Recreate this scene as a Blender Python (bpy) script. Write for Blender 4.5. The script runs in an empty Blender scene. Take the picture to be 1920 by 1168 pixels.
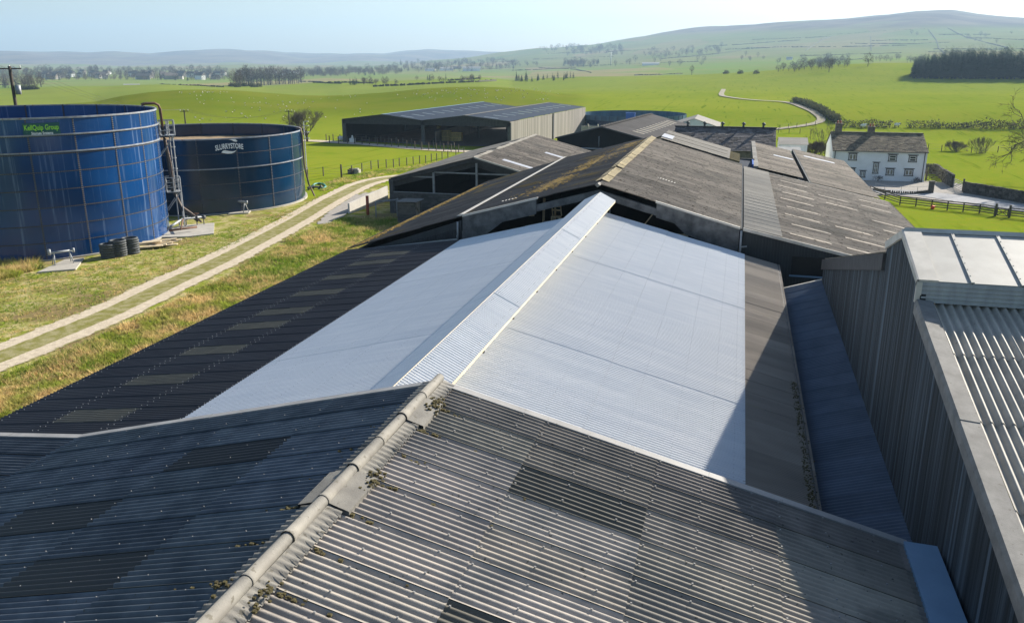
import bpy, math, random
import numpy as np
from mathutils import Vector
random.seed(7)
RNG = np.random.default_rng(11)
sc = bpy.context.scene
COL = sc.collection
HAZE = 1.35e-4
ZO = 15.5                       # height of the drone camera above the yard; heights below are given relative to it
# ------------------------------------------------------------------ camera
F_PX, IW, IH = 1590.73, 1920.0, 1168.0
def _camera_axes():
    a = np.array([435.0, -476.0]); b = np.array([0.0, 5316.0])
    Y = np.array([a[0], a[1], F_PX]); Y /= np.linalg.norm(Y)
    D = np.array([b[0], b[1], F_PX]); D /= np.linalg.norm(D)
    return np.array([np.cross(D, Y), Y, -D])
RC = _camera_axes()
def ray(p): return RC @ np.array([p[0]-960.0, p[1]-584.0, F_PX])
def on_y(p, y): r = ray(p); return r*y/r[1]
def on_x(p, x): r = ray(p); return r*x/r[0]
def on_z(p, z): r = ray(p); return r*z/r[2]
cam = bpy.data.cameras.new('camera'); cam_o = bpy.data.objects.new('camera', cam); COL.objects.link(cam_o)
from mathutils import Matrix
M = Matrix(((RC[0][0], -RC[0][1], -RC[0][2], 0), (RC[1][0], -RC[1][1], -RC[1][2], 0), (RC[2][0], -RC[2][1], -RC[2][2], ZO), (0, 0, 0, 1)))
cam_o.matrix_world = M
cam.sensor_width = 36; cam.lens = 36*F_PX/IW; cam.clip_start = 0.1; cam.clip_end = 30000
sc.camera = cam_o
# ------------------------------------------------------------------ light
SUN = Vector((1.1, 1.8, 1.0)).normalized()
EL = math.asin(SUN.z); AZ = math.atan2(SUN.x, SUN.y)
w = bpy.data.worlds.new('World'); sc.world = w; w.use_nodes = True
nt = w.node_tree; bg = nt.nodes['Background']
sky = nt.nodes.new('ShaderNodeTexSky'); sky.sky_type = 'NISHITA'; sky.sun_disc = False
sky.sun_elevation = EL; sky.sun_rotation = AZ; sky.altitude = 150; sky.air_density = 1.0; sky.dust_density = 0.9; sky.ozone_density = 1.6
nt.links.new(sky.outputs[0], bg.inputs[0]); bg.inputs[1].default_value = SKY_STRENGTH = 0.067
sl = bpy.data.lights.new('sun', 'SUN'); so = bpy.data.objects.new('sun', sl); COL.objects.link(so)
sl.energy = 5.0; sl.angle = math.radians(0.53); sl.color = (1.0, 0.93, 0.81)
so.rotation_euler = SUN.to_track_quat('Z', 'Y').to_euler(); so.location = (60, 90, 120)
sc.view_settings.view_transform = 'Standard'; sc.view_settings.look = 'None'; sc.view_settings.exposure = 1.1; sc.view_settings.gamma = 1.0
# ------------------------------------------------------------------ materials
def node_mat(name):
    m = bpy.data.materials.new(name); m.use_nodes = True
    return m, m.node_tree, m.node_tree.nodes, m.node_tree.nodes['Principled BSDF']
def surf(name, c1, c2=None, scale=(1, 1, 1), nscale=1.0, detail=4, rough=0.8, spec=0.3, metal=0.0, tint=False, lo=0.35, hi=0.65,
         spots=None, spot_scale=6.0, spot_lo=0.62, spot_hi=0.68, bump=0.0, bump_scale=20.0, big=None, big_scale=0.15, big_lo=.5, big_hi=.62, coat=0.0, nrough=0.6):
    """colour 1/colour 2 by noise in world position, optional spots, large stains, per sheet tint and fine bump"""
    m, t, N, B = node_mat(name); L = t.links
    geo = N.new('ShaderNodeNewGeometry'); mp = N.new('ShaderNodeMapping'); mp.inputs['Scale'].default_value = scale
    L.new(geo.outputs['Position'], mp.inputs[0])
    def noise(sc_, det, vec):
        n = N.new('ShaderNodeTexNoise'); n.inputs['Scale'].default_value = sc_; n.inputs['Detail'].default_value = det; n.inputs['Roughness'].default_value = nrough
        L.new(vec, n.inputs['Vector']); return n.outputs['Fac']
    def ramp(fac, a, b):
        r = N.new('ShaderNodeMapRange'); r.inputs['From Min'].default_value = a; r.inputs['From Max'].default_value = b
        L.new(fac, r.inputs['Value']); return r.outputs[0]
    def mix(fac, a, b, mode='MIX'):
        x = N.new('ShaderNodeMix'); x.data_type = 'RGBA'; x.blend_type = mode
        for s, v in ((x.inputs[0], fac), (x.inputs[6], a), (x.inputs[7], b)):
            if isinstance(v, (int, float)): s.default_value = v
            elif isinstance(v, (tuple, list)): s.default_value = (*v, 1.0)
            else: L.new(v, s)
        return x.outputs[2]
    c = mix(ramp(noise(nscale, detail, mp.outputs[0]), lo, hi), c1, c2 or c1)
    if big: c = mix(ramp(noise(big_scale, 5, geo.outputs['Position']), big_lo, big_hi), c, big)
    if spots: c = mix(ramp(noise(spot_scale, 3, geo.outputs['Position']), spot_lo, spot_hi), c, spots)
    if tint:
        a = N.new('ShaderNodeAttribute'); a.attribute_name = 'tint'; c = mix(1.0, c, a.outputs['Color'], 'MULTIPLY')
    L.new(c, B.inputs['Base Color'])
    B.inputs['Roughness'].default_value = rough; B.inputs['Metallic'].default_value = metal
    B.inputs['Specular IOR Level'].default_value = spec; B.inputs['Coat Weight'].default_value = coat
    if bump:
        bm = N.new('ShaderNodeBump'); bm.inputs['Strength'].default_value = bump; bm.inputs['Distance'].default_value = 0.02
        L.new(noise(bump_scale, 4, geo.outputs['Position']), bm.inputs['Height']); L.new(bm.outputs[0], B.inputs['Normal'])
    return m
MT = {}
def mk(name, *a, **k): MT[name] = surf(name, *a, **k); return MT[name]
mk('fibre_cement_warm', (.36, .325, .285), (.255, .235, .21), nscale=1.2, tint=True, rough=.75, spots=(.10, .095, .08), spot_scale=11, spot_lo=.66, spot_hi=.70, bump=.25, bump_scale=60, big=(.215, .20, .18), big_scale=.6)
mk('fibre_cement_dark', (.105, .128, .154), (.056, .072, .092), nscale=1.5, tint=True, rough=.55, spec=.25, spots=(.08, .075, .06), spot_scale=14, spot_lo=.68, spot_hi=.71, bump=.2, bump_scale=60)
mk('ridge_cement', (.235, .222, .20), (.165, .155, .142), nscale=2.5, tint=True, rough=.75, spots=(.12, .11, .09), spot_scale=9, spot_lo=.62, spot_hi=.66, bump=.3, bump_scale=50)
mk('dark_sheet', (.055, .052, .056), (.040, .036, .040), scale=(.3, 1, 1), nscale=1.0, tint=True, rough=.55, spec=.4, bump=.1, big=(.055, .05, .05), big_scale=.2)
mk('rooflight', (.155, .132, .085), (.115, .10, .07), nscale=2, tint=True, rough=.4, spec=.5)
mk('rooflight_near', (.018, .018, .019), (.028, .026, .024), nscale=2, tint=True, rough=.45, spec=.5)
mk('rooflight_brown', (.115, .105, .085), (.085, .078, .06), nscale=2, tint=True, rough=.5, spec=.4)
mk('rooflight_pale', (.44, .44, .47), (.36, .37, .41), nscale=1, rough=.4, tint=True)
mk('white_metal', (.74, .755, .775), (.65, .675, .71), scale=(.12, 2.5, 1), nscale=1.2, tint=True, rough=.5, spec=.35, big=(.69, .71, .735), big_scale=.5)
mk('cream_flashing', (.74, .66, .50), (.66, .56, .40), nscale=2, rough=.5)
mk('grey_strip', (.34, .30, .255), (.25, .22, .19), scale=(.2, 1, 1), nscale=.8, tint=True, rough=.7, bump=.1)
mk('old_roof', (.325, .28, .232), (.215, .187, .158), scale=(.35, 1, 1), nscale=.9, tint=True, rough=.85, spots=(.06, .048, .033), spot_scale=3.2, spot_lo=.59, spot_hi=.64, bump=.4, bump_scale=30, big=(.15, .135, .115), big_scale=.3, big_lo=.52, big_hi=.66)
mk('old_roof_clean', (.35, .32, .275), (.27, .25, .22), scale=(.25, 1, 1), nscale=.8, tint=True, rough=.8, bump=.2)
mk('old_roof_shaded_slope', (.090, .085, .083), (.058, .055, .054), scale=(.3, 1, 1), nscale=1, tint=True, rough=.75, spots=(.035, .03, .022), spot_scale=3, spot_lo=.63, spot_hi=.67, big=(.17, .12, .04), big_scale=.25, big_lo=.56, big_hi=.68, bump=.3, bump_scale=30)  # darker copy of old_roof: the shade of the left slopes put into the colour
mk('moss', (.12, .10, .04), (.06, .05, .022), nscale=14, rough=.95, bump=.8, bump_scale=40)
mk('mossy_ridge', (.30, .25, .15), (.22, .19, .12), nscale=3, tint=True, rough=.9, spots=(.14, .11, .04), spot_scale=5, spot_lo=.58, spot_hi=.66)
mk('flashing_grey', (.34, .33, .32), (.25, .245, .24), nscale=1.5, rough=.6, spec=.4, spots=(.10, .09, .06), spot_scale=7, spot_lo=.68, spot_hi=.72)
mk('flashing_pale', (.55, .52, .47), (.42, .40, .36), nscale=2, rough=.7)
mk('galvanised', (.36, .38, .40), (.27, .29, .31), nscale=5, rough=.55, metal=.15, spec=.5)
mk('gutter_cover', (.17, .29, .43), (.15, .26, .39), nscale=2, rough=.5, spec=.5)
mk('cap_sheet', (.43, .42, .39), (.355, .345, .32), nscale=2.2, detail=6, tint=True, rough=.6, spots=(.40, .39, .36), spot_scale=3, spot_lo=.66, spot_hi=.74)
mk('louvre', (.36, .37, .37), (.27, .28, .285), scale=(1, 1, .2), nscale=6, tint=True, rough=.65)
mk('shed_corrugated', (.44, .41, .355), (.33, .31, .27), nscale=1.6, tint=True, rough=.65, spec=.4, spots=(.14, .13, .11), spot_scale=12, spot_lo=.68, spot_hi=.71, bump=.2, bump_scale=50)
mk('barge_cement', (.26, .25, .235), (.175, .168, .158), nscale=3, detail=6, rough=.8, spots=(.15, .14, .12), spot_scale=8, spot_lo=.66, spot_hi=.70, bump=.3, bump_scale=50)
mk('black_board', (.046, .062, .077), (.004, .006, .009), scale=(7, 7, .16), nscale=1.3, detail=8, tint=True, rough=.75, lo=.42, hi=.70, bump=.3, bump_scale=30)
mk('dark_fascia', (.055, .055, .058), (.035, .035, .038), nscale=3, rough=.7)
mk('dark_cladding', (.050, .058, .064), (.034, .039, .044), nscale=2, scale=(1, 1, .2), tint=True, rough=.75)
mk('grey_board', (.33, .30, .27), (.19, .175, .155), scale=(2.5, 2.5, .06), nscale=1.2, detail=5, tint=True, rough=.85)
mk('steel_frame', (.085, .09, .095), (.06, .062, .066), nscale=3, rough=.6)
mk('pale_rail', (.30, .31, .32), (.22, .23, .24), nscale=3, rough=.6)
mk('black_gloom', (.012, .012, .013), (.02, .019, .018), nscale=1, rough=.95)  # black boards, and the darkness inside open barns put into the colour
mk('block_wall', (.12, .115, .11), (.075, .072, .07), scale=(1, 1, 3), nscale=2, rough=.9, tint=True)
mk('concrete', (.46, .43, .38), (.36, .34, .30), nscale=1.3, detail=6, rough=.9, bump=.3, bump_scale=15)
mk('concrete_panel', (.62, .585, .53), (.52, .49, .44), nscale=.9, detail=6, rough=.9)
mk('red_pipe', (.42, .10, .055), (.33, .085, .05), nscale=3, rough=.6)
mk('rust_pipe', (.20, .10, .06), (.13, .075, .05), nscale=4, rough=.7)
mk('hose_brown', (.22, .16, .13), (.15, .115, .10), nscale=3, rough=.7)
mk('hose_green', (.05, .30, .24), (.04, .22, .18), nscale=3, rough=.5)
mk('plastic_coil', (.085, .095, .10), (.05, .055, .06), nscale=8, rough=.6)
mk('moss_orange', (.32, .20, .03), (.16, .11, .03), nscale=2.5, rough=.95)
mk('pale_timber', (.74, .61, .42), (.58, .46, .29), nscale=3, rough=.8, tint=True)
mk('post_timber', (.115, .095, .075), (.075, .062, .05), nscale=6, rough=.9, tint=True)
mk('wire', (.12, .12, .12), rough=.5, metal=.5)
mk('navy_roof', (.020, .036, .066), (.014, .026, .050), nscale=.6, tint=True, rough=.75, spec=.15)
mk('navy_light', (.11, .145, .17), (.09, .12, .14), nscale=1, rough=.5, tint=True)
mk('charcoal_roof', (.060, .056, .058), (.044, .042, .044), nscale=.3, tint=True, rough=.9, spec=.1)
mk('tan_light', (.17, .145, .105), (.135, .118, .09), nscale=1, tint=True, rough=.6)
mk('slate', (.17, .15, .145), (.105, .095, .094), nscale=1.2, tint=True, rough=.85, spots=(.24, .21, .16), spot_scale=2.5, spot_lo=.66, spot_hi=.73)
mk('stone_slate', (.24, .195, .135), (.12, .10, .075), nscale=1.0, tint=True, rough=.9, spots=(.30, .26, .17), spot_scale=1.6, spot_lo=.62, spot_hi=.72)
mk('stone', (.24, .205, .16), (.13, .11, .09), nscale=3, tint=True, rough=.9, bump=.6, bump_scale=8)
mk('dry_stone', (.12, .11, .095), (.055, .05, .044), nscale=5, tint=True, rough=.95, bump=.8, bump_scale=8)
mk('whitewash', (.90, .90, .89), (.80, .80, .79), nscale=.7, detail=6, rough=.9, bump=.5, bump_scale=6, spots=(.55, .54, .52), spot_scale=1.8, spot_lo=.68, spot_hi=.74)
mk('window_stone', (.17, .155, .14), (.12, .11, .10), nscale=5, rough=.9)
mk('white_paint', (.80, .79, .76), (.72, .71, .68), nscale=3, rough=.5)
mk('curtain', (.30, .26, .18), (.22, .19, .14), nscale=4, rough=.6)
mk('glass_dark', (.02, .022, .025), rough=.08, spec=.6)
mk('slurry_crust', (.36, .26, .15), (.22, .155, .09), nscale=2.5, detail=6, rough=.95, bump=.8, bump_scale=4, spots=(.12, .085, .05), spot_scale=3, spot_lo=.62, spot_hi=.7)
mk('straw', (.80, .62, .25), (.60, .45, .16), nscale=4, detail=5, rough=.95, bump=.5, bump_scale=12, tint=True)
mk('silage', (.16, .10, .07), (.10, .065, .05), nscale=.8, rough=.95)
mk('wool', (.88, .86, .80), (.8, .78, .72), nscale=6, rough=1.0)
mk('sheep_face', (.06, .055, .05), rough=.9)
mk('bark', (.085, .070, .058), (.055, .045, .038), nscale=2, rough=.95)
mk('twig', (.13, .105, .085), (.09, .072, .06), nscale=.4, rough=.95)
mk('twig_purple', (.12, .075, .07), (.085, .06, .055), nscale=.6, rough=.95)
mk('twig_grey', (.15, .125, .105), (.10, .085, .072), nscale=.6, rough=.95)
mk('conifer', (.026, .058, .050), (.014, .036, .038), nscale=.4, rough=.95)
mk('hedge_leaf', (.045, .065, .025), (.085, .078, .042), nscale=.8, rough=.95)
mk('far_hedge', (.075, .085, .045), (.095, .088, .06), nscale=.05, rough=.95)
mk('town_wall', (.62, .60, .56), (.40, .37, .33), nscale=.02, rough=.9, tint=True)
mk('town_roof', (.13, .12, .115), (.18, .15, .13), nscale=.02, rough=.9, tint=True)
mk('orange_plastic', (.85, .10, .03), rough=.4)
mk('blue_plastic', (.02, .10, .42), rough=.5)
mk('tank_pale_blue', (.07, .15, .24), (.04, .09, .16), nscale=.5, scale=(1, 1, .3), rough=.4)
mk('sign_green', (.015, .10, .10), (.012, .085, .09), nscale=2, rough=.4)
mk('lime_ink', (.32, .72, .06), rough=.5)
mk('white_ink', (.80, .83, .85), rough=.5)
mk('grass_blade', (.24, .30, .05), (.50, .41, .21), nscale=.35, detail=3, rough=.95, lo=.40, hi=.56, tint=True)
def translucent(name, k=.45):
    m = MT[name]; N = m.node_tree.nodes; L = m.node_tree.links; B = N['Principled BSDF']; t = N.new('ShaderNodeBsdfTranslucent'); x = N.new('ShaderNodeMixShader'); x.inputs[0].default_value = k
    L.new(B.inputs['Base Color'].links[0].from_socket, t.inputs[0]); L.new(B.outputs[0], x.inputs[1]); L.new(t.outputs[0], x.inputs[2]); L.new(x.outputs[0], N['Material Output'].inputs[0])
for n_ in ('grass_blade', 'hedge_leaf', 'conifer'): translucent(n_)
def tank_mat(name, c, c2, streak, smin, smax, rough):
    m, t, N, B = node_mat(name); L = t.links
    geo = N.new('ShaderNodeNewGeometry'); mp = N.new('ShaderNodeMapping'); mp.inputs['Scale'].default_value = (2.2, 2.2, .06); L.new(geo.outputs['Position'], mp.inputs[0])
    n = N.new('ShaderNodeTexNoise'); n.inputs['Scale'].default_value = 1.4; n.inputs['Detail'].default_value = 8; n.inputs['Roughness'].default_value = .7; L.new(mp.outputs[0], n.inputs['Vector'])
    n2 = N.new('ShaderNodeTexNoise'); n2.inputs['Scale'].default_value = .22; n2.inputs['Detail'].default_value = 3; L.new(geo.outputs['Position'], n2.inputs['Vector'])
    r = N.new('ShaderNodeMapRange'); r.inputs['From Min'].default_value = smin; r.inputs['From Max'].default_value = smax; L.new(n.outputs['Fac'], r.inputs[0])
    r2 = N.new('ShaderNodeMapRange'); r2.inputs['From Min'].default_value = .35; r2.inputs['From Max'].default_value = .65; L.new(n2.outputs['Fac'], r2.inputs[0])
    x = N.new('ShaderNodeMix'); x.data_type = 'RGBA'; x.inputs[6].default_value = (*c, 1); x.inputs[7].default_value = (*c2, 1); L.new(r2.outputs[0], x.inputs[0])
    y = N.new('ShaderNodeMix'); y.data_type = 'RGBA'; L.new(x.outputs[2], y.inputs[6]); y.inputs[7].default_value = (*streak, 1); L.new(r.outputs[0], y.inputs[0])
    a = N.new('ShaderNodeAttribute'); a.attribute_name = 'tint'
    q = N.new('ShaderNodeMix'); q.data_type = 'RGBA'; q.blend_type = 'MULTIPLY'; q.inputs[0].default_value = 1; L.new(y.outputs[2], q.inputs[6]); L.new(a.outputs['Color'], q.inputs[7])
    L.new(q.outputs[2], B.inputs['Base Color']); B.inputs['Roughness'].default_value = rough; B.inputs['Specular IOR Level'].default_value = .5
    MT[name] = m
tank_mat('enamel_blue', (.006, .058, .20), (.004, .038, .14), (.22, .32, .50), .55, .80, .17)
tank_mat('enamel_navy', (.003, .036, .092), (.002, .022, .060), (.04, .075, .12), .58, .9, .16)
mk('seam_strip', (.022, .028, .045), (.04, .04, .05), nscale=4, rough=.6)
mk('hoop', (.30, .34, .40), (.22, .22, .24), nscale=2, rough=.5, spots=(.2, .13, .09), spot_scale=3, spot_lo=.62, spot_hi=.68)
# ------------------------------------------------------------------ object helpers
ORG = {}
def props(o, label=None, cat=None, group=None, kind=None):
    if label: o['label'] = label
    if cat: o['category'] = cat
    if group: o['group'] = group
    if kind: o['kind'] = kind
    return o
def thing(name, label, cat, loc, group=None):
    o = bpy.data.objects.new(name, None); COL.objects.link(o); o.empty_display_size = .5
    o.location = (loc[0], loc[1], loc[2]+ZO); ORG[o.name] = (loc[0], loc[1], loc[2])
    return props(o, label, cat, group)
class MB:
    """collects shapes in camera-relative metres and links them as one mesh object"""
    def __init__(s): s.v = []; s.f = []; s.mi = []; s.t = []; s.cur = 0; s.tint = (1, 1, 1); s.smooth = False; s.sm = []
    def add(s, vs, fs, tint=None, smooth=None):
        b = len(s.v); s.v += [tuple(map(float, v)) for v in vs]; s.t += [tint or s.tint]*len(vs)
        s.f += [tuple(i+b for i in f) for f in fs]; s.mi += [s.cur]*len(fs); s.sm += [s.smooth if smooth is None else smooth]*len(fs)
    def poly(s, *ps, tint=None): s.add(ps, [tuple(range(len(ps)))], tint)
    def box(s, c, size, ax=None, tint=None):
        c = np.array(c, float); h = np.array(size, float)/2
        ax = np.array(ax, float) if ax is not None else np.eye(3)
        vs = [c+ax[0]*h[0]*i+ax[1]*h[1]*j+ax[2]*h[2]*k for i in (-1, 1) for j in (-1, 1) for k in (-1, 1)]
        s.add(vs, [(0, 1, 3, 2), (4, 6, 7, 5), (0, 4, 5, 1), (2, 3, 7, 6), (0, 2, 6, 4), (1, 5, 7, 3)], tint)
    def bx(s, x0, x1, y0, y1, z0, z1, tint=None): s.box(((x0+x1)/2, (y0+y1)/2, (z0+z1)/2), (x1-x0, y1-y0, z1-z0), tint=tint)
    def beam(s, p, q, w_, h_, tint=None, up=(0, 0, 1)):
        p = np.array(p, float); q = np.array(q, float); d = q-p; l = np.linalg.norm(d)
        if l < 1e-6: return
        d = d/l; u = np.array(up, float)
        if abs(d@u) > .98: u = np.array([0., 1, 0])
        x = np.cross(d, u); x /= np.linalg.norm(x); y = np.cross(x, d)
        s.box((p+q)/2, (l, w_, h_), (d, x, y), tint)
    def tube(s, path, r, n=6, r1=None, cap=True, tint=None):
        P = [np.array(p, float) for p in path]; m = len(P); rings = []
        up = np.array([0, 0, 1.0]); vs = []
        for i, p in enumerate(P):
            d = P[min(i+1, m-1)]-P[max(i-1, 0)]; l = np.linalg.norm(d); d = d/l if l > 1e-9 else up
            u = up if abs(d[2]) < .95 else np.array([0., 1., 0.])
            x = np.cross(d, u); x /= np.linalg.norm(x); y = np.cross(x, d)
            rr = r if r1 is None else r+(r1-r)*i/(m-1)
            vs += [p+rr*(math.cos(2*math.pi*k/n)*x+math.sin(2*math.pi*k/n)*y) for k in range(n)]
        fs = [(i*n+k, i*n+(k+1) % n, (i+1)*n+(k+1) % n, (i+1)*n+k) for i in range(m-1) for k in range(n)]
        if cap: fs += [tuple(range(n))[::-1], tuple((m-1)*n+k for k in range(n))]
        s.add(vs, fs, tint, smooth=True)
    def prism(s, poly, axis, a0, a1, tint=None):
        """poly: list of 2d points in the plane across 'x' or 'y', extruded from a0 to a1"""
        n = len(poly)
        def P(p, a): return (a, p[0], p[1]) if axis == 'x' else (p[0], a, p[1])
        vs = [P(p, a0) for p in poly]+[P(p, a1) for p in poly]
        s.add(vs, [tuple(range(n)), tuple(range(2*n-1, n-1, -1))]+[(i, (i+1) % n, n+(i+1) % n, n+i) for i in range(n)], tint)
    def slab(s, ps, n, th, tint=None):
        """polygon given a thickness th against its normal n"""
        k = len(ps); A = [np.array(p, float) for p in ps]; n = np.array(n, float)/np.linalg.norm(n)
        s.add(A+[a-n*th for a in A], [tuple(range(k)), tuple(range(2*k-1, k-1, -1))]+[(i, (i+1) % k, k+(i+1) % k, k+i) for i in range(k)], tint)
    def build(s, name, mats, parent=None, base=None):
        mats = mats if isinstance(mats, (list, tuple)) else [mats]
        V = np.array(s.v) if s.v else np.zeros((0, 3))
        if parent is not None: org = ORG[parent.name]
        elif base is not None: org = base
        elif len(V): org = (float((V[:, 0].min()+V[:, 0].max())/2), float((V[:, 1].min()+V[:, 1].max())/2), float(V[:, 2].min()))
        else: org = (0, 0, 0)
        me = bpy.data.meshes.new(name); me.from_pydata((V-np.array(org)).tolist() if len(V) else [], [], s.f)
        for m in mats: me.materials.append(MT[m] if isinstance(m, str) else m)
        me.polygons.foreach_set('material_index', s.mi); me.polygons.foreach_set('use_smooth', s.sm)
        if any(t != (1, 1, 1) for t in s.t):
            pass
        at = me.color_attributes.new('tint', 'FLOAT_COLOR', 'POINT')
        at.data.foreach_set('color', np.c_[np.array(s.t).reshape(-1, 3), np.ones(len(s.t))].astype(np.float32).ravel())
        me.update()
        o = bpy.data.objects.new(name, me); COL.objects.link(o); ORG[o.name] = tuple(org)
        if parent is not None: o.parent = parent
        else: o.location = (org[0], org[1], org[2]+ZO)
        return o
def corr(mb, O, A, B, LA, LB, pitch, amp, sw, sl, tv=.1, seg=8, lap=.012, side=.012, sel=None, tfun=None, warm=0.0, lift=0.0, phase=0.0):
    """corrugated sheeting: profile runs along unit vector A (length LA), sheets lie down unit vector B (length LB)"""
    O = np.array(O, float); A = np.array(A, float); B = np.array(B, float); A /= np.linalg.norm(A); B /= np.linalg.norm(B)
    n = np.cross(A, B); n = n if n[2] > 0 or (abs(n[2]) < 1e-6 and n[1] < 0) else -n
    na = max(1, int(math.ceil(LA/sw-1e-6))); nb = max(1, int(math.ceil(LB/sl-1e-6)))
    for i in range(na):
        a0 = i*sw; a1 = min(LA, a0+sw)
        k = max(2, int(round((a1-a0)/pitch*seg)))
        aa = np.linspace(a0, a1, k+1)
        for j in range(nb):
            b0 = j*sl; b1 = min(LB, b0+sl)
            if sel and not sel(i, j): continue
            t = 1+random.uniform(-tv, tv); tt = (t*(1+warm*random.random()), t, t*(1-warm*random.random()))
            if tfun: tt = tuple(x*y for x, y in zip(tt, tfun(i, j)))
            vs = []
            for b, up in ((b0, 0.0), (b1+.03, lap)):
                for a in aa:
                    h = amp*math.cos(2*math.pi*(a/pitch)+phase)+up+side*(a-a0)/sw+lift
                    vs.append(O+A*a+B*b+n*h)
            mb.add(vs, [(q, q+1, k+2+q, k+1+q) for q in range(k)], tt, smooth=True)
def copy_tree(o, parent=None):
    c = o.copy(); COL.objects.link(c)
    if parent is not None: c.parent = parent
    for ch in list(o.children): copy_tree(ch, c)
    return c
# ------------------------------------------------------------------ terrain (one height function for everything that stands on it)
def _lz(d, pts, rows):
    out = []
    for x, v in pts:
        r = ray((x, v if rows else 108.0)); az = math.atan2(r[0], r[1])
        out.append((az, r[2]*d/math.hypot(r[0], r[1]) if rows else v))
    out.sort(); return np.array([o[0] for o in out]), np.array([o[1] for o in out])
B_ROWS = [(-200, 205), (0, 199), (100, 197), (180, 192), (230, 182), (280, 175), (340, 170.5), (400, 170), (450, 172), (500, 176), (560, 180), (610, 181), (660, 179), (720, 175), (790, 168), (850, 164.5), (910, 164), (960, 166.5), (1005, 172), (1055, 181), (1110, 185), (1300, 186), (1500, 186), (1920, 186), (2300, 186)]
C_ROWS = [(-200, 168), (0, 168), (100, 164), (200, 164), (300, 160), (435, 162), (500, 162), (570, 158), (640, 153), (700, 154), (800, 150), (900, 147), (960, 152), (1010, 149), (1085, 145), (1200, 143), (1310, 141), (1400, 136), (1460, 131), (1540, 122), (1640, 118), (1700, 118), (1920, 119), (2300, 119)]
G_ROWS = [(-200, 126), (0, 126), (400, 126), (700, 122), (860, 112), (960, 101), (1010, 93), (1070, 89.5), (1130, 83.5), (1170, 77), (1240, 67), (1310, 57.5), (1360, 52.5), (1410, 48.5), (1510, 40), (1610, 31.5), (1685, 23.5), (1720, 20.5), (1750, 20), (1785, 22), (1835, 32), (1870, 36), (1920, 40), (2300, 62)]
H_ROWS = [(-200, 99), (0, 97), (45, 98), (100, 101), (165, 101), (215, 98), (280, 100), (350, 97.5), (450, 94.5), (500, 96.5), (575, 103), (650, 101.5), (725, 100), (775, 95), (800, 93.5), (850, 96), (950, 98.5), (1000, 102), (1200, 108), (2300, 110)]
LAYERS = [(0.0, _lz(1, [(0, -15.5), (1920, -15.5)], False)), (60.0, _lz(1, [(0, -15.5), (1920, -15.5)], False)),
    (90.0, _lz(1, [(0, -15.5), (900, -15.7), (1500, -16.8), (1920, -17.0)], False)),
    (140.0, _lz(1, [(0, -16.0), (700, -16.6), (1400, -18.0), (1600, -18.3), (1920, -18.2)], False)),
    (185.0, _lz(1, [(0, -17.5), (650, -17.3), (1100, -18.0), (1600, -18.8), (1920, -18.6)], False)),
    (240.0, _lz(1, [(0, -18.7), (650, -18.6), (1100, -18.9), (1920, -19.0)], False)),
    (300.0, _lz(300.0, [(-200, 216), (0, 212), (180, 208), (280, 200), (400, 198), (560, 203), (660, 202), (790, 198), (900, 196), (1000, 200), (1110, 206), (1500, 207), (2300, 207)], True)),
    (380.0, _lz(380.0, B_ROWS, True)),
    (470.0, _lz(470.0, [(x, r+7 if x < 980 else r-14 if x > 1080 else r-14+21*(1080-x)/100) for x, r in B_ROWS], True)),
    (760.0, _lz(760.0, C_ROWS, True)), (960.0, _lz(960.0, [(x, r+4) for x, r in C_ROWS], True)),
    (1600.0, _lz(1600.0, [(-200, 151), (0, 150), (300, 147), (430, 147), (600, 144), (800, 140), (960, 140), (1100, 134), (1300, 124), (1500, 115), (1700, 109), (1920, 106), (2300, 106)], True)),
    (2600.0, _lz(2600.0, [(-200, 135), (0, 134), (300, 133), (600, 130), (800, 127), (960, 122), (1100, 112), (1300, 97), (1500, 85), (1700, 74), (1920, 70), (2300, 75)], True)),
    (4300.0, _lz(4300.0, G_ROWS, True)), (5200.0, _lz(5200.0, [(x, r+12 if x > 800 else r-3) for x, r in G_ROWS], True)),
    (7500.0, _lz(7500.0, H_ROWS, True)), (9800.0, _lz(9800.0, [(-200, 108), (2300, 110)], True))]
LD = np.array([l[0] for l in LAYERS])
def ground_many(X, Y):
    X = np.atleast_1d(np.asarray(X, float)); Y = np.atleast_1d(np.asarray(Y, float))
    d = np.hypot(X, Y); az = np.arctan2(X, Y)
    Z = np.array([np.interp(az, l[1][0], l[1][1]) for l in LAYERS])
    h = np.diff(LD)[:, None]; dl = np.diff(Z, axis=0)/h
    m = np.zeros_like(Z); s = dl[:-1]*dl[1:]
    w1 = 2*h[1:]+h[:-1]; w2 = h[1:]+2*h[:-1]
    with np.errstate(divide='ignore', invalid='ignore'):
        m[1:-1] = np.where(s > 0, (w1+w2)/(w1/dl[:-1]+w2/dl[1:]), 0)
    m[0] = dl[0]; m[-1] = dl[-1]
    dd = np.clip(d, 0, LD[-1]); i = np.clip(np.searchsorted(LD, dd, side='right')-1, 0, len(LD)-2)
    c = np.arange(len(d)); H = LD[i+1]-LD[i]; t = (dd-LD[i])/H
    z0, z1, m0, m1 = Z[i, c], Z[i+1, c], m[i, c], m[i+1, c]
    return z0*(2*t**3-3*t**2+1)+m0*H*(t**3-2*t**2+t)+z1*(-2*t**3+3*t**2)+m1*H*(t**3-t**2)
def gz(x, y): return float(ground_many([x], [y])[0])
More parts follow.
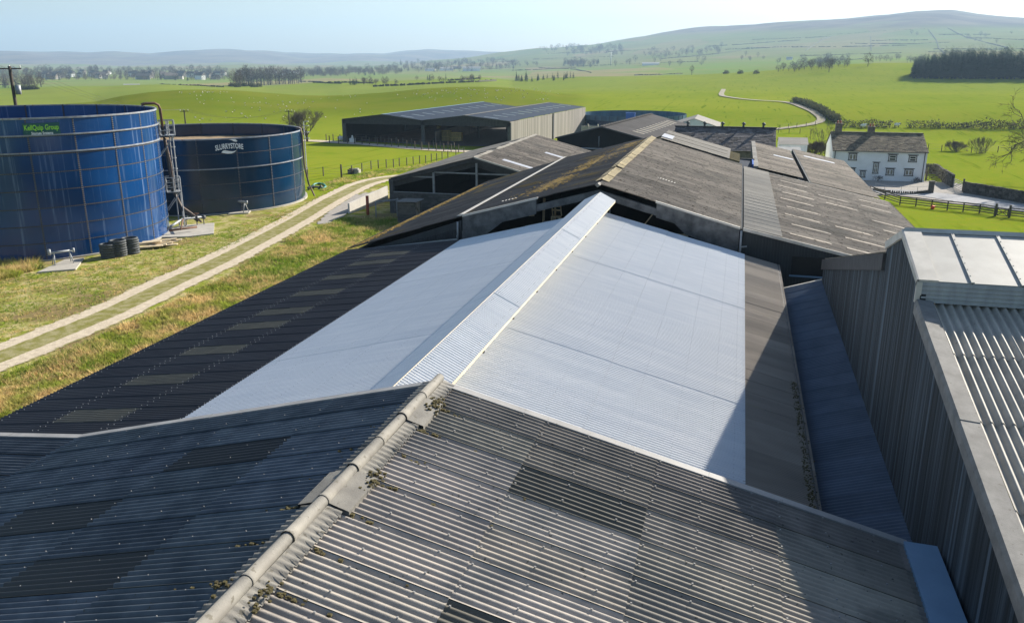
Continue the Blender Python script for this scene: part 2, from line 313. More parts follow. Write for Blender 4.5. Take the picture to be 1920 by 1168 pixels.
def gp(p, lo=20.0, hi=9000.0):
    """where the view line through photo point p first meets the ground"""
    r = ray(p); r = r/math.hypot(r[0], r[1]); ds = np.exp(np.linspace(math.log(lo), math.log(hi), 700))
    g = ground_many(r[0]*ds, r[1]*ds); below = np.nonzero(r[2]*ds <= g)[0]
    if len(below) == 0: return None
    k = below[0]; a, b = ds[max(k-1, 0)], ds[k]
    for _ in range(25):
        m = (a+b)/2
        if r[2]*m <= gz(r[0]*m, r[1]*m): b = m
        else: a = m
    return np.array([r[0]*b, r[1]*b, gz(r[0]*b, r[1]*b)])
# ------------------------------------------------------------------ the ground sheet
def build_ground():
    fwd = math.atan2(ray((960, 108))[0], ray((960, 108))[1]); half = math.radians(37)
    cols = np.concatenate([fwd+np.linspace(-half, half, 420), fwd+half+np.linspace(0, 2*math.pi-2*half, 62)[1:-1]])
    rows = np.concatenate([[1.0], np.exp(np.linspace(math.log(12), math.log(9700), 230))])
    A, D = np.meshgrid(cols, rows, indexing='ij'); X = (np.sin(A)*D).ravel(); Y = (np.cos(A)*D).ravel()
    Z = ground_many(X, Y)
    Df = D.ravel(); Af = (A-fwd).ravel()
    und = (np.sin(X*.013+1.3)*np.cos(Y*.011)+.5*np.sin(X*.031+Y*.027))*np.clip((Df-260)/300, 0, 1)*np.clip(Df/900, .3, 1)*.55
    und += (np.sin(X*.0041+.7*np.sin(Y*.003))*np.cos(Y*.0037+X*.001)+.5*np.sin(X*.0105+Y*.004)*np.cos(Y*.009))*np.clip((Df-2600)/1500, 0, 1)*11
    Z = Z+und
    n, m = len(cols), len(rows)
    fs = [(i*m+j, i*m+j+1, ((i+1) % n)*m+j+1, ((i+1) % n)*m+j) for i in range(n) for j in range(m-1)]
    me = bpy.data.meshes.new('ground'); me.from_pydata(np.c_[X, Y, Z+ZO].tolist(), [], fs)
    me.polygons.foreach_set('use_smooth', [True]*len(fs))
    def sm(x, a, b): t = np.clip((x-a)/(b-a), 0, 1); return t*t*(3-2*t)
    # where each kind of land lies: grazed field, patchwork of far fields, moor
    fence = []                                                            # the rough verge ends at the stock fence
    right = sm(Af, math.radians(7), math.radians(10))
    fencedist = np.interp(np.degrees(Af), [-40, -12, -11, -6, -3, 5], [76, 101, 106, 118, 128, 140])
    field = np.maximum(sm(Df, fencedist-1.0, fencedist+1.5), right)
    patch = .45*sm(Df, 420, 520)*(1-right*sm(Df, 100, 200)*.6)+.55*sm(Df, 740, 860)
    moor = np.maximum.reduce([sm(Z, 62, 112), sm(Df, 5000, 5600), .38*sm(Df, 1500, 2200)])
    olive = sm(Df, 250, 300)*(1-sm(Df, 405, 450))*(1-sm(Af, math.radians(3), math.radians(6)))
    at = me.color_attributes.new('zone', 'FLOAT_COLOR', 'POINT')
    at.data.foreach_set('color', np.c_[field, patch, moor, 1-olive].astype(np.float32).ravel())
    m_, t, N, B = node_mat('ground'); L = t.links
    geo = N.new('ShaderNodeNewGeometry'); P = geo.outputs['Position']
    za = N.new('ShaderNodeAttribute'); za.attribute_name = 'zone'; sp = N.new('ShaderNodeSeparateColor'); L.new(za.outputs['Color'], sp.inputs[0])
    def noise(s, det=4, vec=P, rg=.6):
        k = N.new('ShaderNodeTexNoise'); k.inputs['Scale'].default_value = s; k.inputs['Detail'].default_value = det; k.inputs['Roughness'].default_value = rg; L.new(vec, k.inputs['Vector']); return k.outputs['Fac']
    def ramp(v, a, b):
        k = N.new('ShaderNodeMapRange'); k.inputs['From Min'].default_value = a; k.inputs['From Max'].default_value = b; L.new(v, k.inputs[0]); return k.outputs[0]
    def mix(f, a, b, mode='MIX'):
        x = N.new('ShaderNodeMix'); x.data_type = 'RGBA'; x.blend_type = mode
        for s, v in ((x.inputs[0], f), (x.inputs[6], a), (x.inputs[7], b)):
            if isinstance(v, (int, float)): s.default_value = v
            elif isinstance(v, tuple): s.default_value = (*v, 1)
            else: L.new(v, s)
        return x.outputs[2]
    def mapped(sc_, rot=0):
        k = N.new('ShaderNodeMapping'); k.inputs['Scale'].default_value = sc_; k.inputs['Rotation'].default_value = (0, 0, rot); L.new(P, k.inputs[0]); return k.outputs[0]
    # rough grass by the tanks: green, straw and bare brown
    g = mix(ramp(noise(.9, 6), .42, .60), (.22, .25, .035), (.46, .38, .19))
    g = mix(ramp(noise(.16, 4), .50, .60), g, (.235, .175, .085))
    g = mix(ramp(noise(4.5, 5), .54, .68), g, (.12, .17, .025))
    g = mix(ramp(noise(7, 4), .60, .72), g, (.40, .33, .17))
    # grazed field
    f = mix(ramp(noise(.02, 4), .35, .65), (.170, .232, .016), (.220, .260, .024))
    f = mix(ramp(noise(.6, 5), .45, .75), f, (.235, .245, .025))
    f = mix(ramp(noise(1.0, 2, mapped((.75, .035, 1), .25)), .60, .72), f, (.120, .175, .008))
    f = mix(ramp(noise(.12, 6), .58, .75), f, (.125, .195, .006))
    f = mix(mix(za.outputs['Alpha'], (1, 1, 1), (0, 0, 0)), f, mix(ramp(noise(.03, 5), .35, .65), (.118, .162, .010), (.165, .180, .020)))
    # far fields: each enclosure its own green
    vo = N.new('ShaderNodeTexVoronoi'); vo.inputs['Scale'].default_value = 1.0; vo.inputs['Randomness'].default_value = .85
    L.new(mapped((.0062, .0030, 0), .35), vo.inputs['Vector'])
    sc3 = N.new('ShaderNodeSeparateColor'); L.new(vo.outputs['Color'], sc3.inputs[0])
    p = mix(sc3.outputs[0], (.14, .235, .050), (.215, .255, .075))
    p = mix(ramp(sc3.outputs[1], .72, .80), p, (.27, .235, .11))
    p = mix(ramp(noise(.012, 5), .45, .7), p, (.20, .21, .07))
    # moorland
    mo = mix(ramp(noise(.004, 6), .40, .62), (.205, .165, .135), (.12, .095, .095))
    mo = mix(ramp(noise(.0022, 5), .56, .66), mo, (.20, .195, .12))
    vd = N.new('ShaderNodeTexVoronoi'); vd.feature = 'DISTANCE_TO_EDGE'; vd.inputs['Randomness'].default_value = .85; vd.inputs['Scale'].default_value = 1
    L.new(mapped((.0062, .0030, 0), .35), vd.inputs['Vector'])
    c = mix(sp.outputs[0], g, f); c = mix(sp.outputs[1], c, p); c = mix(sp.outputs[2], c, mo)
    L.new(c, B.inputs['Base Color']); B.inputs['Roughness'].default_value = 1.0; B.inputs['Specular IOR Level'].default_value = 0
    bm = N.new('ShaderNodeBump'); bm.inputs['Strength'].default_value = .6; bm.inputs['Distance'].default_value = .12
    L.new(noise(3.0, 6), bm.inputs['Height']); L.new(bm.outputs[0], B.inputs['Normal'])
    me.materials.append(m_)
    o = bpy.data.objects.new('ground', me); COL.objects.link(o); o['kind'] = 'structure'
build_ground()
# ------------------------------------------------------------------ strips laid on the ground (tracks, lane, yard)
def strip_mat(name, gravel, gravel2, centre, ruts, edge_soft=.25, centre_grass=True):
    m_, t, N, B = node_mat(name); L = t.links
    geo = N.new('ShaderNodeNewGeometry'); a = N.new('ShaderNodeAttribute'); a.attribute_name = 'tint'
    s = N.new('ShaderNodeSeparateColor'); L.new(a.outputs['Color'], s.inputs[0])
    def noise(sc_, det=5):
        k = N.new('ShaderNodeTexNoise'); k.inputs['Scale'].default_value = sc_; k.inputs['Detail'].default_value = det; L.new(geo.outputs['Position'], k.inputs['Vector']); return k.outputs['Fac']
    def mth(op, x, y):
        k = N.new('ShaderNodeMath'); k.operation = op
        for q, v in ((k.inputs[0], x), (k.inputs[1], y)):
            if isinstance(v, (int, float)): q.default_value = v
            else: L.new(v, q)
        return k.outputs[0]
    def ramp(v, lo, hi):
        k = N.new('ShaderNodeMapRange'); k.inputs['From Min'].default_value = lo; k.inputs['From Max'].default_value = hi; L.new(v, k.inputs[0]); return k.outputs[0]
    def mix(f, x, y):
        k = N.new('ShaderNodeMix'); k.data_type = 'RGBA'
        for q, v in ((k.inputs[0], f), (k.inputs[6], x), (k.inputs[7], y)):
            if isinstance(v, tuple): q.default_value = (*v, 1)
            else: L.new(v, q)
        return k.outputs[2]
    gr = mix(ramp(noise(3.0), .35, .65), gravel, gravel2); gr = mix(ramp(noise(22, 3), .55, .75), gr, tuple(.7*x for x in gravel))
    ce = mix(ramp(noise(1.6), .40, .6), centre, tuple(.25*x+.75*y for x, y in zip(gravel, centre)))
    # red of the attribute = how much wheel-worn gravel lies at this place across the strip
    v = mth('ADD', s.outputs[0], mth('MULTIPLY', mth('SUBTRACT', noise(1.1, 8), .5), .95))
    c = mix(ramp(v, .42, .58), ce, gr)
    # green = the strip; where it runs out the ground shows through
    e = mth('ADD', s.outputs[1], mth('MULTIPLY', mth('SUBTRACT', noise(.9, 8), .5), 1.35))
    tr = N.new('ShaderNodeBsdfTransparent'); ms = N.new('ShaderNodeMixShader'); out = N.get('Material Output')
    L.new(ramp(e, .47, .53), ms.inputs[0]); L.new(tr.outputs[0], ms.inputs[1]); L.new(B.outputs[0], ms.inputs[2]); L.new(ms.outputs[0], out.inputs[0])
    L.new(c, B.inputs['Base Color']); B.inputs['Roughness'].default_value = 1; B.inputs['Specular IOR Level'].default_value = .1
    bm = N.new('ShaderNodeBump'); bm.inputs['Strength'].default_value = .5; bm.inputs['Distance'].default_value = .05; L.new(noise(9, 5), bm.inputs['Height']); L.new(bm.outputs[0], B.inputs['Normal'])
    MT[name] = m_
strip_mat('track_gravel', (.62, .53, .40), (.48, .40, .30), (.20, .19, .05), True)
strip_mat('lane_gravel', (.38, .335, .25), (.30, .27, .20), (.21, .22, .08), True)
strip_mat('yard_tarmac', (.40, .40, .41), (.33, .33, .34), (.30, .28, .24), False)
strip_mat('yard_gravel', (.40, .37, .33), (.31, .285, .26), (.24, .22, .15), False)
def resample(P, step):
    P = np.array(P, float); s = np.r_[0, np.cumsum(np.linalg.norm(np.diff(P, axis=0), axis=1))]; n = max(2, int(s[-1]/step)+1); q = np.linspace(0, s[-1], n)
    return np.c_[np.interp(q, s, P[:, 0]), np.interp(q, s, P[:, 1])]
def smooth(P, k=3):
    P = np.array(P, float)
    for _ in range(k):
        Q = P.copy(); Q[1:-1] = .25*P[:-2]+.5*P[1:-1]+.25*P[2:]; P = Q
    return P
def strip(name, centre, half, prof, step=1.5, off=.05, mat='track_gravel', label=None):
    """prof: list of (u, gravel, keep) across the strip, u in metres from the centre line; half scales u"""
    C_ = smooth(resample(centre, step), 6); T = np.gradient(C_, axis=0); T /= np.linalg.norm(T, axis=1)[:, None]; Nn = np.c_[T[:, 1], -T[:, 0]]
    b = MB(); k = len(prof); vs = []; ts = []
    for i in range(len(C_)):
        hw = half[i*len(half)//len(C_)] if isinstance(half, (list, tuple)) else half
        for u, gvl, keep in prof:
            x, y = C_[i]+Nn[i]*u*hw; vs.append((x, y)); ts.append((gvl, keep, 0))
    vs = np.array(vs); z = ground_many(vs[:, 0], vs[:, 1])+off
    b.v = [tuple(q) for q in np.c_[vs, z]]; b.t = ts
    b.f = [(i*k+j, i*k+j+1, (i+1)*k+j+1, (i+1)*k+j) for i in range(len(C_)-1) for j in range(k-1)]; b.mi = [0]*len(b.f); b.sm = [True]*len(b.f)
    return props(b.build(name, mat), kind='structure')
def patch(name, pxs, mat, off=.045, inset=.8):
    """a soft-edged patch of yard: outline given on the ground"""
    P = [gp(p)[:2] for p in pxs]; P = np.array(P); c = P.mean(0); R_ = smooth_closed(P)
    b = MB(); n = len(R_); rings = [(1.0, 0.0), (inset, .62), (.5, 1.0), (.02, 1.0)]; vs = []; ts = []
    for r_, kp in rings:
        for q in R_: vs.append(c+(q-c)*r_); ts.append((1.0, kp, 0))
    vs = np.array(vs); z = ground_many(vs[:, 0], vs[:, 1])+off; b.v = [tuple(q) for q in np.c_[vs, z]]; b.t = ts
    b.f = [(i*n+j, i*n+(j+1) % n, (i+1)*n+(j+1) % n, (i+1)*n+j) for i in range(len(rings)-1) for j in range(n)]; b.mi = [0]*len(b.f); b.sm = [True]*len(b.f)
    return props(b.build(name, mat), kind='structure')
def smooth_closed(P):
    n = len(P); s = np.r_[0, np.cumsum(np.linalg.norm(np.diff(np.r_[P, P[:1]], axis=0), axis=1))]; q = np.linspace(0, s[-1], 60, endpoint=False)
    return np.c_[np.interp(q, s, np.r_[P[:, 0], P[0, 0]]), np.interp(q, s, np.r_[P[:, 1], P[0, 1]])]
Lr = [(-150, 712), (0, 657), (219, 564), (342, 506), (479, 444), (548, 410), (596, 376), (652, 348), (699, 337), (727, 332), (790, 326)]
Rr = [(-150, 748), (0, 684), (240, 592), (342, 537), (445, 492), (513, 448), (577, 410), (630, 382), (671, 361), (709, 341), (735, 335), (800, 329)]
def gpath(pxs): return [gp(p)[:2] for p in pxs]
Lg, Rg = resample(gpath(Lr), 1.0), resample(gpath(Rr), 1.0)
mid = []
for i in range(60):
    f = i/59; a = Lg[int(f*(len(Lg)-1))]; k = np.argmin(np.linalg.norm(Rg-a, axis=1)); mid.append((a+Rg[k])/2)
strip('farm_track', mid, 1.0, [(-2.5, .2, .05), (-1.85, .5, .60), (-1.62, 1.05, 1), (-.98, 1.05, 1), (-.72, .12, 1), (-.1, -.05, 1), (.1, -.05, 1), (.72, .12, 1), (.98, 1.05, 1), (1.62, 1.05, 1), (1.85, .5, .60), (2.5, .2, .05)], .8, .04)
patch('gravel_hardstanding', [(575, 432), (600, 405), (640, 380), (668, 362), (700, 356), (735, 352), (735, 372), (690, 376), (655, 398), (640, 412), (610, 425)], 'yard_gravel', .05)
strip('field_lane', gpath([(560, 264), (600, 265), (650, 269), (700, 272), (750, 277), (800, 281), (850, 284), (900, 285)]), 1.0, [(-2.4, .6, .2), (-1.6, 1, 1), (1.6, 1, 1), (2.4, .6, .2)], 2, .08, 'track_gravel')
strip('hill_lane', gpath([(1366, 153), (1362, 160), (1357, 168), (1352, 177), (1354, 181), (1385, 186), (1430, 190), (1465, 191), (1487, 195), (1510, 204), (1530, 214), (1543, 224), (1541, 231), (1522, 235), (1490, 239), (1457, 243), (1430, 246)]), .55, [(-2.6, .4, .1), (-1.9, 1, .9), (-.7, 1, 1), (0, .45, 1), (.7, 1, 1), (1.9, 1, .9), (2.6, .4, .1)], 3, .22, 'lane_gravel')
# yard and drive by the house
def ground_sheet(name, pxs, mat, off):
    P = np.array([gp(p)[:2] for p in pxs]); b = MB(); c = P.mean(0); n = len(P); R_ = smooth_closed(P); n = 60; vs = []; 
    for r_ in (1, .75, .5, .25, .02):
        for q in R_: vs.append(c+(q-c)*r_)
    vs = np.array(vs); b.v = [tuple(q) for q in np.c_[vs, ground_many(vs[:, 0], vs[:, 1])+off]]; b.t = [(1, 1, 1)]*len(vs)
    b.f = [(i*n+j, i*n+(j+1) % n, (i+1)*n+(j+1) % n, (i+1)*n+j) for i in range(4) for j in range(n)]; b.mi = [0]*len(b.f); b.sm = [True]*len(b.f)
    return props(b.build(name, mat), kind='structure')
ground_sheet('house_yard', [(1550, 345), (1600, 338), (1735, 340), (1800, 345), (1830, 362), (1960, 384), (2100, 402), (2100, 418), (1920, 398), (1800, 384), (1700, 371), (1655, 364), (1560, 366)], 'yard_gravel', .06)
strip('tarmac_drive', gpath([(1600, 355), (1660, 361), (1720, 362), (1780, 371), (1850, 383), (1930, 394), (2100, 412)]), 1.0, [(-3.2, 1, .1), (-2.3, 1, 1), (2.3, 1, 1), (3.2, 1, .1)], 1.5, .10, 'yard_tarmac')
# ------------------------------------------------------------------ near shed: grey fibre-cement roof in the foreground
def rz(x): return -6.43-.252*abs(x+5.6)
cs = 1/math.sqrt(1+.252**2); DR = np.array([cs, 0, -.252*cs]); DL = np.array([-cs, 0, -.252*cs])
shed = thing('cattle_shed', 'nearest shed with grey corrugated roof and rounded ridge caps filling the foreground', 'shed', (-5.6, 10.0, -15.5), 'corrugated farm sheds')
Y1 = 15.40; SW = 1.016; SL = 2.32; NR = 11
lights_R = {(2, 1): 1, (6, 1): 1, (9, 2): 1}; lights_L = {(2, 1): 1, (4, 2): 1, (6, 1): 1, (7, 2): 1, (1, 3): 0}
tR = {}
def tone(i, j, warm):
    random.seed(i*31+j*7+warm); k = random.choice([.86, .95, 1.0, 1.08, 1.15]); return (k, k*random.uniform(.97, 1.0), k*random.uniform(.93, 1.0))
r = MB(); corr(r, (-5.6, Y1, -6.43), (0, -1, 0), DR, NR*SW, 9.2/cs, SW/7, .021, SW, SL, tv=.06, side=.013, lap=.012, sel=lambda i, j: (i, j) not in lights_R, tfun=lambda i, j: tuple((.66 if i == 0 or (i == 1 and j > 0) else 1.0)*q for q in tone(i, j, 1)), seg=10)
r.build('roof_slope', 'fibre_cement_warm', shed)
for (i, j), _ in lights_R.items():
    q = MB(); corr(q, np.array([-5.6, Y1-i*SW, -6.43])+DR*j*SL, (0, -1, 0), DR, SW, SL, SW/7, .021, SW, SL, side=.013, lap=.012, tv=.05, seg=10); q.build('rooflight', 'rooflight_brown', shed)
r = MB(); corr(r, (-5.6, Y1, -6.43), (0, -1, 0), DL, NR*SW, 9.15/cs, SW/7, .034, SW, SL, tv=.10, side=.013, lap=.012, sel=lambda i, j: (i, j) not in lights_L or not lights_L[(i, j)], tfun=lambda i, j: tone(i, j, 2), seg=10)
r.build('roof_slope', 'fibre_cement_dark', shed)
for (i, j), v in lights_L.items():
    if v:
        q = MB(); corr(q, np.array([-5.6, Y1-i*SW, -6.43])+DL*j*SL, (0, -1, 0), DL, SW, SL, SW/7, .034, SW, SL, side=.013, lap=.012, tv=.05, seg=10); q.build('rooflight', 'rooflight_near', shed)
# flatter lean-to bay on the far left
r = MB(); lz = rz(-14.75); dl = np.array([-1, 0, -.10]); dl = dl/np.linalg.norm(dl)
corr(r, (-14.72, Y1, lz-.01), (0, -1, 0), dl, NR*SW, 6.2, SW/7, .027, SW, SL, tv=.08, side=.02, seg=8, tfun=lambda i, j: (.8, .75, .72)); r.build('roof_slope', 'fibre_cement_dark', shed)
# ridge: rounded cap tube in pieces over scalloped wings
for k in range(11):
    y0 = Y1+.10-k*1.05; y1 = y0-1.07; rd = .100-.006*(k % 2 == 0); q = MB(); q.smooth = True; n = 12; t = random.uniform(.88, 1.08); q.tint = (t, t, t*.98)
    vs = []; zc = -6.43+.095
    for y, rr in ((y0, rd-.004), (y1+.06, rd), (y1+.055, rd+.012), (y1, rd+.012)):
        for a in np.linspace(math.radians(-35), math.radians(215), n): vs.append((-5.6+rr*math.cos(a), y, zc+rr*math.sin(a)))
    q.add(vs, [(i*n+j, i*n+j+1, (i+1)*n+j+1, (i+1)*n+j) for i in range(3) for j in range(n-1)])
    for sgn in (1, -1):
        flat = (k in (4, 8, 9)) if sgn == -1 else (k in (1, 4, 8))
        wl = .42 if flat else .34; m = 30 if not flat else 1; V = []
        for row, (u, amp) in enumerate(((.09, 0.0), (.20, .0 if flat else .012), (wl, .0 if flat else .030))):
            for i in range(m+1):
                yy = y0-(y0-y1)*i/m; x = -5.6+sgn*u; V.append((x, yy, rz(x)+.075-.01*row+(.03 if flat else 0)+amp*math.cos(2*math.pi*(Y1-yy)/(SW/7))))
        q.add(V, [(a*(m+1)+i, a*(m+1)+i+1, (a+1)*(m+1)+i+1, (a+1)*(m+1)+i) for a in range(2) for i in range(m)], smooth=not flat)
        if flat:
            x = -5.6+sgn*wl; q.poly((x, y0, rz(x)+.085), (x, y1, rz(x)+.085), (x, y1, rz(x)-.02), (x, y0, rz(x)-.02))
    q.build('ridge_cap', 'ridge_cement', shed)
# gable flashing along the far verge
q = MB()
for x0, x1, pc in ((-5.6, 3.62, 5), (-5.6, -14.72, 5), (-14.72, -20.9, 3)):
    for i in range(pc):
        xa, xb = x0+(x1-x0)*i/pc, x0+(x1-x0)*(i+1)/pc
        za, zb = (rz(xa), rz(xb)) if xb > -14.73 else (lz-.1*(-14.72-xa), lz-.1*(-14.72-xb))
        o_ = .004*(i % 2); t = random.uniform(.88, 1.05)
        q.add([(xa, Y1-.10, za+.055+o_), (xb, Y1-.10, zb+.055+o_), (xb, Y1+.08, zb+.062+o_), (xa, Y1+.08, za+.062+o_), (xa, Y1+.08, za-.22), (xb, Y1+.08, zb-.22), (xa, Y1-.10, za+.02), (xb, Y1-.10, zb+.02)], [(0, 1, 2, 3), (3, 2, 5, 4), (6, 7, 1, 0)], (t, t, t))
q.build('verge_flashing', 'flashing_grey', shed)
q = MB(); q.prism([(-20.6, -15.5), (-20.6, lz-.72), (-14.72, lz-.14), (-5.6, -6.62), (3.55, -8.95), (3.55, -15.5)], 'y', Y1-.3, Y1-.05); q.build('gable_wall', 'dark_cladding', shed)
q = MB(); q.bx(-20.7, -20.5, 4, Y1-.35, -15.5, lz-.75); q.build('side_wall', 'dark_cladding', shed); q = MB(); q.bx(3.3, 3.5, 4, Y1-.35, -15.5, -9.0); q.build('side_wall', 'dark_cladding', shed)
# screw caps on the right slope
q = MB()
for i in range(NR):
    for j in range(4):
        for uu in (.10, .95, 1.9):
            for c_ in (1, 5):
                x = -5.6+(j*SL+uu)*cs; y = Y1-i*SW-(c_*SW/7); q.box((x, y, rz(x)+.035+.03*c_/7), (.026, .026, .024), tint=(.16, .15, .14))
                x = -5.6-(j*SL+uu)*cs; q.box((x, y, rz(x)+.033+.03*c_/7), (.014, .014, .014), tint=(.12, .12, .12))
q.build('roof_bolt', 'flashing_grey', shed)['kind'] = 'stuff'
q = MB(); random.seed(3)
for (cx_, cy_, n) in ((-5.28, 14.35, 70), (-5.22, 11.25, 40), (-5.3, 8.05, 20), (-5.95, 8.2, 12)):
    for _ in range(n):
        x = cx_+random.gauss(0, .07); y = cy_+random.gauss(0, .16); s_ = random.uniform(.012, .035)
        q.box((x, y, rz(x)+.07+random.uniform(0, .05)), (s_*1.5, s_*1.4, s_), tint=(1, 1, 1))
for _ in range(150):
    i = random.randrange(9); sgn = random.choice((1, 1, -1)); x = -5.6+sgn*random.uniform(.35, .8 if random.random() < .8 else 2.6); y = Y1-i*SW-.06+random.gauss(0, .03); s_ = random.uniform(.012, .035)
    q.box((x, y, rz(x)+.02), (s_*2, s_*1.5, s_))
q.build('moss_tuft', 'moss', shed)['kind'] = 'stuff'
# pale folded cover over the gutter between the shed and the tall wall
q = MB(); q.slab([(3.54, Y1-.05, -8.64), (4.12, Y1-.05, -8.66), (4.12, 3.5, -8.66), (3.54, 3.5, -8.64)], (0, 0, 1), .16); props(q.build('gutter_cover', 'gutter_cover'), 'long pale metal cover strip over the gutter between nearest roof and tall dark wall', 'gutter cover')
# ------------------------------------------------------------------ middle shed: white metal roof with raised ridge vent
def wz(x): return -7.72-.252*abs(x+6.72)
mid_s = thing('white_roofed_shed', 'shed with bright white corrugated metal roof and a raised white vent along its ridge', 'shed', (-6.72, 29.5, -15.5), 'corrugated farm sheds')
WY0, WY1 = 14.6, 43.85; LA = WY1-WY0
def wtone(i, j): random.seed(i*13+j*5); k = random.uniform(.985, 1.015); return (k, k, k)
r = MB(); corr(r, (-6.72, WY1, -7.72), (0, -1, 0), DR, LA, 3.55/cs, .127, .0265, 10.16, 3.6/cs, tv=.007, side=.001, lap=.003, seg=8, tfun=wtone)
corr(r, (-6.72+3.5, WY1, wz(-3.22)-.012), (0, -1, 0), DR, LA, 3.95/cs, .127, .0265, 10.16, 4.05/cs, tv=.007, side=.001, lap=.0, seg=8, tfun=wtone); r.build('roof_slope', 'white_metal', mid_s)
r = MB(); corr(r, (-6.72, WY1, -7.72), (0, -1, 0), DL, LA, 4.0/cs, .127, .0265, 10.16, 4.0/cs, tv=.007, side=.001, lap=.003, seg=8, tfun=wtone)
corr(r, (-6.72-3.95, WY1, wz(-10.67)-.012), (0, -1, 0), DL, LA, 3.75/cs, .127, .0265, 10.16, 3.85/cs, tv=.007, side=.001, lap=.0, seg=8, tfun=wtone); r.build('roof_slope', 'white_metal', mid_s)
# rows of fixing bolts
q = MB()
for x in [-6.72+s for s in (1.5, 2.6, 3.6, 4.6, 5.7, 6.6, 7.2)]+[-6.72-s for s in (1.6, 2.7, 3.9, 5.0, 6.2, 7.3)]:
    y = WY0+.6
    while y < WY1: q.box((x, y, wz(x)+.029), (.014, .013, .01)); y += .2286
q.build('roof_bolt', 'galvanised', mid_s)['kind'] = 'stuff'
# raised ridge vent
vent = MB(); VA = -6.72; vz = -6.74; vr = .78; vs_ = .40
dvr = np.array([1, 0, -vs_/vr]); dvr = dvr/np.linalg.norm(dvr); dvl = np.array([-1, 0, -vs_/vr]); dvl /= np.linalg.norm(dvl); vl = math.hypot(vr, vs_)
corr(vent, (VA, WY1-.1, vz+.018), (0, -1, 0), dvr, LA-.4, vl, .127, .0265, 10.16, vl+.1, tv=.004, side=.0, seg=6)
corr(vent, (VA, WY1-.1, vz), (0, -1, 0), dvl, LA-.4, vl, .127, .0265, 10.16, vl+.1, tv=.004, side=.0, seg=6)
vo_ = vent.build('ridge_vent', 'white_metal', mid_s)
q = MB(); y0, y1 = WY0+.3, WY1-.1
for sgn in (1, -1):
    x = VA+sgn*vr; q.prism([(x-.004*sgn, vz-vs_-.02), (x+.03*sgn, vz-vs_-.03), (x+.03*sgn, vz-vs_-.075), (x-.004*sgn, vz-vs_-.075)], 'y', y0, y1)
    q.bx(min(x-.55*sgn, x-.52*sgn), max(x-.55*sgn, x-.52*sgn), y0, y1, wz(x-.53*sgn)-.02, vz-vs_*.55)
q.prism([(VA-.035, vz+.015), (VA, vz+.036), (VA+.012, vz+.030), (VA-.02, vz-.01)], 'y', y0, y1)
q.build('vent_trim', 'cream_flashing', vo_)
q = MB(); y = WY0+2.2
while y < WY1: q = MB(); q.box((VA+vr-.02, y, vz-vs_-.13), (.05, .06, .09)); q.build('bracket', 'dark_fascia', vo_); y += 3.05
q = MB()
for k in range(1, 29):
    for s_ in (.18, .62): pass
y = WY0+.5
while y < WY1-.2:
    for s_ in (.12, .66): q.box((VA+s_, y, vz-vs_/vr*s_+.036), (.022, .022, .014))
    y += .1524
q.build('roof_bolt', 'galvanised', vo_)['kind'] = 'stuff'
# grey strip on the right, lean-to on the left
r = MB(); corr(r, (.70, WY1, wz(.70)-.035), (0, -1, 0), DR, LA, 1.78/cs, SW/7*.62, .016, 1.0, 1.9, tv=.10, side=.004, seg=6, tfun=lambda i, j: (lambda k: (k, k*.97, k*.94))([.88, 1.04, .95, 1.06, 1.02, .92][i % 6 if i > 3 else i])); r.build('roof_slope', 'grey_strip', mid_s)
q = MB(); q.bx(2.36, 2.44, WY0, WY1, -10.32, -10.03); q.bx(2.42, 2.60, WY0, WY1, -10.46, -10.40); q.build('gutter', 'dark_fascia', mid_s)
LZ = -9.70; LS = .14
dl2 = np.array([-1, 0, -LS]); dl2 /= np.linalg.norm(dl2); lcs = -dl2[0]
yl = [22.56-2.85*k for k in (1, 0)]+[25.44, 28.2, 30.99, 33.71, 36.55, 39.44, 42.2]
lsel = set()
nL = int(math.ceil((44.3-WY0)/SW))
for y in yl: lsel.add(int((44.3-y)/SW))
r = MB(); corr(r, (-14.32, 44.3, LZ-.03), (0, -1, 0), dl2, 44.3-WY0, 7.15/lcs, SW/7, .027, SW, 2.4, tv=.07, side=.006, lap=.010, seg=8, sel=lambda i, j: not (i in lsel and j == 1)); r.build('roof_slope', 'dark_sheet', mid_s)
for i in sorted(lsel):
    if 44.3-(i+1)*SW < WY0: continue
    q = MB(); corr(q, np.array([-14.32, 44.3-i*SW, LZ-.03])+dl2*2.4, (0, -1, 0), dl2, SW, 2.4, SW/7, .027, SW, 1.2, tv=.08, side=.006, lap=.01, seg=8); q.build('rooflight', 'rooflight', mid_s)
q = MB(); yy = 44.2
while yy > WY0:
    for xo in (.3, 2.3, 2.5, 4.7, 4.9, 6.9):
        x = -14.32-xo; q.box((x, yy, LZ-LS*xo+.008), (.016, .016, .016), tint=(.7, .7, .7))
    yy -= SW/7*2
q.build('roof_bolt', 'galvanised', mid_s)['kind'] = 'stuff'
q = MB(); q.bx(-21.3, -21.1, WY0, 44.2, -15.5, LZ-LS*6.85-.12); q.build('side_wall', 'dark_cladding', mid_s); q = MB(); q.bx(2.05, 2.2, WY0, 43.8, -15.5, -10.3); q.build('side_wall', 'dark_cladding', mid_s)
q = MB(); q.bx(-21.53, -21.43, WY0, 44.2, -10.87, -10.77); q.build('gutter', 'steel_frame', mid_s)
q = MB(); random.seed(5)
for _ in range(900):
    y = random.uniform(16, 27); x = 2.43+random.gauss(-.06, .07)-.25*abs(random.gauss(0, .3)); s_ = random.uniform(.008, .026); q.box((x, y, min(wz(x), -9.98)-.02+s_*.4), (s_*1.6, s_*1.6, s_))
q.build('moss_tuft', 'moss', mid_s)['kind'] = 'stuff'
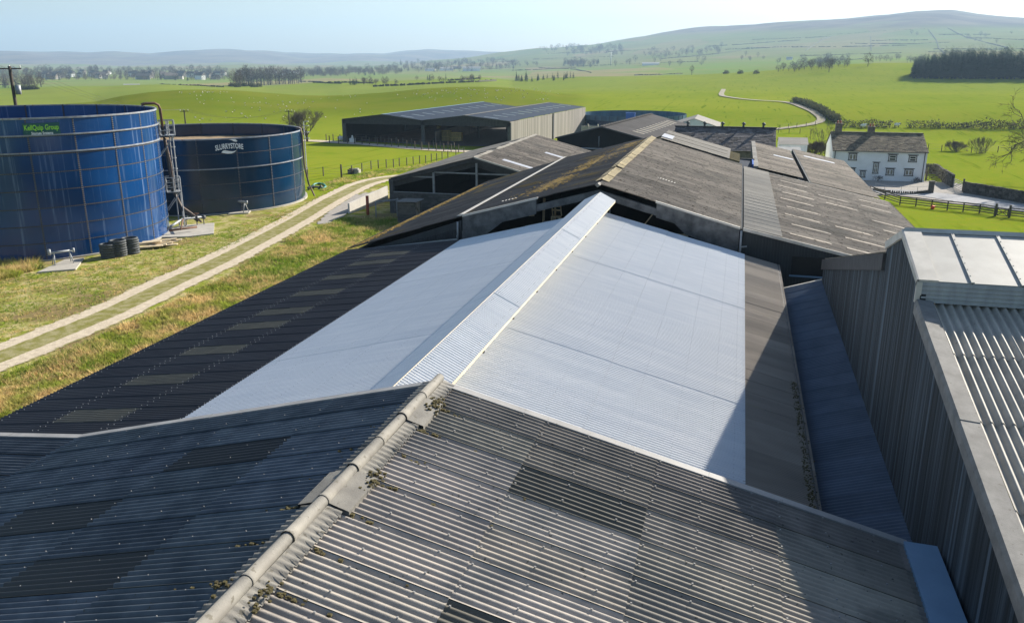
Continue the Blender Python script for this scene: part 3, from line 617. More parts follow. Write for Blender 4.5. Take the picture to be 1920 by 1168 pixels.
# ------------------------------------------------------------------ tall shed on the right, gable wall of black boards towards the white roof
tall = thing('tall_shed', 'tall shed at the right edge with black boarded wall and pale ridge vent', 'shed', (4.2, 24, -15.6), 'corrugated farm sheds')
W = 4.2; TA = 22.6; TZ = -4.12; ns = .195; TC = 20.05; TCZ = -4.77; TF = 24.8; TFZ = -4.90
def nz(y): return -5.60-ns*(18.46-y)
farz = lambda y: -5.19-.2376*(y-24.76)
q = MB(); random.seed(9)
# boards, each its own width and tone
y = 3.0
while y < 40.0:
    bw = random.uniform(.05, .15); y2 = min(40.04, y+bw)
    def top(yy): return nz(yy)-.05 if yy < TC+.02 else (TZ-.255*(TA-yy) if yy < TA else (TZ-.35*(yy-TA) if yy < TF else farz(yy)))
    t = random.choice([.35, .5, .7, .9, 1.0, 1.3, 1.9]); th = random.uniform(0, .005)
    q.prism([(y, -15.6), (y2-.003, -15.6), (y2-.003, top(y2-.003)-.02), (y, top(y+.001)-.02)], 'x', W-th, W+.12, tint=(t, t, t)); y = y2
q.build('gable_wall', 'black_board', tall)
# roof slope towards the camera, profile across X
dn = np.array([0, -1, -ns]); dn /= np.linalg.norm(dn)
def tx(x, y, dz=0): return (x, y, nz(y)+dz)
r = MB(); corr(r, (4.50, 20.2, nz(20.2)-.02), (1, 0, 0), dn, 20.3, 17.5, SW/7*1.25, .046, SW*1.25, 2.4, tv=.05, side=.01, lap=.02, seg=10); r.build('roof_slope', 'shed_corrugated', tall)
r = MB(); dfar = np.array([0, 1, -.2377]); dfar /= np.linalg.norm(dfar); corr(r, (4.25, 24.76, -5.15), (1, 0, 0), dfar, 20.7, 16.1, SW/7*1.25, .03, SW*1.25, 2.4, seg=5); r.build('roof_slope', 'shed_corrugated', tall)
q = MB(); y = 20.0; k = 0
while y > 3:
    y2 = y-2.35
    o_ = .012*(k % 2)
    q.add([(W-.10, y, nz(y)+.03), (W-.10, y2, nz(y2)+.03), (W-.06, y2, nz(y2)+.115+o_), (W-.06, y, nz(y)+.115+o_), (W+.27, y2, nz(y2)+.085+o_), (W+.27, y, nz(y)+.085+o_), (W-.10, y, nz(y)-.20), (W-.10, y2, nz(y2)-.20), (W-.06, y2, nz(y2)-.2), (W+.27, y2, nz(y2)+.0)], [(0, 1, 2, 3), (3, 2, 4, 5), (6, 7, 1, 0), (1, 7, 8, 2), (2, 8, 9, 4)]); y = y2; k += 1
q.build('barge_board', 'barge_cement', tall)
q = MB(); q.prism([(24.74, -5.17), (40.1, farz(40.1)+.02), (40.1, farz(40.1)-.46), (24.74, -5.66)], 'x', W-.09, W+.05); q.build('barge_board', 'dark_fascia', tall)
# ridge vent
rv = MB(); X1 = 25.0
q = rv; xs = [W+.02, 5.24]+[5.24+1.0*k for k in range(1, 20)]
for i in range(len(xs)-1):
    xa, xb = xs[i]+.02, xs[i+1]-.02; t = random.uniform(.94, 1.04)
    q.slab([(xa, TA, TZ), (xa, TC+.02, TCZ), (xb, TC+.02, TCZ), (xb, TA, TZ)], (0, -.255, 1), .04, tint=(t, t, t))
    q.slab([(xa, TA, TZ), (xb, TA, TZ), (xb, TF+.05, TFZ), (xa, TF+.05, TFZ)], (0, .35, 1), .04, tint=(t, t, t))
vo_ = rv.build('ridge_vent', 'cap_sheet', tall)
for x in xs[1:]:
    q = MB(); q.slab([(x-.035, TA, TZ+.03), (x-.035, TC, TCZ+.03), (x+.035, TC, TCZ+.03), (x+.035, TA, TZ+.03)], (0, -.255, 1), .035)
    for k in range(8): q.box((x, TA-.3*k-.15, TZ+.032-.255*(.3*k+.15)), (.02, .02, .012), tint=(.5, .5, .5))
    q.build('batten', 'cap_sheet', vo_)
q = MB(); q.prism([(TA-.12, TZ+.02-.255*.12), (TA, TZ+.075), (TA+.12, TZ+.02-.35*.12)], 'x', W-.03, X1)
q.slab([(W-.06, TA, TZ+.035), (W-.06, TC-.02, TCZ+.03), (W+.34, TC-.02, TCZ+.03), (W+.34, TA, TZ+.035)], (0, -.255, 1), .05)
q.add([(W-.10, TA, TZ+.02), (W-.10, TC-.02, TCZ+.02), (W-.06, TC-.02, TCZ+.03), (W-.06, TA, TZ+.035), (W-.1, TC-.02, TCZ-.12), (W-.1, TA, TZ-.12)], [(0, 1, 2, 3), (5, 4, 1, 0)])
q.bx(W-.10, W+.02, TC-.03, TC+.06, TCZ-.50, TCZ-.02)
q.slab([(W-.06, TA, TZ+.035), (W+.05, TA, TZ+.035), (W+.05, TF+.05, TFZ+.03), (W-.06, TF+.05, TFZ+.03)], (0, .35, 1), .2)
q.build('vent_flashing', 'flashing_pale', vo_)
q = MB(); zt = TCZ
for k in range(5):
    t = random.uniform(.9, 1.05); q.slab([(W+.02, TC-.006*k, zt-.02-.094*k), (W+.02, TC-.03-.006*k, zt-.106-.094*k), (X1, TC-.03-.006*k, zt-.106-.094*k), (X1, TC-.006*k, zt-.02-.094*k)], (0, -1, .3), .02, tint=(t, t, t))
for x in (9.0, 13.0, 17.0): q.bx(x, x+.06, TC-.07, TC-.035, zt-.49, zt-.02)
q.build('louvre', 'louvre', vo_)
# low lean-to along the foot of the wall
dl3 = np.array([-1.95, 0, -.64]); L3 = np.linalg.norm(dl3); dl3 /= L3
r = MB(); corr(r, (4.22, 40.3, -9.84), (0, -1, 0), dl3, 40.3-14.8, L3, .146, .024, 1.022, L3+.1, tv=.10, side=.004, seg=6); lo = r.build('lean_to_roof', 'dark_sheet', tall)
MT['dark_sheet_pale'] = surf('dark_sheet_pale', (.095, .125, .175), (.07, .095, .135), nscale=1.0, tint=True, rough=.6)  # darkened and blued: the tall wall's shade put into the sheet colour
lo.data.materials[0] = MT['dark_sheet_pale']
q = MB(); q.prism([(2.22, -10.55), (4.22, -9.90), (4.22, -9.80), (2.22, -10.44)], 'y', 40.27, 40.40); q.build('verge_flashing', 'flashing_pale', lo)
q = MB(); q.bx(2.26, 2.36, 15.6, 40.2, -15.5, -10.62); q.build('lean_to_wall', 'dark_cladding', tall)
q = MB(); q.bx(4.35, 25, 40.8, 41.0, -15.8, -9.25); q.build('side_wall', 'dark_cladding', tall); q = MB(); q.bx(24.9, 25, 4, 40.8, -15.8, -9.4); q.build('side_wall', 'dark_cladding', tall)
# ------------------------------------------------------------------ old barn behind the white roof
old = thing('old_barn', 'long old barn with lichen covered grey roof, its open dark gable facing the white roof', 'barn', (-6.95, 58, -15.8), 'corrugated farm sheds')
GY, EY = 44.5, 72.5; osl = .272
def oz(x): return -6.39-osl*abs(x+6.95)
oc = 1/math.sqrt(1+osl**2); ODR = np.array([oc, 0, -osl*oc]); ODL = np.array([-oc, 0, -osl*oc])
def otone(i, j): random.seed(i*17+j*3+1); k = random.choice([.80, .9, 1.0, 1.05, 1.12]); return (k, k*.985, k*.96)
r = MB(); corr(r, (-6.95, GY, -6.39), (0, 1, 0), ODR, EY-GY, 7.4/oc, SW/7, .026, SW, 2.55, tv=.05, side=.010, lap=.025, seg=6, tfun=otone); r.build('roof_slope', 'old_roof', old)
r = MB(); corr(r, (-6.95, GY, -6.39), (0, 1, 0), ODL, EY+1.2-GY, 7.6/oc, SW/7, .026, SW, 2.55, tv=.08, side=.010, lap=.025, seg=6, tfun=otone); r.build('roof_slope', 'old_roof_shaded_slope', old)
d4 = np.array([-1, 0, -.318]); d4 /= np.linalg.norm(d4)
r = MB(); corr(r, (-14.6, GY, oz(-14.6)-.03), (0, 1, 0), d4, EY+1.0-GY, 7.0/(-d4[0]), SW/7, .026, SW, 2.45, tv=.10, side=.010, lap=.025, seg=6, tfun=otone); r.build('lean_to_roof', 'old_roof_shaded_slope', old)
q = MB(); q.prism([(-14.85, oz(-14.6)+.02), (-14.60, oz(-14.6)+.14), (-14.38, oz(-14.38)+.10), (-14.6, oz(-14.6)+.02)], 'y', GY-.05, EY+1.2); q.build('eave_flashing', 'flashing_pale', old)
q = MB(); rnd_ = random.Random(44)
for _ in range(5200):
    y = rnd_.uniform(46.5, 71.5); c_ = -11.4+(y-46.5)*.125; x = c_+rnd_.gauss(0, .28+.55*rnd_.random()); s_ = rnd_.uniform(.03, .10)
    if x > -7.4 or math.sin(y*1.7)+math.sin(y*.63+1)+rnd_.gauss(0, .9) < -.3: continue
    q.box((x, y, oz(x)+.03), (s_*1.4, s_*1.2, .04), (ODL, (0, 1, 0), (-osl*oc, 0, oc)))
for _ in range(1200):
    y = rnd_.uniform(45, 70); x = -21.3+abs(rnd_.gauss(0, .35)); s_ = rnd_.uniform(.03, .09); q.box((x, y, oz(-14.6)-.318*(-14.6-x)+.01), (s_*1.4, s_*1.2, .05))
q.build('moss_patch', 'moss_orange', old)['kind'] = 'stuff'
# two ridge lengths with a sag and a gap
def ridge_run(x, ya, yb, zr, mat, parent, step=1.0, wing=.38, s=.272, name='ridge_cap'):
    b = MB(); y = ya
    while y < yb-.05:
        y2 = min(yb, y+step); t = random.uniform(.82, 1.12); jz = random.uniform(-.012, .02)
        b.add([(x-wing, y, zr-wing*s+.06+jz), (x-wing, y2, zr-wing*s+.06+jz), (x-.07, y2, zr+.07+jz), (x-.07, y, zr+.07+jz), (x+.07, y2, zr+.07+jz), (x+.07, y, zr+.07+jz), (x+wing, y2, zr-wing*s+.06+jz), (x+wing, y, zr-wing*s+.06+jz), (x, y, zr+.12+jz), (x, y2, zr+.12+jz)], [(0, 1, 2, 3), (3, 2, 9, 8), (8, 9, 4, 5), (5, 4, 6, 7)], (t, t*.97, t*.9)); y = y2
    return b.build(name, mat, parent)
ridge_run(-6.95, GY+1.2, GY+6.6, -6.40, 'mossy_ridge', old); ridge_run(-6.95, GY+7.1, EY, -6.36, 'mossy_ridge', old)
q = MB(); q.prism([(-7.1, -6.43), (-6.95, -6.33), (-6.8, -6.43), (-6.95, -6.55)], 'y', GY-.25, GY+.35); q.build('ridge_end', 'ridge_cement', old)
# gable: portal frame, boarded fascia, pale verge strips
def along(x0, x1, top, bot, ya, yb, b, tint=None):
    b.add([(x0, ya, oz(x0)-top), (x1, ya, oz(x1)-top), (x1, ya, oz(x1)-bot), (x0, ya, oz(x0)-bot), (x0, yb, oz(x0)-top), (x1, yb, oz(x1)-top), (x1, yb, oz(x1)-bot), (x0, yb, oz(x0)-bot)], [(0, 3, 2, 1), (4, 5, 6, 7), (0, 1, 5, 4), (3, 7, 6, 2), (0, 4, 7, 3), (1, 2, 6, 5)], tint)
q = MB(); along(-10.3, -6.95, .34, .72, GY+.02, GY+.28, q); along(-6.95, -3.85, .34, .72, GY+.02, GY+.28, q)
q.build('rafter', 'concrete', old)
MT['weathered_frame'] = surf('weathered_frame', (.15, .155, .16), (.06, .063, .066), scale=(1, 1, 1), nscale=1.6, detail=6, rough=.9)
q.__init__(); along(-14.5, -10.3, .05, .85, GY-.06, GY+.2, q); q.prism([(-14.55, oz(-14.5)-.86), (-13.0, oz(-13.0)-.86), (-12.2, oz(-12.2)-.86), (-13.2, -9.45), (-13.9, -10.4), (-14.0, -15.8), (-14.55, -15.8)], 'y', GY-.02, GY+.18)
q.build('gable_frame', 'weathered_frame', old); q = MB(); along(-3.85, .42, .05, .80, GY-.06, GY+.2, q)
q.prism([(.42, oz(.42)-.80), (.42, -15.8), (-.2, -15.8), (-.2, -9.9), (-1.2, -9.25), (-2.3, -8.85), (-2.9, oz(-2.9)-.80)], 'y', GY-.02, GY+.22)
q.build('gable_frame', 'weathered_frame', old)
for o_ in old.children:
    if o_.name.startswith('rafter'): o_.data.materials[0] = MT['weathered_frame']
q = MB(); along(-14.5, -10.2, -.07, .04, GY-.11, GY+.02, q); q.build('verge_flashing', 'flashing_pale', old); q = MB(); along(-3.9, .45, -.07, .04, GY-.11, GY+.02, q); q.build('verge_flashing', 'flashing_pale', old)
q = MB(); q.prism([(-21.6, -11.10), (-14.6, oz(-14.6)-.25), (-14.6, -15.8), (-21.6, -15.8)], 'y', GY+.05, GY+.2); q.build('lean_to_wall', 'dark_cladding', old)
q = MB()
for k in range(46): x = -21.5+k*.15; q.bx(x, x+.07, GY-.02, GY+.05, -12.5, -11.0+ (x+21.6)*.31-.28)
q.build('cladding_rib', 'dark_cladding', old)['kind'] = 'stuff'
q = MB(); q.tube([(-21.0, GY-.25, -10.72), (-14.75, GY-.25, -9.72), (-14.75, GY-.22, -9.5)], .06); q.build('drainpipe', 'galvanised', old); q = MB(); q.tube([(-14.75, GY-.16, -8.75), (-14.75, GY-.16, -9.75)], .055); q.build('drainpipe', 'galvanised', old)
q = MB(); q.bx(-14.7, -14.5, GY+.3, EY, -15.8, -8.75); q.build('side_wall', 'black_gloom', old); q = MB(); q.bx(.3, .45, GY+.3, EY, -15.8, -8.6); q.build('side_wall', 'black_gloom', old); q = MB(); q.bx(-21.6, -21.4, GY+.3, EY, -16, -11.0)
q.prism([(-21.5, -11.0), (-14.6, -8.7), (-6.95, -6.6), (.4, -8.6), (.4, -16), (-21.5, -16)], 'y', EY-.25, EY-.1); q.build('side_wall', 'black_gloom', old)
# things seen inside the open gable
q = MB(); q.beam((-10.6, 47.5, -10.6), (-10.5, 47.4, -7.75), .12, .12); q.beam((-9.9, 47.8, -10.6), (-9.95, 47.8, -7.9), .10, .10); q.beam((-11.9, 46.2, -8.5), (-10.9, 46.6, -8.55), .10, .2)
q.build('timber_post', 'pale_timber', old)
q = MB(); q.beam((-3.6, 45.6, -9.05), (-2.2, 45.6, -9.15), .10, .09); q.beam((-3.0, 45.9, -9.2), (-2.25, 45.9, -9.12), .08, .07); q.beam((-5.0, 46, -9.3), (-4.0, 46.0, -7.9), .06, .06); q.build('brace', 'pale_timber', old)
q = MB(); q.tube([(-6.35, 45, -7.2), (-6.4, 45, -9.4)], .025); q.build('cable', 'galvanised', old)
def wooden_chair():
    t = thing('chair', 'pale wooden chair up in the open dark gable of the old barn', 'chair', (-9.5, 46.0, -8.95))
    def p(n, *bs):
        b = MB()
        for s_ in bs: b.beam(*s_)
        return b.build(n, 'pale_timber', t)
    x, y, z = -9.5, 46.0, -8.95
    p('seat', ((x-.25, y, z+.45), (x+.25, y, z+.45), .5, .05))
    p('backrest', ((x-.25, y+.25, z+.45), (x-.32, y+.3, z+1.05), .05, .05), ((x+.25, y+.25, z+.45), (x+.18, y+.3, z+1.05), .05, .05), ((x-.32, y+.3, z+1.0), (x+.18, y+.3, z+1.0), .04, .16), ((x-.28, y+.28, z+.75), (x+.2, y+.28, z+.75), .04, .08))
    for a in (-.22, .22):
        for b_ in (-.22, .22): p('leg', ((x+a, y+b_, z), (x+a, y+b_, z+.45), .05, .05))
    q = MB(); q.bx(x-.9, x+1.4, y-.4, y+1.0, z-.08, z); q.bx(x+.9, x+1.0, y+.6, y+.7, -15.8, z-.08); q.bx(x-.6, x-.5, y+.6, y+.7, -15.8, z-.08); props(q.build('loft_platform', 'post_timber'), 'dark timber platform carrying the chair inside the open barn gable', 'platform')
wooden_chair()
# small details on the roof: row of broken slots
q = MB(); 
for k in range(7): x = -4.55+k*.17; q.box((x, 52.4, oz(x)+.035), (.09, .35, .02))
q.build('vent_slot', 'flashing_pale', old)
q = MB()
for k in range(5): x = -12.9+k*.19; q.box((x, 47.2, oz(x)+.035), (.09, .3, .02))
q.build('vent_slot', 'flashing_pale', old)
# ------------------------------------------------------------------ roofs behind the old barn
ext = thing('barn_extension', 'low rear roof in three pale bays with a clear sheet behind the old barn', 'barn', (-3.5, 77.5, -16.2), 'corrugated farm sheds')
r = MB(); corr(r, (-6.3, 73.2, -6.50), (0, 1, 0), ODR, 8.1, 5.7/oc, SW/7, .026, SW, 5.9, tv=.08, seg=5, side=.01, sel=None); r.build('roof_slope', 'old_roof_clean', ext)
q = MB(); q.slab([(-6.3, 74.3, -6.42), (-5.4, 74.3, -6.66), (-5.4, 77.2, -6.66), (-6.3, 77.2, -6.42)], (osl, 0, 1), .05); q.build('rooflight', 'rooflight_pale', ext)
for y in (73.2, 75.85, 78.5, 81.2):
    q = MB(); q.slab([(-6.3, y-.07, -6.44), (-.75, y-.07, -7.95), (-.75, y+.07, -7.95), (-6.3, y+.07, -6.44)], (osl, 0, 1), .05); q.build('batten', 'old_roof', ext)
q = MB(); q.prism([(-6.3, -6.75), (-.8, -8.25), (-.8, -16.2), (-6.3, -16.2)], 'y', 81.0, 81.2); q.bx(-6.3, -6.15, 73.3, 81, -16.2, -6.7); q.build('wall', 'dark_cladding', ext)
r = MB(); corr(r, (-.72, 73.2, -8.02), (0, 1, 0), ODR, 6.2, 1.0, SW/7, .026, SW, 1.2, tv=.1, seg=5); r.build('mossy_roof', 'moss', ext)
lk = thing('lean_to_shelter', 'small blue shaded shelter in the gap between the mossy roof and the stone coped shed', 'shelter', (.8, 76, -16.3))
q = MB(); q.bx(.3, 1.5, 76.5, 76.7, -16.3, -8.35); q.build('wall', 'dark_cladding', lk); q = MB(); q.slab([(.25, 73.0, -8.75), (1.5, 73.0, -8.85), (1.5, 76.6, -8.50), (.25, 76.6, -8.42)], (0, -.1, 1), .08); q.build('roof', 'navy_roof', lk); q = MB(); q.bx(1.30, 1.42, 72.9, 76.4, -8.75, -8.40); q.build('gutter', 'blue_plastic', lk)
# right hand sheds stepping down to the right
def sz(x): return -8.41-.212*(x-.56)
s_c = 1/math.sqrt(1+.212**2); SD = np.array([s_c, 0, -.212*s_c])
side = thing('side_shed', 'wide grey lean-to roof with long raised sheets right of the old barn', 'shed', (6, 57.5, -16.5), 'corrugated farm sheds')
r = MB(); corr(r, (.62, GY, -8.36), (0, 1, 0), SD, 26.3, 1.9/s_c, SW/7*1.6, .030, SW*1.14, 2.2, tv=.05, seg=6, side=.01); r.build('roof_slope', 'old_roof_clean', side)
r = MB(); corr(r, (2.5, GY, sz(2.5)-.02), (0, 1, 0), SD, 26.3, 9.2/s_c, SW/7, .026, SW, 3.1, tv=.05, seg=6, side=.008, lap=.03, tfun=otone); r.build('roof_slope', 'old_roof', side)
random.seed(21)
for k in range(8):
    for j in range(3):
        y = GY+1.7+k*3.05; x0 = 3.0+j*2.9+(.25 if k % 2 else 0)
        if random.random() < .1: continue
        q = MB(); q.smooth = True; m = 5; P = []
        for a, hh in ((0, .006), (.10, .022), (.26, .024), (.36, .006)):
            for u in (0, 1.9, 2.15): P.append((x0+u, y+a*(1 if u < 2 else .6)+(.0 if u < 2 else .07), sz(x0+u)+.03+hh*(1 if u < 2 else .4)))
        q.add(P, [(a*3+u, a*3+u+1, (a+1)*3+u+1, (a+1)*3+u) for a in range(3) for u in range(2)]); q.build('raised_sheet', 'old_roof', side)
q = MB(); q.prism([(.60, -8.34), (11.6, sz(11.6)+.06), (11.6, sz(11.6)-.10), (.60, -8.50)], 'y', GY-.10, GY-.03); q.build('verge_flashing', 'flashing_pale', side)
q = MB(); q.prism([(.46, -8.45), (.46, -16.3), (11.6, -16.8), (11.6, sz(11.6)-.1), (.62, -8.5)], 'y', GY+.08, GY+.25)
q.build('gable_wall', 'dark_cladding', side)
q = MB()
for k in range(74):
    x = .55+k*.15
    if 3.0 < x < 4.75: q.bx(x, x+.07, GY+.0, GY+.08, -9.72, sz(x)-.12); q.bx(x, x+.07, GY+.0, GY+.08, -12, -10.72)
    else: q.bx(x, x+.07, GY+.0, GY+.08, -13, sz(x)-.12)
q.build('cladding_rib', 'dark_cladding', side)['kind'] = 'stuff'
q = MB(); q.bx(3.12, 4.75, GY-.01, GY+.06, -10.68, -9.72); op = q.build('window', 'black_gloom', side); q = MB(); q.bx(3.05, 4.85, GY-.06, GY+.0, -10.76, -10.68); q.build('sill', 'gutter_cover', op)
q = MB(); q.tube([(.52, GY-.12, -8.5), (.52, GY-.12, -9.55), (.52, GY-.12, -9.75), (.95, GY-.12, -9.9), (1.0, GY-.12, -10.3)], .055); q.tube([(.5, GY-.12, -9.35), (.85, GY-.12, -9.3)], .04); q.build('drainpipe', 'galvanised', side)
q = MB(); q.bx(.46, .60, GY, EY-1.5, -9.2, -8.42); q.build('side_wall', 'dark_cladding', side); q = MB(); q.bx(11.4, 11.55, GY+.3, 70.7, -16.8, -10.9); q.build('side_wall', 'dark_cladding', side)
q = MB(); q.prism([(.62, -8.36), (11.5, sz(11.5)+.04), (11.5, sz(11.5)-.12), (.62, -8.5)], 'y', 70.75, 70.85); q.build('verge_flashing', 'flashing_pale', side)
cop = thing('stone_gabled_shed', 'grey roofed shed with pale stone coping on its left edge, behind the wide grey lean-to', 'shed', (3.4, 83, -17), 'corrugated farm sheds')
r = MB(); corr(r, (1.75, 72.2, sz(1.75)+.08), (0, 1, 0), SD, 22.0, 3.55/s_c, SW/7, .026, SW, 3.7, tv=.06, seg=5, side=.01, tfun=otone); r.build('roof_slope', 'old_roof', cop)
q = MB(); q.bx(1.42, 1.72, 72.2, 94.2, -17, -8.62); q.build('stone_wall', 'dry_stone', cop)
q = MB()
for k in range(18): y = 72.2+k*1.22; t = random.uniform(.8, 1.15); q.bx(1.40, 1.78, y, y+1.2, -8.62, -8.46+.01*(k % 3), tint=(t, t, t))
q.build('coping', 'ridge_cement', cop)
q = MB(); q.bx(4.9, 5.0, 72.2, 94, -17, -9.5); q.prism([(1.5, -8.7), (5.0, sz(5.0)-.05), (5, -17), (1.5, -17)], 'y', 94.0, 94.2); q.build('wall', 'dark_cladding', cop)
q = MB(); q.slab([(3.4, 84.8, sz(3.4)+.13), (5.2, 84.8, sz(5.2)+.13), (5.2, 85.7, sz(5.2)+.13), (3.4, 85.7, sz(3.4)+.13)], (.212, 0, 1), .03); q.build('rooflight', 'rooflight_pale', cop)
rear = thing('rear_shed', 'grey roofed shed with dark valley gutter on its left edge, nearest the farmhouse', 'shed', (8, 84, -17.3), 'corrugated farm sheds')
r = MB(); corr(r, (5.85, 71.0, sz(5.85)+.06), (0, 1, 0), SD, 26.0, 5.2/s_c, SW/7, .026, SW, 2.7, tv=.06, seg=5, side=.01, lap=.025, tfun=otone); r.build('roof_slope', 'old_roof', rear)
q = MB(); q.bx(5.70, 5.84, 71.0, 97, -17.3, sz(5.85)+.08); q.bx(10.75, 10.9, 71, 97, -17.6, -10.8); q.prism([(5.8, sz(5.8)-.05), (10.8, sz(10.8)-.05), (10.8, -17.6), (5.8, -17.6)], 'y', 96.8, 97.0); q.build('wall', 'dark_cladding', rear)
q = MB(); q.bx(5.25, 5.70, 71.2, 96.8, -10.1, -10.0); q.build('valley_gutter', 'dark_fascia', rear)
q = MB(); q.slab([(6.6, 91.2, sz(6.6)+.12), (9.6, 91.2, sz(9.6)+.12), (9.6, 92.2, sz(9.6)+.12), (6.6, 92.2, sz(6.6)+.12)], (.212, 0, 1), .03); q.build('rooflight', 'rooflight_pale', rear)
# ------------------------------------------------------------------ open fronted barn on the left
ob = thing('open_barn', 'open fronted barn with block wall across its gable, beside the farm track', 'barn', (-25.5, 95, -15.8), 'corrugated farm sheds')
MY, ME, MX, MZ = 82.2, 109.5, -25.5, -9.64; ms = .262
def mz(x): return MZ-ms*abs(x-MX)
mc = 1/math.sqrt(1+ms*ms); MDR = np.array([mc, 0, -ms*mc]); MDL = np.array([-mc, 0, -ms*mc])
r = MB(); corr(r, (MX, MY, MZ), (0, 1, 0), MDR, ME-MY, 9.4/mc, SW/7, .026, SW, 3.15, tv=.05, seg=5, side=.01, lap=.025, tfun=otone); r.build('roof_slope', 'old_roof', ob)
r = MB(); corr(r, (MX, MY, MZ), (0, 1, 0), MDL, ME-MY, 9.4/mc, SW/7, .026, SW, 3.15, tv=.05, seg=5, side=.01, lap=.02, tfun=otone)
r.build('roof_slope', 'old_roof_shaded_slope', ob)
for o_ in list(ob.children)[1:2]: o_.data.materials[0] = MT['old_roof_clean']
ridge_run(MX, MY, MY+6.5, MZ, 'ridge_cement', ob, 1.0, .3, ms); ridge_run(MX, MY+8.2, ME, MZ, 'ridge_cement', ob, 1.0, .3, ms)
for ya, xa, xb in ((85.2, -23.4, -17.6), (97.3, -21.6, -17.3)):
    q = MB(); q.slab([(xa, ya, mz(xa)+.06), (xb, ya, mz(xb)+.06), (xb, ya+1.0, mz(xb)+.06), (xa, ya+1.0, mz(xa)+.06)], (ms, 0, 1), .04); q.build('rooflight', 'rooflight_pale', ob)
for ya in (88.5, 93.0, 98.0, 103.0): q = MB(); q.slab([(MX-.5, ya, mz(MX-.5)+.12), (MX-.5, ya+1.1, mz(MX-.5)+.12), (MX-1.6, ya+1.1, mz(MX-1.6)+.12), (MX-1.6, ya, mz(MX-1.6)+.12)], (-ms, 0, 1), .04); q.build('vent_sheet', 'ridge_cement', ob)
def mal(x0, x1, top, bot, ya, yb, b): b.add([(x0, ya, mz(x0)-top), (x1, ya, mz(x1)-top), (x1, ya, mz(x1)-bot), (x0, ya, mz(x0)-bot), (x0, yb, mz(x0)-top), (x1, yb, mz(x1)-top), (x1, yb, mz(x1)-bot), (x0, yb, mz(x0)-bot)], [(0, 3, 2, 1), (4, 5, 6, 7), (0, 1, 5, 4), (3, 7, 6, 2), (0, 4, 7, 3), (1, 2, 6, 5)])
q = MB(); mal(-34.8, MX, .06, .42, MY+.02, MY+.3, q); mal(MX, -16.2, .06, .42, MY+.02, MY+.3, q); mal(-34.8, MX, .46, .95, MY+.35, MY+.6, q); mal(MX, -16.2, .46, .95, MY+.35, MY+.6, q); q.build('rafter', 'dark_fascia', ob)
q = MB(); mal(MX, -16.1, -.10, .05, MY-.08, MY+.01, q); q.build('verge_flashing', 'flashing_pale', ob)
def yx(px, py): return on_y((px, py), MY)
for px in (812, 893, 964):
    x = yx(px, 330)[0]; q = MB(); q.bx(x-.1, x+.1, MY+.05, MY+.25, -15.8, mz(x)-.5); q.build('post', 'pale_rail', ob)
q = MB(); q.bx(-34.75, -34.3, MY, MY+.4, -15.9, mz(-34.5)-.1); q.build('corner_post', 'steel_frame', ob)
for (a, b_, py) in ((770, 811, 332), (812, 892, 324), (893, 966, 327)):
    pa, pb = yx(a, py), yx(b_, py+1.5); q = MB(); q.bx(pa[0], pb[0], MY+.26, MY+.34, pa[2]-.07, pa[2]+.07); q.build('rail', 'pale_rail', ob)
q = MB(); random.seed(4)
for rr in range(11):
    x = -34.3-(.2 if rr % 2 else 0); 
    while x < -16.3:
        t = random.uniform(.75, 1.15); q.bx(max(x, -34.3), min(x+.44, -16.3), MY+.02, MY+.2, -15.9+rr*.225, -15.9+rr*.225+.215, (t, t, t)); x += .45
q.build('block_wall', 'block_wall', ob)
q = MB(); q.bx(-34.3, -16.3, MY-.02, MY+.22, -13.43, -13.36); q.build('wall_coping', 'pale_rail', ob)
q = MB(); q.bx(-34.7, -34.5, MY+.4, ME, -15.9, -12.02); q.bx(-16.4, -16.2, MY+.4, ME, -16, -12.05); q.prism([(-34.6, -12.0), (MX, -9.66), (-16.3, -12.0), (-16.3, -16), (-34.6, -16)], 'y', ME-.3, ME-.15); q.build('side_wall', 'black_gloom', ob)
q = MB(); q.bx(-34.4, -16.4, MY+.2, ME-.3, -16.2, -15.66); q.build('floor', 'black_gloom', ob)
# concrete wing wall, red post and pole beside it
p0 = gp((656, 401)); p1 = np.array([p0[0]+.4, 90.0, -15.7])
ww = p1-p0; wl = np.linalg.norm(ww[:2]); wd = np.array([ww[0], ww[1], 0])/wl; wn = np.array([wd[1], -wd[0], 0])
q = MB()
for k in range(4):
    a, b_ = p0+wd*wl*k/4, p0+wd*wl*(k+1)/4; ha, hb = 1.15+.5*k/4, 1.15+.5*(k+1)/4; g_ = .012
    a = a+wd*g_; b_ = b_-wd*g_; t = random.uniform(.95, 1.05)
    q.add([(a[0], a[1], -16), (b_[0], b_[1], -16), (b_[0], b_[1], -15.7+hb), (a[0], a[1], -15.7+ha)]+[(a[0]-wn[0]*.2, a[1]-wn[1]*.2, -16), (b_[0]-wn[0]*.2, b_[1]-wn[1]*.2, -16), (b_[0]-wn[0]*.2, b_[1]-wn[1]*.2, -15.7+hb), (a[0]-wn[0]*.2, a[1]-wn[1]*.2, -15.7+ha)], [(0, 1, 2, 3), (7, 6, 5, 4), (3, 2, 6, 7), (0, 3, 7, 4), (1, 5, 6, 2)], (t, t, t))
props(q.build('wing_wall', 'concrete_panel'), 'pale concrete wing wall with sloping top between the open barn and the track', 'wall')
q = MB(); pp = gp((690, 403)); q.tube([(pp[0], pp[1], pp[2]), (pp[0], pp[1], pp[2]+1.9)], .16, 10); q.tube([(pp[0], pp[1], pp[2]+1.9), (pp[0], pp[1], pp[2]+1.97)], .17, 10); props(q.build('bollard', 'red_pipe'), 'thick red brown post standing against the concrete wing wall', 'post')
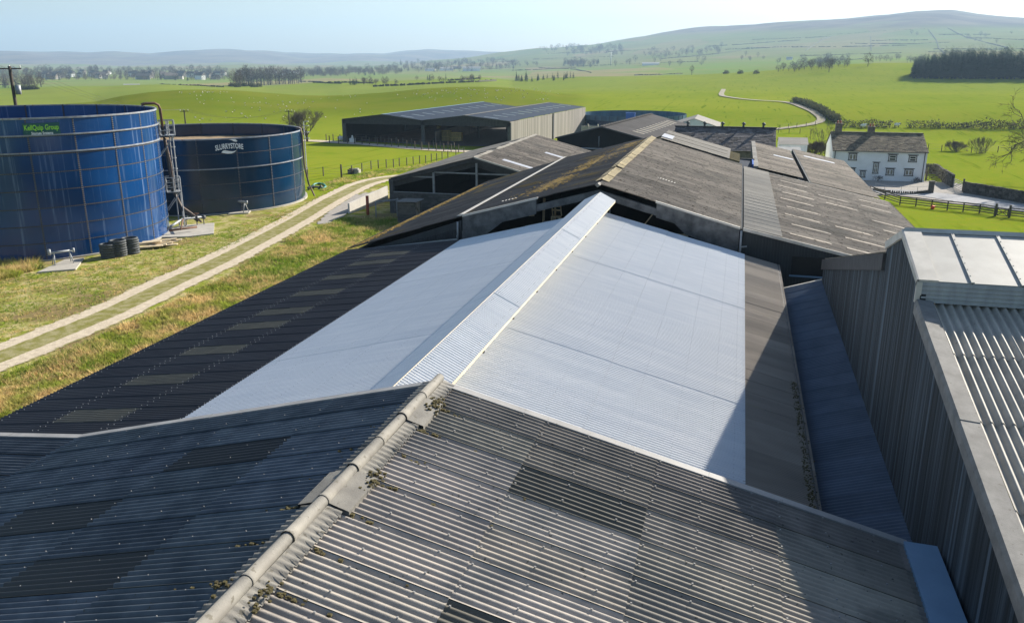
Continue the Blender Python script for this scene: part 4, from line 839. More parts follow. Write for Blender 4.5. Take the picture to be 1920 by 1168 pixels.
q = MB(); a = on_y((704, 379), 79.2); b_ = on_y((744, 375), 80.5); q.tube([a, b_], .09, 8); q.tube([b_, b_+(b_-a)*.06], .16, 8); q.tube([b_*1.0, (b_[0], b_[1], -15.7)], .07, 6); q.tube([a, (a[0], a[1], -15.7)], .07, 6); props(q.build('slurry_pipe', 'pale_rail'), 'pale horizontal pipe on short legs between the concrete wall and the block hut', 'pipe')
# block hut
h0 = gp((746, 419)); hx, hy = h0[0], h0[1]
hut = thing('block_hut', 'small dark block hut with a sloping grey sheet roof beside the open barn', 'hut', (hx+.9, hy+.8, -15.5))
q = MB(); random.seed(2)
for rr in range(9):
    z = -15.55+rr*.225
    for k in range(5):
        t = random.uniform(.8, 1.2); off = .18*(rr % 2)
        xa = hx+max(0, k*.40-off); xb = hx+min(1.85, k*.40+.39-off)
        if xb > xa: q.bx(xa, xb, hy, hy+.2, z, z+.215, (t, t, t)); q.bx(xa, xb, hy+1.6, hy+1.8, z, z+.215, (t, t, t))
    for k in range(4): t = random.uniform(.8, 1.2); q.bx(hx, hx+.19, hy+.2+k*.35, hy+.2+k*.35+.34, z, z+.215, (t, t, t))
q.build('wall', 'block_wall', hut)
q = MB(); 
for k in range(7): t = random.uniform(.8, 1.2); q.bx(hx+1.70, hx+1.76, hy+.2+k*.2, hy+.39+k*.2, -15.5, -13.55, (t, t, t))
q.build('door', 'grey_board', hut); q = MB(); q.beam((hx+1.80, hy+.25, -13.7), (hx+1.80, hy+1.55, -15.0), .14, .05); q.build('brace', 'grey_board', hut)
q = MB(); corr(q, (hx-.15, hy-.2, -13.48), (0, 1, 0), (1, 0, .02), 2.2, 2.2, .146, .02, 1.1, 2.2, seg=6); q.build('roof', 'ridge_cement', hut)
# ------------------------------------------------------------------ twin span straw barn
SHT = .101; TY0, TY1 = 168.4, 223.3; TG = -17.6
def tw(x, y): return x+SHT*(y-TY0)
tb = thing('twin_span_barn', 'twin span barn with navy roofs, open dark front and pale board side wall, holding straw', 'barn', (-60, 195, TG), 'corrugated farm sheds')
prof = [(-81.1, -12.50), (-71.9, -11.40), (-63.2, -12.45), (-53.95, -11.33), (-44.5, -12.32)]
def roofpt(i, y, dz=0): return (tw(prof[i][0], y), y, prof[i][1]+dz)
random.seed(8)
for i in range(4):
    (xa, za), (xb, zb) = prof[i], prof[i+1]; q = MB(); m_ = 55; sub = 6
    for k in range(m_):
        y0, y1 = TY0-.4+k*1.0145, TY0-.4+(k+1)*1.0145; t = random.uniform(.9, 1.1)
        for s_ in range(sub):
            f0, f1 = s_/sub, (s_+1)/sub
            if (k % 5 == 2) and s_ in ((2, 3) if i % 2 else (2, 3)) : continue
            P = lambda f, y, d=0: (tw(xa+(xb-xa)*f, y), y, za+(zb-za)*f+d)
            q.add([P(f0, y0), P(f1, y0), P(f1, y1, .004), P(f0, y1, .004)], [(0, 1, 2, 3)], (t, t, t))
    q.build('roof_slope', 'navy_roof', tb)
    for k in range(m_):
        if k % 5 == 2:
            y0, y1 = TY0-.4+k*1.0145, TY0-.4+(k+1)*1.0145; l = MB(); P = lambda f, y: (tw(xa+(xb-xa)*f, y), y, za+(zb-za)*f+.03)
            l.poly(P(2/6, y0), P(4/6, y0), P(4/6, y1), P(2/6, y1)); l.build('rooflight', 'navy_light', tb)
for i in (1, 3): q = MB(); a, b_ = roofpt(i, TY0-.4, .06), roofpt(i, TY1, .06); q.beam(a, b_, .5, .05); q.build('ridge_cap', 'gutter_cover' if i == 1 else 'ridge_cement', tb)
for i in (0, 2):
    xa, za = prof[i]; xm, zm = prof[i+1]; xb, zb = prof[i+2]; q = MB(); n_ = 60; random.seed(30+i)
    for k in range(n_):
        f0, f1 = k/n_, (k+1)/n_; x0, x1 = xa+(xb-xa)*f0, xa+(xb-xa)*f1
        zt = lambda x: np.interp(x, [xa, xm, xb], [za, zm, zb])-.03
        t = random.uniform(.7, 1.3); q.add([(x0, TY0, -13.42), (x1-.02, TY0, -13.42), (x1-.02, TY0, zt(x1)), (x0, TY0, zt(x0))], [(0, 1, 2, 3)], (t, t, t))
    q.build('fascia', 'dark_fascia', tb)
    q = MB(); q.prism([(xa, za+.08), (xm, zm+.08), (xb, zb+.08), (xb, zb-.06), (xm, zm-.06), (xa, za-.06)], 'y', TY0-.46, TY0-.40); q.build('verge_flashing', 'steel_frame', tb)
for x in (-81.0, -63.2, -44.7): q = MB(); q.bx(x-.35, x+.35, TY0, TY0+.5, TG-.3, -12.6); q.build('post', 'steel_frame', tb)
for x in (-76.2, -72, -67.5, -58.5, -49.2):
    for y in (TY0+18, TY0+36): xx = tw(x if x in (-76.2,) else x, y); q = MB(); q.bx(xx-.2, xx+.2, y, y+.4, TG-.3, -12.4); q.build('post', 'steel_frame', tb)
q = MB(); random.seed(12); k = 0; y = TY0+.1
while y < TY1-.2:
    y2 = y+.62; t = random.uniform(.8, 1.18)
    if not (TY0+27.5 < y < TY0+28.6): q.add([(tw(-44.45, y), y, TG-.6), (tw(-44.45, y2-.05), y2-.05, TG-.6), (tw(-44.45, y2-.05), y2-.05, -12.42), (tw(-44.45, y), y, -12.42), (tw(-44.6, y), y, TG-.6), (tw(-44.6, y2-.05), y2-.05, TG-.6), (tw(-44.6, y2-.05), y2-.05, -12.42), (tw(-44.6, y), y, -12.42)], [(0, 1, 2, 3), (7, 6, 5, 4)], (t, t, t))
    y = y2
q.build('side_wall', 'grey_board', tb)
q = MB(); y = TY0+28; q.bx(tw(-44.75, y), tw(-44.3, y), y-.4, y+.6, TG-.6, -12.4); q.build('post', 'dark_fascia', tb)
q = MB(); q.add([(tw(-81.05, TY0), TY0, TG-.5), (tw(-81.05, TY1), TY1, TG-.5), (tw(-81.05, TY1), TY1, -12.6), (tw(-81.05, TY0), TY0, -12.6)], [(0, 1, 2, 3)])
xb0, xb1 = tw(-81, TY1), tw(-63, TY1); q.bx(xb0, xb1, TY1-.2, TY1, TG-1, -12.5)
for x0, x1 in ((-63, -62.3), (-58.4, -58), (-54.2, -53.7), (-49.6, -49.2), (-45.0, -44.6)): q.bx(tw(x0, TY1), tw(x1, TY1), TY1-.2, TY1, TG-1, -12.5)
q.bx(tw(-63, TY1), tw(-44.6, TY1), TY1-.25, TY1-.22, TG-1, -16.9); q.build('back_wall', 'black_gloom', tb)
q = MB(); q.bx(tw(-63.3, TY0+6), tw(-63.1, TY0+6), TY0+6, TY1, TG-.5, -15.2); q.build('partition', 'grey_board', tb)
q = MB(); random.seed(6); pts = []
for i in range(13):
    for j in range(9):
        f = i/12; g_ = j/8; x = tw(-79+14.5*f, TY0+8+30*g_); h_ = (1.0+2.0*f*math.sin(math.pi*min(1, g_*1.2+.1)))*min(1, 6*g_+.15)+random.uniform(-.12, .12); pts.append((x, TY0+5+38*g_, TG-.2+max(.05, h_)))
q.add(pts, [(i*9+j, (i+1)*9+j, (i+1)*9+j+1, i*9+j+1) for i in range(12) for j in range(8)], smooth=True); props(q.build('silage_heap', 'silage'), 'brown heap of silage filling the dark left bay of the twin span barn', 'silage heap')
q = MB(); q.add([(tw(-80.8, TY0+.3), TY0+.3, -17.42), (tw(-44.7, TY0+.3), TY0+.3, -17.42), (tw(-44.7, TY1), TY1, -17.6), (tw(-80.8, TY1), TY1, -17.6)], [(0, 1, 2, 3)]); q.build('floor', 'block_wall', tb)
def bale(px, py0, py1, px1, Y, lab, grp='straw bales in the twin span barn'):
    a = on_y((px, py1), Y); b_ = on_y((px1, py0), Y); t = thing('straw_bale', lab, 'straw bale', ((a[0]+b_[0])/2, Y+.6, min(a[2], b_[2])), grp)
    q = MB(); n = 7; x0, x1, z0, z1 = a[0]+.03, b_[0]-.03, a[2]+.02, b_[2]-.02
    for k in range(n):
        xa = x0+(x1-x0)*k/n; xb = x0+(x1-x0)*(k+1)/n; j_ = random.uniform(-.03, .03); tt = random.uniform(.85, 1.1); q.bx(xa, xb-.015, Y+j_, Y+1.25, z0, z1+random.uniform(-.03, .02), (tt, tt, tt))
    q.build('straw', 'straw', t)
    for f in (.2, .4, .6, .8): s_ = MB(); zz = z0+(z1-z0)*f; s_.bx(x0-.01, x1+.0, Y-.055, Y-.04, zz-.02, zz+.02); s_.build('twine', 'post_timber', t)
YB = 178.0
bale(823, 245.5, 256, 843.5, YB, 'straw bale at the top left of the stack of four in the open barn')
bale(823.5, 256, 268.5, 843, YB, 'straw bale at the bottom left of the stack of four in the open barn')
bale(843.5, 249, 259, 865, YB, 'straw bale at the top right of the stack of four in the open barn')
bale(843.5, 259, 269, 865, YB, 'straw bale at the bottom right of the stack of four in the open barn')
bale(858, 238, 247, 870, 200, 'bright sunlit straw bale at the far open side of the barn')
bale(819, 234, 245, 824, YB+4, 'narrow end of a straw bale standing left behind the stack of four')
# ------------------------------------------------------------------ dark gabled barn, slate barn and small roofs beyond
db = thing('dark_barn', 'barn with near black gable and charcoal roof carrying a run of tan rooflights', 'barn', (-17, 133, -17.6), 'corrugated farm sheds')
NS = .127; NY0, NY1 = 118.0, 148.0
def nx(x, y): return x+NS*(y-NY0)
nprof = [(-24.6, -10.72), (-18.2, -9.12), (-11.6, -10.77)]
for i in range(2):
    (xa, za), (xb, zb) = nprof[i], nprof[i+1]; q = MB(); random.seed(40+i); m_ = 30; lts = []
    for k in range(m_):
        y0, y1 = NY0-.3+k*1.0, NY0-.3+(k+1)*1.0
        for s_ in range(8):
            f0, f1 = s_/8, (s_+1)/8; t = random.uniform(.9, 1.12); P = lambda f, y, d=0: (nx(xa+(xb-xa)*f, y), y, za+(zb-za)*f+d)
            if i == 1 and k % 2 == 0 and 4 <= k <= 27 and s_ in (4, 5): lts.append((P(f0, y0, .03), P(f1, y0, .03), P(f1, y1, .03), P(f0, y1, .03))); continue
            q.add([P(f0, y0), P(f1, y0), P(f1, y1, .004), P(f0, y1, .004)], [(0, 1, 2, 3)], (t, t, t))
    q.build('roof_slope', 'charcoal_roof', db)
    for a in range(0, len(lts), 2): l = MB(); [l.poly(*z_) for z_ in lts[a:a+2]]; l.build('rooflight', 'tan_light', db)
q = MB(); q.beam((nx(-18.2, NY0-.3), NY0-.3, -9.06), (nx(-18.2, NY1), NY1, -9.06), .6, .05); q.build('ridge_cap', 'charcoal_roof', db)
q = MB(); k = 0; y = NY0+1
while y < NY1-2: q.box((nx(-18.35, y), y, -9.05), (.5, .35, .1)); y += 1.35
q.build('ridge_vent', 'tan_light', db)
q = MB(); q.prism([(-24.4, -10.75), (-18.2, -9.2), (-11.8, -10.8), (-11.8, -18), (-24.4, -18)], 'y', NY0, NY0+.2)
for s_ in (-24.4, -11.9): q.add([(nx(s_, NY0), NY0, -18), (nx(s_, NY1), NY1, -18), (nx(s_, NY1), NY1, -10.8), (nx(s_, NY0), NY0, -10.8)], [(0, 1, 2, 3)])
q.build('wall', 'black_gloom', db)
q = MB(); q.prism([(-24.6, -10.66), (-18.2, -9.04), (-11.6, -10.70), (-11.6, -10.86), (-18.2, -9.22), (-24.6, -10.82)], 'y', NY0-.36, NY0-.3); q.build('verge_flashing', 'steel_frame', db)
q = MB(); q.tube([(-23.5, NY0-.8, -12.0), (-17.5, NY0-.8, -12.05)], .12); q.tube([(-18.5, NY0-.1, -10.4), (-18.5, NY0-.1, -11.8)], .05); q.build('gutter', 'galvanised', db)
sb = thing('slate_barn', 'stone barn with long slate roof and five small ridge vents', 'barn', (-1.6, 113, -17.7))
def slate_slope(name, x0, x1, ya, za, yb, zb, mat, parent, course=.34, wide=.42, step=.022, seed=1):
    b = MB(); random.seed(seed); L_ = math.hypot(yb-ya, zb-za); n = max(1, int(L_/course)); d_ = np.array([0, yb-ya, zb-za])/L_; nn = np.array([0, -d_[2], d_[1]]); nn = nn if nn[2] > 0 else -nn
    for i in range(n):
        x = x0-(wide*.5 if i % 2 else 0)
        while x < x1:
            w_ = wide*random.uniform(.7, 1.3); xa, xb = max(x0, x), min(x1, x+w_); x += w_
            if xb-xa < .05: continue
            t = random.choice([.62, .8, .95, 1.05, 1.2, 1.4]); o_ = np.array([0, ya, za]); l_ = random.uniform(-.01, .014)
            p = [o_+d_*(i*L_/n)+nn*.0, o_+d_*((i+1)*L_/n+.03)+nn*(step+l_)]
            b.add([(xa, p[0][1], p[0][2]), (xb-.012, p[0][1], p[0][2]), (xb-.012, p[1][1], p[1][2]), (xa, p[1][1], p[1][2]), (xa, p[1][1], p[1][2]-step-.02), (xb-.012, p[1][1], p[1][2]-step-.02)], [(0, 1, 2, 3), (3, 2, 5, 4)], (t, t*.98, t*.95))
    return b.build(name, mat, parent)
slate_slope('roof_slope', -7.8, 4.5, 112.0, -8.45, 106.6, -10.75, 'slate', sb, seed=3); slate_slope('roof_slope', -7.8, 4.5, 112.1, -8.45, 117.4, -10.8, 'slate', sb, seed=4)
q = MB(); q.beam((-7.9, 112.05, -8.38), (4.6, 112.05, -8.38), .34, .14); q.build('ridge_cap', 'dark_fascia', sb)
q = MB(); q.bx(-7.7, 4.4, 106.9, 107.2, -18, -10.75); q.bx(-7.7, 4.4, 116.9, 117.2, -18, -10.8)
for x in (-7.7, 4.15): q.prism([(106.9, -10.75), (112, -8.6), (117.2, -10.8), (117.2, -18), (106.9, -18)], 'x', x, x+.25)
q.build('wall', 'stone', sb)
for px in (1289.5, 1321, 1354.5, 1394, 1431.5):
    x = on_y((px, 238), 112)[0]; q = MB(); q.tube([(x, 112.05, -8.4), (x, 112.05, -7.98)], .13, 8); q.tube([(x, 112.05, -7.98), (x, 112.05, -7.86), (x, 112.05, -7.76)], .26, 10, r1=.10); q.box((x+.1, 112.05, -8.02), (.3, .34, .10)); q.build('ridge_vent', 'steel_frame', sb)
def small_shed(name, label, x0, x1, ya, yb, ze, zr, g_, rmat, wmat, axis='x', group=None, cat='shed'):
    t = thing(name, label, cat, ((x0+x1)/2, (ya+yb)/2, g_), group); b = MB(); w_ = MB()
    if axis == 'x':
        ym = (ya+yb)/2; n_ = max(3, int((x1-x0)/1.0))
        for k in range(n_):
            xa, xb = x0+(x1-x0)*k/n_, x0+(x1-x0)*(k+1)/n_; tt = random.uniform(.9, 1.08); b.add([(xa, ya-.2, ze), (xb, ya-.2, ze), (xb, ym, zr), (xa, ym, zr), (xa, yb+.2, ze), (xb, yb+.2, ze)], [(0, 1, 2, 3), (3, 2, 5, 4)], (tt, tt, tt))
        w_.prism([(ya, ze-.04), (ym, zr-.05), (yb, ze-.04), (yb, g_-.5), (ya, g_-.5)], 'x', x0+.15, x1-.15)
    else:
        xm = (x0+x1)/2; n_ = max(3, int((yb-ya)/1.0))
        for k in range(n_):
            y0, y1 = ya+(yb-ya)*k/n_, ya+(yb-ya)*(k+1)/n_; tt = random.uniform(.9, 1.08); b.add([(x0-.2, y0, ze), (x0-.2, y1, ze), (xm, y1, zr), (xm, y0, zr), (x1+.2, y1, ze), (x1+.2, y0, ze)], [(0, 3, 2, 1), (3, 5, 4, 2)], (tt, tt, tt))
        w_.prism([(x0, ze-.04), (xm, zr-.05), (x1, ze-.04), (x1, g_-.5), (x0, g_-.5)], 'y', ya+.15, yb-.15)
    b.build('roof', rmat, t); w_.build('wall', wmat, t); return t
a = on_y((1303, 222), 150); small_shed('small_shed', 'little pale grey roofed shed peeping over the dark barn and slate barn', a[0]-4.0, a[0]+4.0, 149, 160, a[2]-1.35, a[2], -18.3, 'ridge_cement', 'whitewash', 'y')
lb = small_shed('low_shed', 'low building with pale cream roof beside the slate barn, upper of two', 6.45, 11.1, 146.5, 153, -13.5, -12.68, -18.4, 'old_roof_clean', 'whitewash', 'x', 'low pale roofed buildings')
small_shed('low_shed', 'lower, narrower building with pale sheet roof by the purple shrub', 6.1, 9.5, 138.5, 142.5, -13.78, -13.35, -18.3, 'cap_sheet', 'whitewash', 'x', 'low pale roofed buildings')
# ------------------------------------------------------------------ farmhouse
hs = thing('farmhouse', 'white two storey farmhouse with stone slate roof, two chimneys and grey stone framed windows', 'house', (21.2, 145, -18.4))
HX0, HX1, HY, HZ, HE, HRY, HRZ = 14.45, 28.0, 141.8, -18.4, -13.78, 147.4, -11.48
fw = MB()
fw.bx(HX0, HX1, HY, HY+.4, HZ-.3, HE); fw.bx(HX0, HX1, HRY*2-HY-.4, HRY*2-HY, HZ-.3, HE)
for x in (HX0, HX1-.4): fw.prism([(HY+.4, HZ-.3), (HRY*2-HY-.4, HZ-.3), (HRY*2-HY-.4, HE+.10), (HRY, HRZ-.12), (HY+.4, HE+.10)], 'x', x, x+.4)
fw.build('wall', 'whitewash', hs)
slate_slope('roof', HX0-.12, HX1+.12, HRY, HRZ, HY-.25, HE-.02, 'stone_slate', hs, .30, .5, .04, 5); slate_slope('roof', HX0-.12, HX1+.12, HRY+.05, HRZ, HRY*2-HY+.25, HE-.02, 'stone_slate', hs, .30, .5, .04, 6)
q = MB(); q.beam((HX0-.1, HRY, HRZ+.04), (HX1+.1, HRY, HRZ+.04), .35, .14); q.build('ridge_tile', 'stone', hs)
q = MB(); q.bx(HX0-.1, HX1+.1, HY-.36, HY-.24, HE-.12, HE-.01); q.build('gutter', 'dark_fascia', hs)
for px, top, wd_ in ((1572, 229.5, .55), (1633.5, 236, .55)):
    x = on_y((px, 245), HRY)[0]; zt = on_y((px, top), HRY)[2]
    q = MB(); random.seed(int(px))
    z = HRZ-.5
    while z < zt-.35:
        t = random.uniform(.75, 1.15); q.bx(x-wd_+.05, x+wd_-.05, HRY-.42, HRY+.42, z, z+.19, (t, t, t)); z += .2
    q.bx(x-wd_-.02, x+wd_+.02, HRY-.5, HRY+.5, z, z+.1); c_ = q.build('chimney', 'stone', hs)
    for k in (-.22, .22): q = MB(); q.tube([(x+k, HRY, z+.1), (x+k, HRY, z+.5)], .13, 8, r1=.10); q.build('chimney_pot', 'red_pipe', c_)
for x in (HX0+.35, HX1-.35): q = MB(); q.tube([(x, HY-.1, HE-.1), (x, HY-.1, HZ)], .06, 6); q.build('downpipe', 'steel_frame', hs)
def hpx(u, v): return on_y((1560+u/4.867, 180+v/4.867), HY)
def window(u0, u1, v0, v1, kind):
    a = hpx(u0, v1); b_ = hpx(u1, v0); x0, x1, z0, z1 = a[0], b_[0], a[2], b_[2]; fr = .14
    q = MB(); q.bx(x0, x0+fr, HY-.05, HY+.02, z0, z1); q.bx(x1-fr, x1, HY-.05, HY+.02, z0, z1); q.bx(x0+fr, x1-fr, HY-.05, HY+.02, z1-fr, z1); q.bx(x0-.05, x1+.05, HY-.09, HY-.0, z0-.08, z0+.07)
    wobj = q.build('window', 'window_stone', hs)
    q = MB(); q.bx(x0-.14, x1+.14, HY-.16, HY-.0, z1+.02, z1+.12); q.build('hood', 'window_stone', wobj)
    q = MB(); q.bx(x0+fr, x1-fr, HY-.03, HY-.012, z0+.07, z1-fr); q.build('pane', 'glass_dark' if kind == 'd' else 'curtain', wobj)
    q = MB(); t_ = .07; X0, X1, Z0, Z1 = x0+fr, x1-fr, z0+.07, z1-fr
    q.bx(X0, X0+t_, HY-.05, HY-.031, Z0, Z1); q.bx(X1-t_, X1, HY-.05, HY-.031, Z0, Z1); q.bx(X0+t_, X1-t_, HY-.05, HY-.031, Z1-t_, Z1); q.bx(X0+t_, X1-t_, HY-.05, HY-.031, Z0, Z0+t_)
    if kind == 'd': zm = (Z0+Z1)/2; q.bx(X0+t_, X1-t_, HY-.05, HY-.031, zm-.04, zm+.04)
    elif kind == 't': zm = (Z0+Z1)/2; q.bx(X0+t_, X1-t_, HY-.05, HY-.031, zm-.04, zm+.04); q.bx((X0+X1)/2-.03, (X0+X1)/2+.03, HY-.052, HY-.032, Z0+t_, Z1-t_)
    else: xm = (X0+X1)/2; q.bx(xm-.07, xm+.07, HY-.05, HY-.031, Z0+t_, Z1-t_)
    q.build('frame', 'white_paint', wobj)
for wdw in ((147, 232, 525, 585, 'c'), (510, 597, 537, 595, 'd'), (695, 780, 546, 602, 'd'), (367, 432, 610, 705, 't'), (250, 308, 685, 740, 'c'), (487, 570, 665, 722, 'c'), (655, 745, 670, 727, 'c'), (150, 212, 660, 712, 'c')): window(*wdw)
# ------------------------------------------------------------------ slurry tanks
def cyl(b, c, r, z0, z1, n, a0=0, a1=2*math.pi, inward=False, tint=None):
    closed = abs(a1-a0-2*math.pi) < 1e-6; m = n if closed else n+1; an = [a0+(a1-a0)*i/n for i in range(m)]
    vs = [(c[0]+r*math.cos(a), c[1]+r*math.sin(a), z) for z in (z0, z1) for a in an]; k = n
    fs = [(i, (i+1) % m, m+(i+1) % m, m+i) for i in range(k)]
    if inward: fs = [f[::-1] for f in fs]
    b.add(vs, fs, tint, smooth=True)
def tank(name, label, c, r, z0, z1, rings, npan, mat, hoops, phase, fill):
    t = thing(name, label, 'slurry tank', (c[0], c[1], z0), 'round slurry tanks'); random.seed(int(r*10))
    b = MB(); hz = (z1-z0)/rings
    for i in range(rings):
        for k in range(npan):
            a0 = phase+2*math.pi*k/npan; a1 = phase+2*math.pi*(k+1)/npan; tt = random.uniform(.86, 1.12); rr = r+.004*(i % 2)+.003*(k % 2)
            cyl(b, c, rr, z0+i*hz, z0+(i+1)*hz+.02, 10, a0, a1, tint=(tt, tt, tt)); cyl(b, c, rr-.05, z0+i*hz, z0+(i+1)*hz, 10, a0, a1, True, tint=(tt, tt, tt))
    b.build('wall', mat, t)
    b = MB()
    for i in range(1, rings): cyl(b, c, r+.014, z0+i*hz-.045, z0+i*hz+.045, 96)
    for k in range(npan):
        a = phase+2*math.pi*k/npan; cyl(b, c, r+.018, z0, z1, 2, a-.055/r, a+.055/r); cyl(b, c, r-.07, z0, z1, 2, a-.07/r, a+.07/r, True)
    b.build('seam', 'seam_strip', t)
    b = MB()
    for k in range(npan):
        for s_ in (-.035, .035):
            a = phase+2*math.pi*k/npan+s_/r; z = z0+.06
            while z < z1: b.box((c[0]+(r+.03)*math.cos(a), c[1]+(r+.03)*math.sin(a), z), (.035, .035, .035)); z += .16
    for i in range(1, rings):
        n = int(2*math.pi*r/.16)
        for k in range(n): a = 2*math.pi*k/n; b.box((c[0]+(r+.025)*math.cos(a), c[1]+(r+.025)*math.sin(a), z0+i*hz), (.032, .032, .032))
    b.build('bolt', 'hoop', t)['kind'] = 'stuff'
    for z in hoops:
        b = MB(); cyl(b, c, r+.10, z-.05, z+.05, 120); m = 120
        vs = [(c[0]+rr*math.cos(2*math.pi*i/m), c[1]+rr*math.sin(2*math.pi*i/m), z+s_) for rr, s_ in ((r+.02, .05), (r+.10, .05), (r+.02, -.05), (r+.10, -.05)) for i in range(m)]
        b.add(vs, [(i, m+i, m+(i+1) % m, (i+1) % m) for i in range(m)]+[(2*m+i, 2*m+(i+1) % m, 3*m+(i+1) % m, 3*m+i) for i in range(m)]); b.build('hoop', 'hoop', t)
    b = MB(); m = 120; prf = ((r+.07, -.10), (r+.07, .03), (r-.06, .03), (r-.06, -.08)); vs = [(c[0]+rr*math.cos(2*math.pi*i/m), c[1]+rr*math.sin(2*math.pi*i/m), z1+s_) for rr, s_ in prf for i in range(m)]
    b.add(vs, [(a*m+i, a*m+(i+1) % m, (a+1)*m+(i+1) % m, (a+1)*m+i) for a in range(3) for i in range(m)]); b.build('rim', 'hoop', t)
    b = MB(); rn = [0.02, .25, .5, .75, .9, .99]; m = 80; vs = []
    for f in rn:
        for i in range(m): a = 2*math.pi*i/m; vs.append((c[0]+(r-.05)*f*math.cos(a), c[1]+(r-.05)*f*math.sin(a), fill+random.uniform(-.06, .06)*(f < .97)))
    b.add(vs, [(q_*m+i, (q_+1)*m+i, (q_+1)*m+(i+1) % m, q_*m+(i+1) % m) for q_ in range(len(rn)-1) for i in range(m)], smooth=True); b.build('slurry', 'slurry_crust', t)
    b = MB(); cyl(b, c, r+.22, z0-.2, z0+.10, 96); vs = [(c[0]+rr*math.cos(2*math.pi*i/96), c[1]+rr*math.sin(2*math.pi*i/96), z0+.10) for rr in (r, r+.22) for i in range(96)]; b.add(vs, [(i, (i+1) % 96, 96+(i+1) % 96, 96+i) for i in range(96)]); b.build('foundation', 'concrete', t)
    return t
C1, R1, T1 = np.array([-59.76, 62.04]), 10.5, -4.44
C2, R2, T2 = np.array([-58.87, 85.26]), 11.25, -7.92
tk1 = tank('slurry_tank', 'tall bright blue bolted steel slurry tank with two galvanised hoops, at the left edge', C1, R1, -15.5, T1, 8, 20, 'enamel_blue', (T1-1.30, T1-2.62), .13, -9.5)
tk2 = tank('slurry_tank', 'lower navy blue slurry tank with brown crusted top and white swoosh lettering', C2, R2, -15.6, T2, 5, 18, 'enamel_navy', (-10.95,), .05, T2-1.45)
def cyl_hit(p, c, r):
    d = ray(p); A_ = d[0]**2+d[1]**2; B_ = -2*(d[0]*c[0]+d[1]*c[1]); C_ = c@c-r*r; s_ = (-B_-math.sqrt(B_*B_-4*A_*C_))/(2*A_); q = d*s_; return math.atan2(q[1]-c[1], q[0]-c[0]), q[2]
def text_mesh(s, size, bold=0.0):
    cu = bpy.data.curves.new('lettering', 'FONT'); cu.body = s; cu.size = size; cu.align_x = 'CENTER'; cu.align_y = 'CENTER'; cu.offset = bold; cu.resolution_u = 3
    o = bpy.data.objects.new('lettering', cu); COL.objects.link(o); dg = bpy.context.evaluated_depsgraph_get(); me = o.evaluated_get(dg).to_mesh()
    V = [tuple(v.co) for v in me.vertices]; Fc = [tuple(p.vertices) for p in me.polygons]; o.evaluated_get(dg).to_mesh_clear(); bpy.data.objects.remove(o); bpy.data.curves.remove(cu)
    return V, Fc
def wrap_text(s, size, c, r, a0, z0, mat, parent, bold=0.0, xs=1.0, arch=0.0, name='lettering'):
    V, Fc = text_mesh(s, size, bold); b = MB()
    b.add([(c[0]+r*math.cos(a0+x*xs/r), c[1]+r*math.sin(a0+x*xs/r), z0+y-arch*x*x) for x, y, _ in V], Fc); return b.build(name, mat, parent)
a1, z1_ = cyl_hit((77.5, 243.5), C1, R1); a1l, _ = cyl_hit((43, 245), C1, R1); a1r, _ = cyl_hit((112.5, 243), C1, R1)
hw = abs(a1r-a1l)/2; am = (a1l+a1r)/2
q = MB(); cyl(q, C1, R1+.045, z1_-.50, z1_+.50, 12, am-hw, am+hw); sg = q.build('sign', 'sign_green', tk1)
wl_ = 2*hw*(R1+.05)
def fit_text(s, size, width, **k):
    V, _ = text_mesh(s, size); xs_ = [v[0] for v in V]; return width/(max(xs_)-min(xs_))
wrap_text('KellQuip Group', .55, C1, R1+.06, am, z1_+.15, 'lime_ink', sg, .012, fit_text('KellQuip Group', .55, wl_*.92)); wrap_text('Storage Systems', .30, C1, R1+.06, am, z1_-.27, 'white_ink', sg, .008, fit_text('Storage Systems', .30, wl_*.58))
a2, z2_ = cyl_hit((430, 274.5), C2, R2); a2l, _ = cyl_hit((404.5, 276), C2, R2); a2r, _ = cyl_hit((455.5, 273), C2, R2); wl2 = abs(a2r-a2l)*R2
wrap_text('SLURRYSTORE', .74, C2, R2+.05, a2, z2_+.0, 'white_ink', tk2, .018, fit_text('SLURRYSTORE', .74, wl2*1.02), arch=.03)
def swoosh(pts_top, pts_bot):
    b = MB(); A_ = [cyl_hit(p, C2, R2) for p in pts_top]; B_ = [cyl_hit(p, C2, R2) for p in pts_bot]; n = len(A_)
    b.add([(C2[0]+(R2+.05)*math.cos(a), C2[1]+(R2+.05)*math.sin(a), z) for a, z in A_+B_], [(i, n+i, n+i+1, i+1) for i in range(n-1)]); b.build('emblem', 'white_ink', tk2)
swoosh([(421, 260.8), (428, 259.0), (436, 259.4), (441, 261.3), (445, 265.2)], [(421, 261.4), (428, 261.8), (434, 263.2), (438, 265.6), (442, 266.0)])
swoosh([(415, 286), (418, 282.8), (422, 282.0), (430, 283.6), (437, 284.0), (443, 282.4)], [(415.5, 286.6), (420, 287.6), (427, 288.6), (434, 288.2), (439, 286.0), (443, 282.7)])
